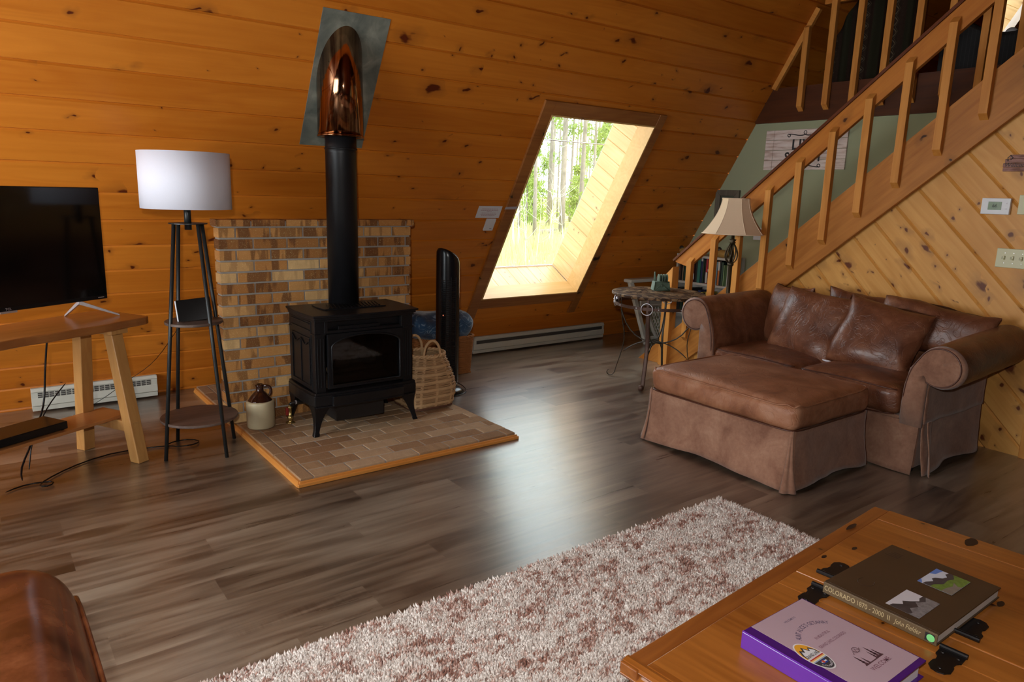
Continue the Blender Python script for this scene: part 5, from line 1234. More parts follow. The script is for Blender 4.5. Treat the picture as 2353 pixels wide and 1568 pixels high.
def arm(yc_in, sgn, ztop, nm, rise=0.02, flare=0.0):
    prof = arm_profile(yc_in, sgn, ztop); n = len(prof)
    # leather wrap: from inside bottom over the roll to the neck
    wrap = prof[:n-2]
    q = MB(); L = 14; vs = []
    for i in range(L+1):
        t = i/L; x = SXF+0.012+(SXB-SXF-0.012)*t
        for k, (y, z) in enumerate(wrap):
            zz = z+(rise*t if z > 0.45 else 0); yy = y+(flare*t*sgn if (y-yc_in)*sgn > 0.1 else 0)
            # end rounds over, with gathers near the front
            cx_ = (sum(p[0] for p in wrap[4:30])/26, ztop-0.12)
            shrink = 0.030*math.exp(-(t*L*0.9)**1.4*1.6)
            g = 0.0035*math.sin(k*2.3+0.4)*math.exp(-t*9) + 0.004*mnoise.noise(Vector((t*4, y*8, z*8)))
            dy, dz = yy-cx_[0], zz-cx_[1]; l = math.hypot(dy, dz)+1e-6
            if z > 0.47: yy += dy/l*(g-shrink*0.5); zz += dz/l*(g-shrink*0.5)
            vs.append((x, yy, zz))
    m = len(wrap); q.add(vs, [(i*m+k, (i+1)*m+k, (i+1)*m+k+1, i*m+k+1) for i in range(L) for k in range(m-1)])
    q.build(nm, m_leather, sofa, smooth=True, sub=1, fixn=False, solid=0.006)
    # suede face on the arm front
    cxm = yc_in+sgn*0.10
    face = [(cxm+(y-cxm)*0.88, z if z < 0.4 else (ztop-0.12)+(z-(ztop-0.12))*0.90) for y, z in prof]
    q = MB(); c0 = (SXF-0.012, cxm, ztop-0.13)
    N = len(face); vs = [(SXF+0.014, y, z) for y, z in prof]+[(SXF-0.004, y, z) for y, z in face]
    vs2 = [(SXF-0.010, cxm+(y-cxm)*0.55, z if z < 0.4 else (ztop-0.12)+(z-(ztop-0.12))*0.6) for y, z in face]
    vs += vs2
    fs = [(k, k+1, N+k+1, N+k) for k in range(N-1)]+[(N+k, N+k+1, 2*N+k+1, 2*N+k) for k in range(N-1)]
    fs += [(2*N+k, 2*N+k+1, 3*N-1-k-1, 3*N-1-k) for k in range(N//2-1)]
    q.add(vs, fs); q.build('arm_face', m_suede, sofa, smooth=True, solid=0.004, label='suede arm front')
    MB().tube([(SXF-0.006, y, z) for y, z in face[1:-2]], 0.0045, 7).build('welt', m_pipe_welt, sofa, smooth=True, sub=1)
    # outer side panel of the arm, below the roll
    yo = yc_in+sgn*0.128
    return yo
yoR = arm(1.808, -1, 0.752, 'arm', 0.055, 0.02)
yoL = arm(3.115, 1, 0.795, 'arm', 0.010, 0.0)
def drape(name, x0_, y0_, x1_, y1_, zt, zb, out, amp=0.01, freq=3.0, seed=0.0, flare=0.03, mat=None, nu=26, nv=9, parent=None, lift=0.0, label=None):
    """hanging suede panel between two plan points; OUT is the outward plan direction"""
    p0, p1 = Vector((x0_, y0_, 0)), Vector((x1_, y1_, 0)); o = Vector((*out, 0))
    def fn(u, v):
        P = p0.lerp(p1, u); k = v*v
        off = flare*k+amp*k*math.sin(u*freq*PI*2+seed)+0.010*k*mnoise.noise(Vector((u*5+seed, v*2, 0)))+0.004*mnoise.noise(Vector((u*9+seed, v*5, 3)))
        zz = zt+(zb-zt)*v+lift*k*math.sin(u*PI)+0.006*k*mnoise.noise(Vector((u*4+seed, 1, 5)))
        return P+o*off+Vector((0, 0, max(zz, 0.004)))
    q = MB().grid(fn, nu, nv); return q.build(name, mat or m_suede, parent or sofa, smooth=True, solid=0.005, fixn=False, label=label)
# outer arm sides and skirts
drape('side_panel', SXF+0.01, yoR, SXB-0.01, yoR-0.005, 0.56, 0.30, (0, -1), 0.002, 2, 1.0, 0.004)
drape('side_panel', SXF+0.01, yoL, SXB-0.01, yoL, 0.62, 0.30, (0, 1), 0.002, 2, 2.0, 0.004)
drape('skirt', SXF+0.012, yoR+0.002, SXB-0.0, yoR+0.002, 0.32, 0.0, (0, -1), 0.012, 1.6, 0.3, 0.035, lift=0.035, label='suede side skirt')
drape('skirt', SXF+0.012, yoL, SXB-0.01, yoL, 0.32, 0.0, (0, 1), 0.008, 1.6, 0.3, 0.02)
drape('skirt', SXF-0.002, yoR+0.012, SXF-0.002, yoL-0.012, 0.300, 0.0, (-1, 0), 0.006, 2.2, 0.8, 0.020, lift=0.015, label='suede front skirt')
# loose corner flap of the skirt
def fn(u, v):
    return Vector((SXF+0.022+0.05*u+0.012*math.sin(v*3), yoR-0.022-0.045*v*v-0.018*v*math.sin(u*2.5+v*3), 0.31*(1-v)+0.004-0.0*u))
MB().grid(fn, 6, 14).build('skirt_flap', m_suede, sofa, smooth=True, solid=0.004, fixn=False)
MB().box(SXF+0.02, SXB-0.02, yoR+0.02, yoL-0.02, 0.03, 0.315).build('seat_frame', m_suede, sofa, bevel=0.01)
for x in (SXF+0.06, SXB-0.06):
    for y in (yoR+0.06, yoL-0.06): MB().lathe([(0.022, 0), (0.03, 0.03)], (x, y, 0), 12).build('foot', m_black, sofa)
# back frame
q = MB(); softbox(q, (4.885, 2.46, 0.50), (0.06, 0.69, 0.24), 0.05, (0, 0, 0.0), 8); q.build('back_frame', m_leather, sofa, smooth=True, weld=True)
# seat cushions
for k, (ya, yb_) in enumerate(((1.815, 2.452), (2.458, 3.108))):
    q = MB(); softbox(q, (4.445, (ya+yb_)/2, 0.392), (0.315, (yb_-ya)/2, 0.083), 0.050, (0.012, 0.004, 0.028), 16, 0.007, 5.0*k); q.build('seat_cushion', m_leather, sofa, smooth=True, weld=True, sub=1)
    for z in (0.322, 0.462):
        q = MB(); x = 4.118; q.tube([(x+0.004+0.02*(abs(2*t-1))**8, ya+0.02+(yb_-ya-0.04)*t, z+0.010*math.sin(PI*t)*(1 if z > 0.4 else -1)) for t in [i/16 for i in range(17)]], 0.004, 6); q.build('welt', m_pipe_welt, sofa, smooth=True)
# cushions at the back
def place(c, yaw, lean, roll):
    """cushion frame: local x = width, y = up, z = out of the sofa (towards -x)"""
    M = Matrix.Translation(c) @ frameM((0, 0, 0), (0, -1, 0), (0, 0, 1), (-1, 0, 0))
    return M @ Matrix.Rotation(yaw, 4, 'Y') @ Matrix.Rotation(lean, 4, 'X') @ Matrix.Rotation(roll, 4, 'Z')
grp = 'loose brown leather cushions on the loveseat'
def cushion(c, yaw, lean, roll, w_, h_, t_, seed, label, **kw):
    q = MB(); pillow(q, place(c, yaw, lean, roll), w_, h_, t_, 22, kw.get('pinch', 0.07), seed, kw.get('wob', 0.018)); o = q.build('cushion', m_leather, smooth=True, weld=True, sub=1)
    return props(o, label, 'cushion', grp)
cushion((4.755, 2.945, 0.665), -0.50, -0.20, 0.08, 0.50, 0.46, 0.17, 1.0, 'leather cushion in the far corner of the loveseat, half behind the others')
cushion((4.79, 2.40, 0.690), 0.05, -0.22, -0.10, 0.60, 0.42, 0.12, 2.0, 'leather cushion at the back middle, showing between the two front cushions')
cushion((4.79, 1.955, 0.735), 0.10, -0.28, -0.10, 0.66, 0.30, 0.15, 3.0, 'slumped leather cushion with a long pointed corner resting over the near arm', pinch=0.02)
cushion((4.575, 2.665, 0.660), -0.05, -0.40, -0.07, 0.52, 0.50, 0.17, 4.0, 'square leather throw cushion in front with white lining at its lower edge')
cushion((4.585, 2.195, 0.655), 0.18, -0.42, -0.16, 0.52, 0.48, 0.18, 5.0, 'square leather throw cushion in front, nearer the scrolled arm at right')
wl = thing('white_lining_cloth', (4.42, 2.66, 0.47), 'white cloth lining peeking out below the front left throw cushion', 'cloth')
for (ya, yb_) in ((2.90, 2.80), (2.46, 2.39)):
    q = MB(); q.tube([(4.425, ya, 0.482), (4.415, (ya+yb_)/2, 0.478), (4.42, yb_, 0.480)], [0.010, 0.012, 0.008], 8, flat=0.6); q.build('lining_edge', m_paper, wl, smooth=True, sub=1)

# ------------------------------------------------------------ ottoman
ot = thing('ottoman', (3.69, 2.45, 0), 'large worn tan leather ottoman with flared suede skirt in front of the loveseat', 'ottoman')
ox0, ox1, oy0, oy1 = 3.315, 4.060, 1.955, 2.925
q = MB(); softbox(q, ((ox0+ox1)/2, (oy0+oy1)/2, 0.392), ((ox1-ox0)/2+0.014, (oy1-oy0)/2+0.014, 0.080), 0.055, (0.008, 0.008, 0.040), 26, 0.010, 2.0)
q.build('ottoman_cushion', m_ottol, ot, smooth=True, weld=True, sub=1)
for z in (0.328, 0.458):
    pts = [(p[0], p[1], z+(0.006*math.sin(i*0.6) if z > 0.4 else 0)) for i, p in enumerate(ring_pts((ox0+ox1)/2, (oy0+oy1)/2, (ox1-ox0)/2+0.012, (oy1-oy0)/2+0.012, z, 96, 14))]
    MB().tube(pts, 0.0045, 6, closed=True).build('welt', m_pipe_welt if z < 0.4 else m_ottol, ot, smooth=True)
MB().box(ox0+0.02, ox1-0.02, oy0+0.02, oy1-0.02, 0.04, 0.325).build('ottoman_frame', m_suede, ot, bevel=0.01)
m_suede2 = suede('light_brown_suede', 1.12)
e_ = 0.012
for (a, c, o_) in (((ox0, oy1+e_), (ox0, oy0-e_+0.02), (-1, 0)), ((ox0-e_+0.03, oy0), (ox1+e_, oy0), (0, -1)), ((ox1, oy0), (ox1, oy1), (1, 0)), ((ox0, oy1), (ox1, oy1), (0, 1))):
    drape('skirt', a[0], a[1], c[0], c[1], 0.325, 0.004, o_, 0.010, 1.5, a[0]*3+a[1], 0.035, m_suede2, 30, 10, ot, lift=0.022)
# gathered corner pleat at the front
def fn(u, v):
    a = PI+u*PI/2; r = 0.012+0.048*v*v+0.006*v*math.sin(u*9)
    return Vector((ox0+0.008+r*math.cos(a), oy0+0.008+r*math.sin(a), 0.325*(1-v)+0.004))
MB().grid(fn, 12, 12).build('corner_pleat', m_suede2, ot, smooth=True, solid=0.004, fixn=False)
def fn(u, v):
    a = PI-u*PI/2; r = 0.012+0.048*v*v+0.006*v*math.sin(u*9)
    return Vector((ox0+0.008+r*math.cos(a), oy1-0.008+r*math.sin(a), 0.325*(1-v)+0.012))
MB().grid(fn, 12, 12).build('corner_pleat', m_suede2, ot, smooth=True, solid=0.004, fixn=False)
for x in (ox0+0.07, ox1-0.07):
    for y in (oy0+0.07, oy1-0.07): MB().lathe([(0.022, 0), (0.026, 0.045)], (x, y, 0), 14).build('foot', m_black, ot)

# ------------------------------------------------------------ shag rug
rug = thing('shag_rug', (1.6, 1.2, 0), 'thick shag rug mottled cream and dusty rose lying partly under the pine coffee table', 'rug')
rx0, rx1, ry0, ry1 = 0.10, 2.915, 0.35, 2.075
MB().box(rx0+0.01, rx1-0.01, ry0+0.01, ry1-0.01, 0.001, 0.010).build('rug_backing', plain('rug_backing_cloth', (0.45, 0.34, 0.30), 0.95), rug)
rs = np.random.RandomState(4)
sp = 0.0074
gx = np.arange(rx0, rx1, sp); gy = np.arange(ry0, ry1, sp); GX, GY = np.meshgrid(gx, gy); GX = GX.ravel(); GY = GY.ravel()
GX = GX+rs.uniform(-.5, .5, GX.size)*sp; GY = GY+rs.uniform(-.5, .5, GY.size)*sp
# only where the picture can see it: not under the middle of the table
cth, sth = math.cos(0.0743), math.sin(0.0743)
tu = (GX-1.109)*cth+(GY-1.016)*sth; tvv = -(GX-1.109)*sth+(GY-1.016)*cth
keep = ~((tu > 0.30) & (tvv < -0.16)) & ~((GY < 0.9) & (GX < 0.9)) & (GX > 0.25)
GX, GY = GX[keep], GY[keep]; n = GX.size
def vnoise(x, y, s1, s2, seed):
    r_ = np.random.RandomState(seed); T = r_.rand(256, 256); X_ = x*s1; Y_ = y*s2; xi = np.floor(X_).astype(int); yi = np.floor(Y_).astype(int); fx_ = X_-xi; fy_ = Y_-yi
    fx_ = fx_*fx_*(3-2*fx_); fy_ = fy_*fy_*(3-2*fy_); g = lambda a, b_: T[a % 256, b_ % 256]
    return (g(xi, yi)*(1-fx_)+g(xi+1, yi)*fx_)*(1-fy_)+(g(xi, yi+1)*(1-fx_)+g(xi+1, yi+1)*fx_)*fy_
band = 0.26*vnoise(GX, GY, 4.5, 18.0, 1)+0.28*vnoise(GX, GY, 16, 38, 2)+0.46*vnoise(GX, GY, 42, 60, 3)
hgt = 0.018+0.010*vnoise(GX, GY, 48, 48, 5)+rs.uniform(-0.002, 0.003, n)
lx_ = rs.normal(0, 0.0048, n)+0.002; ly_ = rs.normal(0, 0.0048, n)-0.001; wd = rs.uniform(0.0042, 0.0058, n)
edge = np.minimum.reduce([GX-rx0, rx1-GX, GY-ry0, ry1-GY]); k_ = np.clip(1-edge/0.02, 0, 1)
lx_ += k_*0.010*np.where(rx1-GX < 0.02, 1, 0); ly_ += k_*0.010*np.where(ry1-GY < 0.02, 1, 0)
V = np.zeros((n, 7, 3)); ang = rs.uniform(0, 2*PI, n)
for j in range(3):
    a = ang+j*2*PI/3
    V[:, j] = np.stack([GX+wd*np.cos(a), GY+wd*np.sin(a), np.full(n, 0.008)], 1)
    V[:, 3+j] = np.stack([GX+lx_*0.55+wd*0.95*np.cos(a+.5), GY+ly_*0.55+wd*0.95*np.sin(a+.5), hgt*0.7], 1)
V[:, 6] = np.stack([GX+lx_, GY+ly_, hgt], 1)
base = np.arange(n)[:, None]*7
quads = np.array([[0, 1, 4, 3], [1, 2, 5, 4], [2, 0, 3, 5]]); tris = np.array([[3, 4, 6], [4, 5, 6], [5, 3, 6]])
QF = (base[:, :, None]+quads[None]).reshape(-1, 4); TF = (base[:, :, None]+tris[None]).reshape(-1, 3)
me = bpy.data.meshes.new('rug_pile'); me.vertices.add(n*7); me.vertices.foreach_set('co', V.reshape(-1))
loops = np.concatenate([QF.reshape(-1), TF.reshape(-1)]); me.loops.add(loops.size); me.loops.foreach_set('vertex_index', loops.astype(np.int32))
starts = np.concatenate([np.arange(len(QF))*4, len(QF)*4+np.arange(len(TF))*3]); me.polygons.add(starts.size); me.polygons.foreach_set('loop_start', starts.astype(np.int32))
me.update(calc_edges=True)
tone = np.clip((band-0.45)*2.3+0.58+rs.normal(0, 0.20, n), 0, 1)
at = me.attributes.new('tone', 'FLOAT', 'POINT'); at.data.foreach_set('value', np.repeat(tone, 7).astype(np.float32))
me.polygons.foreach_set('use_smooth', [True]*starts.size)
s = NT('shag_pile'); s.set(color=s.ramp(s.attr('tone'), [(0.0, (0.30, 0.14, 0.10)), (0.26, (0.54, 0.33, 0.27)), (0.48, (0.72, 0.56, 0.49)), (0.72, (0.86, 0.79, 0.73))]), rough=0.95, spec=0.1, sheen=0.2); me.materials.append(s.m)
o = bpy.data.objects.new('rug_pile', me); link(o); o.parent = rug; o.matrix_basis = world_of(rug).inverted(); o['kind'] = 'stuff'

# ------------------------------------------------------------ coffee table
CT = frameM((1.109, 1.016, 0.0), (cth, sth, 0), (-sth, cth, 0), (0, 0, 1))   # origin: near-left corner of the top, local x along the long far edge
ct = thing('coffee_table', (1.80, 0.66, 0), 'old honey pine coffee table with hinged plank lids and black iron straps on the rug', 'coffee table')
TZ, LW, LD = 0.452, 1.371, 0.80
def ctb(x0, x1, y0, y1, z0, z1, nm, mat, bev=0.003): return MB().box(x0, x1, y0, y1, z0, z1).build(nm, mat, ct, M=CT, bevel=bev)
# frame round the lids: long rail at the far edge, breadboard at the far end, moulded near end
ctb(0.0, LW, -0.050, 0.0, TZ-0.028, TZ-0.0035, 'top_rail', m_cframe)
ctb(0.0, LW, -LD, -LD+0.05, TZ-0.028, TZ-0.0035, 'top_rail', m_cframe)
ctb(LW-0.105, LW, -LD+0.05, -0.051, TZ-0.028, TZ-0.0005, 'end_board', m_ctop)
ctb(0.030, 0.610, -LD+0.051, -0.0515, TZ-0.028, TZ, 'lid', m_ctop)
ctb(0.7125, LW-0.1065, -LD+0.051, -0.0515, TZ-0.028, TZ, 'lid', m_ctop)
ctb(0.6115, 0.711, -LD+0.051, -0.0515, TZ-0.028, TZ-0.001, 'centre_board', m_ctop)
q = MB(); n_ = 8
prof = [(0.030, TZ), (0.022, TZ+0.001), (0.010, TZ-0.002), (0.003, TZ-0.008), (0.006, TZ-0.014), (0.014, TZ-0.016), (0.010, TZ-0.024), (0.000, TZ-0.032), (0.004, TZ-0.040), (0.030, TZ-0.040)]
m = len(prof); q.add([(x, y, z) for y in (-LD, 0.0) for x, z in prof], [tuple(range(m)), tuple(range(2*m-1, m-1, -1))]+[(i, (i+1) % m, m+(i+1) % m, m+i) for i in range(m)])
q.build('end_moulding', m_ctop, ct, M=CT, bevel=0.001)
for a in ((0.03, LW-0.03, -0.035, -0.015, 0.20, TZ-0.029), (0.03, LW-0.03, -LD+0.015, -LD+0.035, 0.20, TZ-0.029), (0.03, 0.05, -LD+0.036, -0.036, 0.20, TZ-0.029), (LW-0.05, LW-0.03, -LD+0.036, -0.036, 0.20, TZ-0.029)):
    ctb(*a, 'apron', m_cframe)
for x in (0.02, LW-0.10):
    for y in (-0.095, -LD+0.015): ctb(x, x+0.08, y, y+0.08, 0.034, TZ-0.0295, 'leg', m_cframe)
m_hinge = plain('black_wrought_iron', (0.014, 0.012, 0.012), 0.42, 0.5, var=0.4, scale=40)
def hinge(x, y, sgn):
    """strap hinge: knuckle across the seam, leaf with round end pointing along sgn x"""
    q = MB(); c = MB()
    q.tube([(x, y-0.030, TZ+0.006), (x, y+0.030, TZ+0.006)], 0.0065, 10)
    leaf = [(0, -0.028), (0.034, -0.028), (0.044, -0.021), (0.060, -0.019), (0.068, -0.023), (0.092, -0.024), (0.106, -0.014), (0.110, 0.0), (0.106, 0.014), (0.092, 0.024), (0.068, 0.023), (0.060, 0.019), (0.044, 0.021), (0.034, 0.028), (0, 0.028)]
    if sgn < 0: leaf = [(-a, b_) for a, b_ in leaf][::-1]
    q.prism([(x+a, y+b_) for a, b_ in leaf], 0.003, Matrix.Translation((0, 0, TZ+0.0003)))
    for a, b_ in ((0.020, -0.017), (0.020, 0.017), (0.090, 0.0)): q.lathe([(0.0055, 0), (0.004, 0.002), (0, 0.003)], (x+sgn*a, y+b_, TZ+0.003), 10)
    o = q.build('strap_hinge', m_hinge, ct, M=CT, smooth=False)
iv = CT.inverted()
for (p, sgn) in (((1.868, 0.946), 1), ((1.792, 0.916), -1), ((1.884, 0.590), 1), ((1.786, 0.578), -1)):
    l = iv @ Vector((p[0], p[1], 0)); hinge(l.x, l.y, sgn)
# dark scars in the pine
for (px_, py_, a_, b_) in ((2.24, 1.075, 0.035, 0.008), (2.46, 0.80, 0.035, 0.016), (2.10, 0.99, 0.014, 0.006), (1.97, 1.015, 0.014, 0.006), (2.06, 0.47, 0.025, 0.010), (2.13, 0.60, 0.02, 0.008)):
    l = iv @ Vector((px_, py_, 0)); q = MB()
    q.add([(l.x+a_*math.cos(t)*(1+0.35*mnoise.noise(Vector((t, px_, 0)))), l.y+b_*math.sin(t)*(1+0.5*mnoise.noise(Vector((t*2, px_, 3)))), TZ+0.0004) for t in [i*2*PI/20 for i in range(20)]], [tuple(range(20))])
    q.build('dark_scar', plain('burnt_scar', (0.025, 0.010, 0.006), 0.5), ct, M=CT, fixn=False)

# ------------------------------------------------------------ hardback book
TB = TZ+0.0045
bk = thing('hardback_book', (1.955, 0.76, TB), 'large dark brown hardback book with two small mountain photographs, lying on the coffee table', 'book')
m_bcov = plain('dark_brown_book_cover', (0.060, 0.034, 0.016), 0.45, var=0.25, scale=9)
bx0_, bx1_, by0_, by1_, bh_ = 1.772, 2.152, 0.612, 0.905, 0.031
BR = Matrix.Identity(4)
for z in (TB, TB+bh_-0.003): MB().box(bx0_+0.004, bx1_, by0_, by1_, z, z+0.003).build('cover_board', m_bcov, bk, bevel=0.0008)
MB().box(bx0_, bx0_+0.004, by0_, by1_, TB, TB+bh_).build('spine', plain('brown_spine', (0.115, 0.075, 0.036), 0.5, var=0.1), bk, bevel=0.0012)
MB().box(bx0_+0.010, bx0_+0.0125, by0_, by1_, TB+bh_-0.0002, TB+bh_+0.0008).build('joint_ridge', m_bcov, bk)
MB().box(bx0_+0.004, bx1_-0.005, by0_+0.004, by1_-0.004, TB+0.003, TB+bh_-0.003).build('page_block', plain('pale_pages', (0.55, 0.50, 0.45), 0.8), bk)
m_goldt = plain('faded_gold_ink', (0.50, 0.40, 0.22), 0.5, var=0.0)
SPN = lambda y: frameM((bx0_-0.0004, y, TB+bh_/2), (0, -1, 0), (0, 0, 1), (-1, 0, 0))
for (txt, size, y, sx_, shear) in (('COLORADO', 0.0195, 0.858, 0.78, 0), ('1870 - 2000', 0.0195, 0.776, 0.76, 0), ('II', 0.0195, 0.728, 0.9, 0), ('John Fielder', 0.0185, 0.682, 0.70, 0.25)):
    q = MB(); q.text(txt, size, SPN(y), font_shear=shear, sxy=(sx_, 1)); q.build('spine_lettering', m_goldt, bk, fixn=False)
MB().box(bx0_-0.0004, bx0_, 0.618, 0.640, TB+0.005, TB+0.026).build('spine_label', plain('black_label', (0.02, 0.02, 0.02), 0.5), bk)
q = MB(); q.lathe([(0, 0), (0.0095, 0)], (0, 0, 0), 24, M=frameM((bx0_-0.0009, 0.6265, TB+0.0150), (0, -1, 0), (0, 0, 1), (-1, 0, 0))); q.f = q.f[:-1]; q.tone = q.tone[:-1]
q.build('green_dot_sticker', plain('mint_green', (0.22, 0.72, 0.26), 0.5, var=0.0), bk, fixn=False)
# cover photographs: sky, mountain, ground as flat printed shapes
pc = {k: plain(k, v, 0.35, var=vr, scale=sc__) for k, v, vr, sc__ in (('print_sky', (0.60, 0.64, 0.74), 0.1, 30), ('print_blue', (0.10, 0.22, 0.62), 0.2, 30), ('print_mountain', (0.045, 0.045, 0.055), 0.6, 60), ('print_meadow', (0.13, 0.22, 0.04), 0.7, 90), ('print_road', (0.22, 0.19, 0.16), 0.3, 60), ('print_grey_sky', (0.62, 0.60, 0.64), 0.05, 30), ('print_grey', (0.20, 0.19, 0.195), 0.9, 90), ('print_dark_grey', (0.05, 0.045, 0.05), 0.5, 60))}
def photo(x0_, x1_, y0_, y1_, shapes):
    z = TB+bh_+0.0003
    for i, (mn, poly) in enumerate(shapes):
        q = MB(); q.add([(x0_+(x1_-x0_)*u, y0_+(y1_-y0_)*v, z+0.00025*i) for u, v in poly], [tuple(range(len(poly)))]); q.build('cover_photograph', pc[mn], bk, fixn=False)
full = [(0, 0), (1, 0), (1, 1), (0, 1)]
photo(1.993, 2.110, 0.672, 0.760, [('print_sky', full), ('print_blue', [(0.70, 0.86), (1, 0.80), (1, 1), (0.62, 1)]), ('print_blue', [(0.0, 0.86), (0.1, 0.92), (0.2, 1), (0, 1)]), ('print_mountain', [(0, 0), (1, 0), (1, 0.62), (0.86, 0.66), (0.76, 0.55), (0.62, 0.60), (0.50, 0.76), (0.40, 0.80), (0.30, 0.70), (0.12, 0.82), (0, 0.84)]), ('print_meadow', [(0, 0), (1, 0), (1, 0.5), (0.8, 0.36), (0.6, 0.45), (0.35, 0.42), (0.15, 0.60), (0, 0.62)]), ('print_road', [(0, 0), (0.55, 0), (0.50, 0.10), (0.62, 0.28), (0.42, 0.20), (0.2, 0.28), (0, 0.30)])])
photo(1.806, 1.922, 0.671, 0.755, [('print_grey_sky', full), ('print_dark_grey', [(0, 0), (1, 0), (1, 0.50), (0.85, 0.52), (0.72, 0.44), (0.55, 0.60), (0.42, 0.76), (0.30, 0.66), (0.12, 0.86), (0, 0.88)]), ('print_grey', [(0, 0), (1, 0), (1, 0.42), (0.8, 0.30), (0.6, 0.48), (0.45, 0.30), (0.25, 0.42), (0.1, 0.25), (0, 0.3)])])
m_emb = plain('embossed_dark', (0.035, 0.017, 0.008), 0.5)
q = MB(); q.tube([(1.868+0.024*math.cos(a), 0.838+0.020*math.sin(a), TB+bh_) for a in [0.9+i*4.6/20 for i in range(21)]], 0.0009, 5); q.build('embossed_letter', m_emb, bk)
for k in range(4): MB().box(2.082+0.010*k-0.008, 2.086+0.010*k-0.008, 0.850, 0.888-0.004*k, TB+bh_, TB+bh_+0.0004).build('embossed_line', m_emb, bk)

# ------------------------------------------------------------ purple ring binder
m_purple = plain('purple_vinyl', (0.135, 0.030, 0.36), 0.22, var=0.04, coat=0.2); m_purpd = plain('dark_purple_vinyl', (0.065, 0.012, 0.16), 0.2, var=0.1)
bn = thing('ring_binder', (1.51, 0.73, TB), 'purple ring binder with mauve cover sheet and oval mountain sticker, lying on the coffee table', 'binder')
ZB = TB-0.004; hB = 0.044; nx0, nx1, ny0, ny1 = 1.378, 1.632, 0.578, 0.884
MB().box(nx0+0.006, nx1, ny0, ny1, ZB+0.0005, ZB+0.0035).build('back_cover', m_purpd, bn, bevel=0.001)
MB().box(nx0+0.006, nx1, ny0, ny1, ZB+hB-0.0035, ZB+hB).build('front_cover', m_purpd, bn, bevel=0.001)
MB().box(nx0, nx0+0.006, ny0, ny1, ZB+0.0005, ZB+hB).build('binder_spine', m_purple, bn, bevel=0.002)
MB().tube([(nx0+0.004, ny0, ZB+hB-0.001), (nx0+0.004, ny1, ZB+hB-0.001)], 0.0022, 6).build('spine_weld', m_purple, bn)
MB().box(nx0+0.02, nx1-0.014, ny0+0.008, ny1-0.008, ZB+0.004, ZB+0.034).build('binder_pages', m_paper, bn)
m_mauve = plain('mauve_cover_sheet', (0.46, 0.33, 0.38), 0.22, var=0.06, scale=5)
zt = ZB+hB
MB().box(nx0+0.034, nx1-0.004, ny0+0.014, ny1-0.002, zt, zt+0.0005).build('cover_sheet', m_mauve, bn)
m_lilac_ink = plain('grey_violet_ink', (0.12, 0.085, 0.14), 0.6, var=0.0); m_brown_ink = plain('brown_violet_ink', (0.10, 0.045, 0.055), 0.6, var=0.0); m_red_ink2 = plain('faded_plum_ink', (0.20, 0.09, 0.12), 0.6, var=0.0)
FT = lambda x, y, rz_=0.0: Matrix.Translation((x, y, zt+0.0008)) @ Matrix.Rotation(rz_, 4, 'Z')
q = MB(); q.text('WELCOME TO', 0.0085, FT(1.515, 0.845), sxy=(0.8, 1), bold=0.01); q.build('cover_lettering', m_lilac_ink, bn, fixn=False)
q = MB(); word = "AUNT ALICE'S GETAWAY"; Rr = 0.098; nW = len(word); cxx, cyy = 1.522, 0.712
wid = {'I': 0.45, "'": 0.35, ' ': 0.6, 'W': 1.35, 'M': 1.25}; ws = [wid.get(c_, 1.0) for c_ in word]; tot = sum(ws); acc = 0
for c_, w__ in zip(word, ws):
    a = math.radians(90+42-84*(acc+w__/2)/tot); acc += w__
    if c_ != ' ': q.text(c_, 0.0175, Matrix.Translation((cxx+Rr*math.cos(a)*0.95, cyy+Rr*math.sin(a), zt+0.0008)) @ Matrix.Rotation(a-PI/2, 4, 'Z'), sxy=(0.72, 1), bold=0.012)
q.build('cover_lettering', m_lilac_ink, bn, fixn=False)
q = MB(); q.text('IN BEAUTIFUL', 0.0115, FT(1.524, 0.766), sxy=(0.80, 1), bold=0.012); q.build('cover_lettering', m_red_ink2, bn, fixn=False)
q = MB(); q.text('GRAND LAKE, COLORADO', 0.0125, FT(1.526, 0.741), sxy=(0.70, 1), bold=0.012); q.build('cover_lettering', m_red_ink2, bn, fixn=False)
q = MB(); q.text('WELCOME', 0.0165, FT(1.533, 0.631), sxy=(0.95, 1), bold=0.01); q.build('cover_lettering', m_red_ink2, bn, fixn=False)
q = MB(); q.add([(1.497, 0.6445, zt+0.0008), (1.572, 0.6445, zt+0.0008), (1.572, 0.6475, zt+0.0008), (1.497, 0.6475, zt+0.0008)], [(0, 1, 2, 3)])
for (x, hgt_, w__) in ((1.505, 0.034, 0.012), (1.516, 0.022, 0.009), (1.557, 0.040, 0.013), (1.566, 0.026, 0.010), (1.548, 0.026, 0.009)):
    for k in range(4):
        y0_ = 0.647+hgt_*k*0.22; q.add([(x-w__*(1-k*0.2)/2, y0_, zt+0.0008), (x+w__*(1-k*0.2)/2, y0_, zt+0.0008), (x, y0_+hgt_*0.36, zt+0.0008)], [(0, 1, 2)])
q.build('pine_tree_print', m_brown_ink, bn, fixn=False)
q = MB(); q.tube([(1.513, 0.682, zt+0.001), (1.521, 0.690, zt+0.001), (1.527, 0.682, zt+0.001), (1.533, 0.694, zt+0.001), (1.540, 0.684, zt+0.001), (1.546, 0.690, zt+0.001)], 0.0009, 4); q.tube([(1.533+0.009*math.cos(a), 0.690+0.008*math.sin(a), zt+0.001) for a in [i*2*PI/16 for i in range(16)]], 0.0009, 4, closed=True)
q.build('hill_print', m_brown_ink, bn, fixn=False)
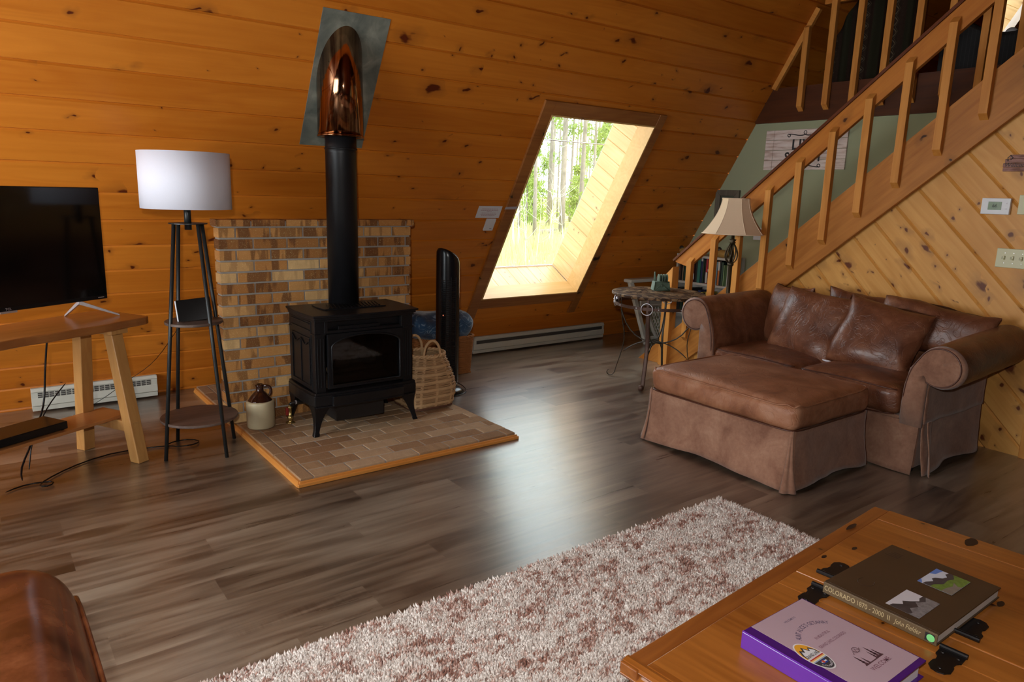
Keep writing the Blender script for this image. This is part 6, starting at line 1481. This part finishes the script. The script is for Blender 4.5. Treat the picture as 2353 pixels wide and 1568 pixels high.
# oval sticker
s_ = thing('x', (0, 0, 0), None, None); bpy.data.objects.remove(s_)
cx_, cy_ = 1.432, 0.732; ra, rb = 0.0285, 0.0500; zs = zt+0.0012
def oval(a, b_, z): return [(cx_+a*math.cos(t), cy_+b_*math.sin(t), z) for t in [i*2*PI/48 for i in range(48)]]
def cutoval(y0_, y1_, a, b_, z):
    P = [(x-cx_, y-cy_) for x, y, _ in oval(a, b_, z)]; P = clip_poly([(x, y, 0) for x, y in P], [(-1, y0_), (1, y0_), (1, y1_), (-1, y1_)]); return [(cx_+p[0], cy_+p[1], z) for p in P]
def stk(nm, pts, col_, parent=bn):
    q = MB(); q.add(pts, [tuple(range(len(pts)))]); return q.build(nm, plain('sticker_'+nm, col_, 0.4, var=0.0), parent, fixn=False)
stk('sticker_base', oval(ra, rb, zs), (0.70, 0.66, 0.68)); stk('sticker_sky', cutoval(0.0, 0.1, ra*.90, rb*.93, zs+.0003), (0.72, 0.34, 0.03)); stk('sticker_ground', cutoval(-0.1, -0.0165, ra*.90, rb*.93, zs+.0003), (0.05, 0.045, 0.05))
for k, c_ in enumerate(((0.45, 0.03, 0.03), (0.72, 0.40, 0.12), (0.75, 0.68, 0.45), (0.30, 0.38, 0.55))): stk('sticker_stripe', cutoval(-0.0165+0.0030*(3-k), -0.0165+0.0030*(4-k), ra*.90, rb*.93, zs+.0003), c_)
stk('sticker_mountain', [(cx_-0.0235, cy_+0.0, zs+.0006), (cx_+0.0235, cy_, zs+.0006), (cx_+0.0235, cy_+0.014, zs+.0006), (cx_+0.015, cy_+0.027, zs+.0006), (cx_+0.008, cy_+0.019, zs+.0006), (cx_+0.0, cy_+0.035, zs+.0006), (cx_-0.007, cy_+0.024, zs+.0006), (cx_-0.014, cy_+0.029, zs+.0006), (cx_-0.0225, cy_+0.014, zs+.0006)], (0.04, 0.04, 0.045))
stk('sticker_snow', [(cx_-0.022, cy_+0.0, zs+.0009), (cx_+0.022, cy_, zs+.0009), (cx_+0.020, cy_+0.012, zs+.0009), (cx_+0.013, cy_+0.022, zs+.0009), (cx_+0.008, cy_+0.014, zs+.0009), (cx_+0.0, cy_+0.028, zs+.0009), (cx_-0.007, cy_+0.017, zs+.0009), (cx_-0.013, cy_+0.023, zs+.0009), (cx_-0.020, cy_+0.010, zs+.0009)], (0.66, 0.66, 0.68))
q = MB(); q.text('GRAND LAKE', 0.0115, Matrix.Translation((cx_, cy_+0.0035, zs+.0012)), sxy=(0.66, 1), bold=0.02); q.build('sticker_lettering', m_ink, bn, fixn=False)
q = MB(); word = 'COLORADO'
for i, c_ in enumerate(word):
    a = math.radians(-90-50+100*(i+0.5)/8); q.text(c_, 0.0070, Matrix.Translation((cx_+0.0205*math.cos(a), cy_-0.006+0.0345*math.sin(a), zs+.0012)) @ Matrix.Rotation(a+PI/2, 4, 'Z'))
q.build('sticker_lettering', m_paper, bn, fixn=False)
stk('sticker_flag', [(cx_+x, cy_-0.025+y, zs+.0012) for x, y in ((-0.009, -0.005), (0.009, -0.005), (0.009, 0.006), (-0.009, 0.006))], (0.02, 0.06, 0.30)); stk('sticker_flag_band', [(cx_+x, cy_-0.025+y, zs+.0015) for x, y in ((-0.009, -0.0015), (0.009, -0.0015), (0.009, 0.0025), (-0.009, 0.0025))], (0.65, 0.65, 0.68)); stk('sticker_flag_disc', [(cx_-0.003+0.0038*math.cos(t), cy_-0.0245+0.0042*math.sin(t), zs+.0018) for t in [i*2*PI/12 for i in range(12)]], (0.60, 0.08, 0.04))

# ------------------------------------------------------------ leather armchair at the left edge
ac = thing('leather_armchair', (-0.35, 1.3, 0), 'glossy brown leather armchair whose rounded arm fills the lower left corner', 'armchair')
s = NT('glossy_brown_leather'); o = s.obj(); a = s.noise(o, 5.0, 5.0, 0.6, 0.8); b = s.noise(o, 30.0, 3.0)
s.set(color=s.ramp(a, [(0.32, (0.055, 0.014, 0.006)), (0.5, (0.14, 0.042, 0.018)), (0.7, (0.26, 0.095, 0.042))]), rough=s.ma('MULTIPLY_ADD', b, 0.10, 0.20), spec=0.5, coat=0.2, coatr=0.15); s.bump(s.noise(o, 3.0, 2.0), 0.25, 0.01); m_gl = s.m
q = MB(); softbox(q, (-0.045, 1.30, 0.515), (0.165, 0.625, 0.125), 0.118, (0.006, 0.01, 0.016), 20, 0.006, 1.0); q.build('arm', m_gl, ac, smooth=True, weld=True, sub=1)
q = MB(); softbox(q, (-0.77, 1.30, 0.515), (0.165, 0.625, 0.125), 0.105, (0.006, 0.01, 0.012), 12); q.build('arm', m_gl, ac, smooth=True, weld=True, sub=1)
for x in (-0.045, -0.77): MB().box(x-0.14, x+0.15, 0.76, 1.88, 0.03, 0.48).build('arm_side', m_gl, ac, bevel=0.03, seg=3)
q = MB(); softbox(q, (-0.41, 1.42, 0.36), (0.20, 0.46, 0.10), 0.06, (0, 0, 0.03), 12); q.build('seat_cushion', m_gl, ac, smooth=True, weld=True, sub=1)
MB().box(-0.61, -0.20, 0.80, 1.84, 0.06, 0.26).build('seat_base', m_gl, ac, bevel=0.02)
q = MB(); softbox(q, (-0.41, 0.88, 0.62), (0.20, 0.12, 0.36), 0.09, (0, 0.03, 0.02), 12); q.build('backrest', m_gl, ac, smooth=True, weld=True, sub=1)
MB().tube([(0.115, 1.86, 0.30), (0.122, 1.885, 0.42), (0.118, 1.89, 0.50), (0.123, 1.86, 0.535), (0.127, 1.70, 0.545), (0.128, 1.30, 0.545), (0.126, 0.80, 0.54)], 0.006, 8).build('welt', m_gl, ac, smooth=True, sub=1)
for x in (-0.78, 0.05):
    for y in (0.80, 1.82): MB().lathe([(0.02, 0), (0.028, 0.035)], (x, y, 0), 12).build('foot', m_black, ac)
# ------------------------------------------------------------ up in the loft
def blanket_mat():
    s = NT('dark_woven_curtain'); X, Y, Z = s.sep(s.obj())[:3]
    u = s.ma('ABSOLUTE', s.ma('SUBTRACT', s.ma('FRACT', s.ma('DIVIDE', Y, 0.27)), 0.5)); v = s.ma('ABSOLUTE', s.ma('SUBTRACT', s.ma('FRACT', s.ma('DIVIDE', Z, 0.09)), 0.5))
    d = s.ma('ADD', s.ma('MULTIPLY', u, 3.2), v); motif = s.ramp(d, [(0.30, 0.0), (0.34, 1.0), (0.42, 1.0), (0.46, 0.0), (0.58, 0.0), (0.62, 0.7), (0.68, 0.0)])
    f = s.noise(s.obj(), 60.0, 3.0); st = s.ramp(u, [(0.36, 0.0), (0.38, 1.0)])
    c = s.mix(st, s.mix(f, (0.020, 0.010, 0.008), (0.035, 0.022, 0.014)), (0.022, 0.020, 0.011)); c = s.mix(s.ma('MULTIPLY', motif, s.ma('SUBTRACT', 1.0, st)), c, (0.13, 0.10, 0.06))
    s.set(color=c, rough=0.95, spec=0.1); return s.m
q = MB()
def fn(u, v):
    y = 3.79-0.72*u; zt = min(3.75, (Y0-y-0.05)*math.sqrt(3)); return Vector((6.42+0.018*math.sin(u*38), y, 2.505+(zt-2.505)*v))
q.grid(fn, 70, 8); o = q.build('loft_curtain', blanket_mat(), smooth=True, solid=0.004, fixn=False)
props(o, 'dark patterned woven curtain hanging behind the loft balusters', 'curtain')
m_pin = NT('dark_pinstripe_cloth'); X, Y, Z = m_pin.sep(m_pin.obj())[:3]
m_pin.set(color=m_pin.mix(m_pin.ma('GREATER_THAN', m_pin.ma('FRACT', m_pin.ma('DIVIDE', Y, 0.030)), 0.88), (0.006, 0.006, 0.006), (0.02, 0.02, 0.02)), rough=0.85); m_pin = m_pin.m
lc = thing('loft_armchair', (6.75, 2.35, 2.49), 'dark pinstriped armchair seen from behind through the loft balusters', 'armchair')
q = MB(); vs = []; n = 20
for i in range(n+1):
    u = i/n; y = 2.93-1.15*u; zt = 3.01-0.17*math.sin(min(1, u*2.2)*PI/2)*(1 if u < 0.45 else 1)+0.05*max(0, u-0.45)*2 + 0.03*math.cos(u*8)
    for x, z in ((6.50, 2.495), (6.50, zt-0.03), (6.53, zt), (6.62, zt), (6.66, zt-0.03), (6.66, 2.495)): vs.append((x, y, z))
q.add(vs, [tuple(i*6+k for k in (a, (a+1) % 6))+tuple((i+1)*6+k for k in ((a+1) % 6, a)) for i in range(n) for a in range(6)]+[(0, 1, 2, 3, 4, 5), tuple(n*6+k for k in (5, 4, 3, 2, 1, 0))])
q.build('backrest', m_pin, lc, smooth=False, bevel=0.01)
MB().box(6.67, 7.25, 1.80, 2.90, 2.55, 2.80).build('seat', m_pin, lc, bevel=0.04, seg=3)
for y in (1.84, 2.86):
    for x in (6.70, 7.20): MB().box(x-0.02, x+0.02, y-0.02, y+0.02, 2.491, 2.56).build('leg', m_black, lc)
t = thing('loft_lamp', (8.2, 3.05, 2.49), 'small round white lamp globe glimpsed in the loft against the bright boards', 'lamp')
MB().lathe([(0, 2.491), (0.09, 2.491), (0.09, 2.50), (0.012, 2.52), (0.010, 3.02), (0.02, 3.03)], (8.0, 2.98, 0), 16).build('lamp_stand', m_lampmetal, t, smooth=True)
q = MB(); q.lathe([(0.0, 3.03)]+[(0.055*math.sin(PI*i/12), 3.085-0.055*math.cos(PI*i/12)) for i in range(1, 12)]+[(0, 3.14)], (8.0, 2.98, 0), 20); q.build('globe', m_white, t, smooth=True)

# ------------------------------------------------------------ outdoors: meadow and pine forest beyond the window
rf = random.Random(21)
def leafmat(name, c1, c2):
    s = NT(name); t = s.t; t.nodes.remove(s.b); f = s.noise(s.obj(), 1.7, 3.0); c = s.mix(f, c1, c2)
    df = s.n('BsdfDiffuse', {0: c}); tr = s.n('BsdfTranslucent', {0: c}); mx = s.n('MixShader', {0: 0.4, 1: df.outputs[0], 2: tr.outputs[0]}); t.links.new(mx.outputs[0], s.out.inputs[0]); return s.m
m_pineleaf = leafmat('pine_needles', (0.12, 0.17, 0.05), (0.30, 0.36, 0.12)); m_young = leafmat('young_pine_needles', (0.16, 0.23, 0.05), (0.38, 0.44, 0.14))
m_meadow = leafmat('meadow_grass', (0.34, 0.36, 0.15), (0.56, 0.54, 0.30)); m_barkt = plain('grey_pine_bark', (0.20, 0.165, 0.14), 0.9, var=0.35, scale=6); m_birch = plain('pale_dead_wood', (0.42, 0.39, 0.35), 0.8, var=0.1)
s = NT('meadow_ground'); f = s.noise(s.obj(), 0.7, 5.0, 0.6); s.set(color=s.ramp(f, [(0.35, (0.22, 0.30, 0.07)), (0.55, (0.45, 0.48, 0.16)), (0.75, (0.60, 0.56, 0.32))]), rough=1.0, spec=0.0); m_ground = s.m
GZ = -0.45
q = MB(); q.grid(lambda u, v: Vector((-30+130*u, 6.2+110*v, GZ+0.25*mnoise.noise(Vector((u*20, v*20, 0)))*min(1, v*30)+1.2*v*v)), 60, 60)
q.build('meadow', m_ground, M=Matrix.Identity(4), smooth=True, kind='structure', fixn=False)
def gz(x, y): u, v = (x+30)/130, (y-6.2)/110; return GZ+0.25*mnoise.noise(Vector((u*20, v*20, 0)))*min(1, v*30)+1.2*v*v
def tufts(name, n, ys, az, h, mat, w_=0.02, lean=0.3):
    q = MB()
    for _ in range(n):
        y = ys[0]+(ys[1]-ys[0])*rf.random()**0.8; x = y*rf.uniform(*az); a = rf.uniform(0, PI); hh = h*rf.uniform(0.5, 1.2); z = gz(x, y)
        dx, dy = math.cos(a)*w_, math.sin(a)*w_; lx_, ly_ = rf.uniform(-lean, lean)*hh, rf.uniform(-lean, lean)*hh
        q.add([(x-dx, y-dy, z), (x+dx, y+dy, z), (x+lx_, y+ly_, z+hh)], [(0, 1, 2)])
    return q.build(name, mat, M=Matrix.Identity(4), fixn=False)
props(tufts('meadow_grass_blades', 9000, (11, 30), (0.55, 1.15), 0.45, m_meadow, 0.03), 'tall yellow green meadow grass outside the slanted window', 'grass', None, 'stuff')
def leaf_cloud(q, c, r, n, size):
    for _ in range(n):
        d = Vector((rf.gauss(0, 1), rf.gauss(0, 1), rf.gauss(0, 1)*0.6)); d = d.normalized()*r*rf.random()**0.4; p = Vector(c)+Vector((d.x, d.y, d.z*0.65))
        e1 = Vector((rf.gauss(0, 1), rf.gauss(0, 1), rf.gauss(0, 1))).normalized(); e2 = e1.cross(Vector((rf.gauss(0, 1), rf.gauss(0, 1), rf.gauss(0, 1)))).normalized(); s_ = size*rf.uniform(0.6, 1.3)
        q.add([tuple(p-e1*s_-e2*s_*0.35), tuple(p+e1*s_-e2*s_*0.35), tuple(p+e1*s_+e2*s_*0.35), tuple(p-e1*s_+e2*s_*0.35)], [(0, 1, 2, 3)])
def trunk(q, h, r, bend):
    pts = []; ph = rf.random()*6
    for i in range(10): t = i/9; pts.append((bend*math.sin(t*2+ph)-bend*math.sin(ph), bend*math.cos(t*1.7+ph)-bend*math.cos(ph), h*t-0.15*(i == 0)))
    q.tube(pts, [r*(1-0.75*i/9) for i in range(10)], 8); return pts
def tall_pine(name, h, r, crown0, dens):
    t = bpy.data.objects.new(name, None); link(t); q = MB(); pts = trunk(q, h, r, 0.12); q.build('trunk', m_barkt, t, smooth=True)
    q = MB()
    for _ in range(int(26*dens)):
        z = h*rf.uniform(crown0, 1.0); rr_ = (1-z/h)*1.6+0.35; a = rf.uniform(0, 2*PI); leaf_cloud(q, (rr_*rf.uniform(0.2, 0.9)*math.cos(a), rr_*rf.uniform(0.2, 0.9)*math.sin(a), z), rf.uniform(0.35, 0.75), 22, 0.11)
    q.build('foliage', m_pineleaf, t, fixn=False); return t
def young_pine(name, h):
    t = bpy.data.objects.new(name, None); link(t); q = MB(); trunk(q, h, 0.05, 0.05); q.build('trunk', m_barkt, t, smooth=True); q = MB()
    for _ in range(46):
        k = rf.random()**1.2; z = h*(0.08+0.9*k); rr_ = (1-k)*h*0.27+0.08; a = rf.uniform(0, 2*PI); leaf_cloud(q, (rr_*rf.random()*math.cos(a), rr_*rf.random()*math.sin(a), z), 0.30+0.15*(1-k), 22, 0.085)
    q.build('foliage', m_young, t, fixn=False); return t
def sapling(name, h):
    t = bpy.data.objects.new(name, None); link(t); q = MB(); pts = trunk(q, h, 0.020, 0.18)
    for _ in range(9):
        i = rf.randrange(2, 9); p = Vector(pts[i]); a = rf.uniform(0, 2*PI); d = Vector((math.cos(a), math.sin(a), rf.uniform(0.4, 1.3)))*rf.uniform(0.35, 0.9); q.tube([p, p+d*0.5+Vector((0, 0, -0.03)), p+d], [0.010, 0.008, 0.003], 4)
    q.build('trunk', m_birch, t, smooth=True); return t
protos = {'tall': [tall_pine('pine_tree', 17, 0.125, 0.55, 1.0), tall_pine('pine_tree', 15, 0.09, 0.35, 1.3), tall_pine('pine_tree', 19, 0.14, 0.66, 0.8), tall_pine('pine_tree', 13, 0.07, 0.28, 1.2)],
          'young': [young_pine('young_pine', 5.0), young_pine('young_pine', 3.2)], 'sap': [sapling('bare_sapling', 4.5), sapling('bare_sapling', 3.2), sapling('bare_sapling', 5.5)]}
usedp = set()
def plant(kind, k, x, y, label, cat, group, s_=1.0):
    p = protos[kind][k]; o = p if (kind, k) not in usedp else copy_thing(p); usedp.add((kind, k))
    o.location = (x, y, gz(x, y)); o.rotation_euler = (0, 0, rf.uniform(0, 6.28)); o.scale = (s_, s_, s_); props(o, label, cat, group)
spots_taken = []
def free(x, y, d):
    if any((x-a)**2+(y-b_)**2 < ((d+e)/2)**2 for a, b_, e in spots_taken): return False
    spots_taken.append((x, y, d)); return True
near = sorted([(0.765, 27), (0.800, 23), (0.829, 31), (0.862, 25), (0.905, 28), (0.935, 24), (0.965, 31), (0.738, 33), (0.985, 27), (0.700, 28), (0.88, 36), (0.79, 37), (1.01, 35), (0.85, 43)])
ords = ['leftmost', 'second', 'third', 'fourth', 'fifth', 'sixth', 'seventh', 'eighth', 'ninth', 'tenth', 'eleventh', 'twelfth', 'thirteenth', 'rightmost']
for i_, (az_, y) in enumerate(near):
    spots_taken.append((az_*y, y, 2.4))
    plant('tall', (i_*3+1) % 4, az_*y, y, '%s tall grey pine trunk%s in the near row outside the slanted window' % (ords[i_], '' if i_ in (0, 13) else ' from the left'), 'tree', 'tall pines outside the window', rf.uniform(0.9, 1.1))
n_ = 0
while n_ < 42:
    y = rf.uniform(42, 95); x = y*rf.uniform(0.62, 1.15)
    if not free(x, y, 3.6): n_ += 0; spots_try = True; continue
    n_ += 1; plant('tall', rf.randrange(4), x, y, 'distant pine in the thick of the forest seen through the slanted window', 'tree', 'distant pines outside the window', rf.uniform(0.85, 1.2))
n_ = 0; tries = 0
while n_ < 24 and tries < 4000:
    tries += 1; y = rf.uniform(25, 50); x = y*rf.uniform(0.68, 1.08)
    if free(x, y, 2.4): n_ += 1; plant('young', rf.randrange(2), x, y, 'bushy bright green young pine growing between the trunks outside', 'tree', 'young pines outside the window', rf.uniform(0.8, 1.3))
n_ = 0
while n_ < 13:
    y = rf.uniform(14, 21); x = y*rf.uniform(0.68, 0.90)
    if free(x, y, 0.5): n_ += 1; plant('sap', rf.randrange(3), x, y, 'thin bare white sapling in the meadow outside the slanted window', 'tree', 'bare saplings outside the window', rf.uniform(0.5, 0.85))
q = MB(); y = 25; q.tube([(0.80*y, y, gz(0.8*y, y)+0.14), (0.92*y, y+0.8, gz(0.92*y, y)+0.22), (1.02*y, y+1.4, gz(y, y)+0.18)], [0.13, 0.12, 0.09], 8)
props(q.build('fallen_log', m_barkt, smooth=True), 'grey fallen log lying across the forest edge outside', 'log')
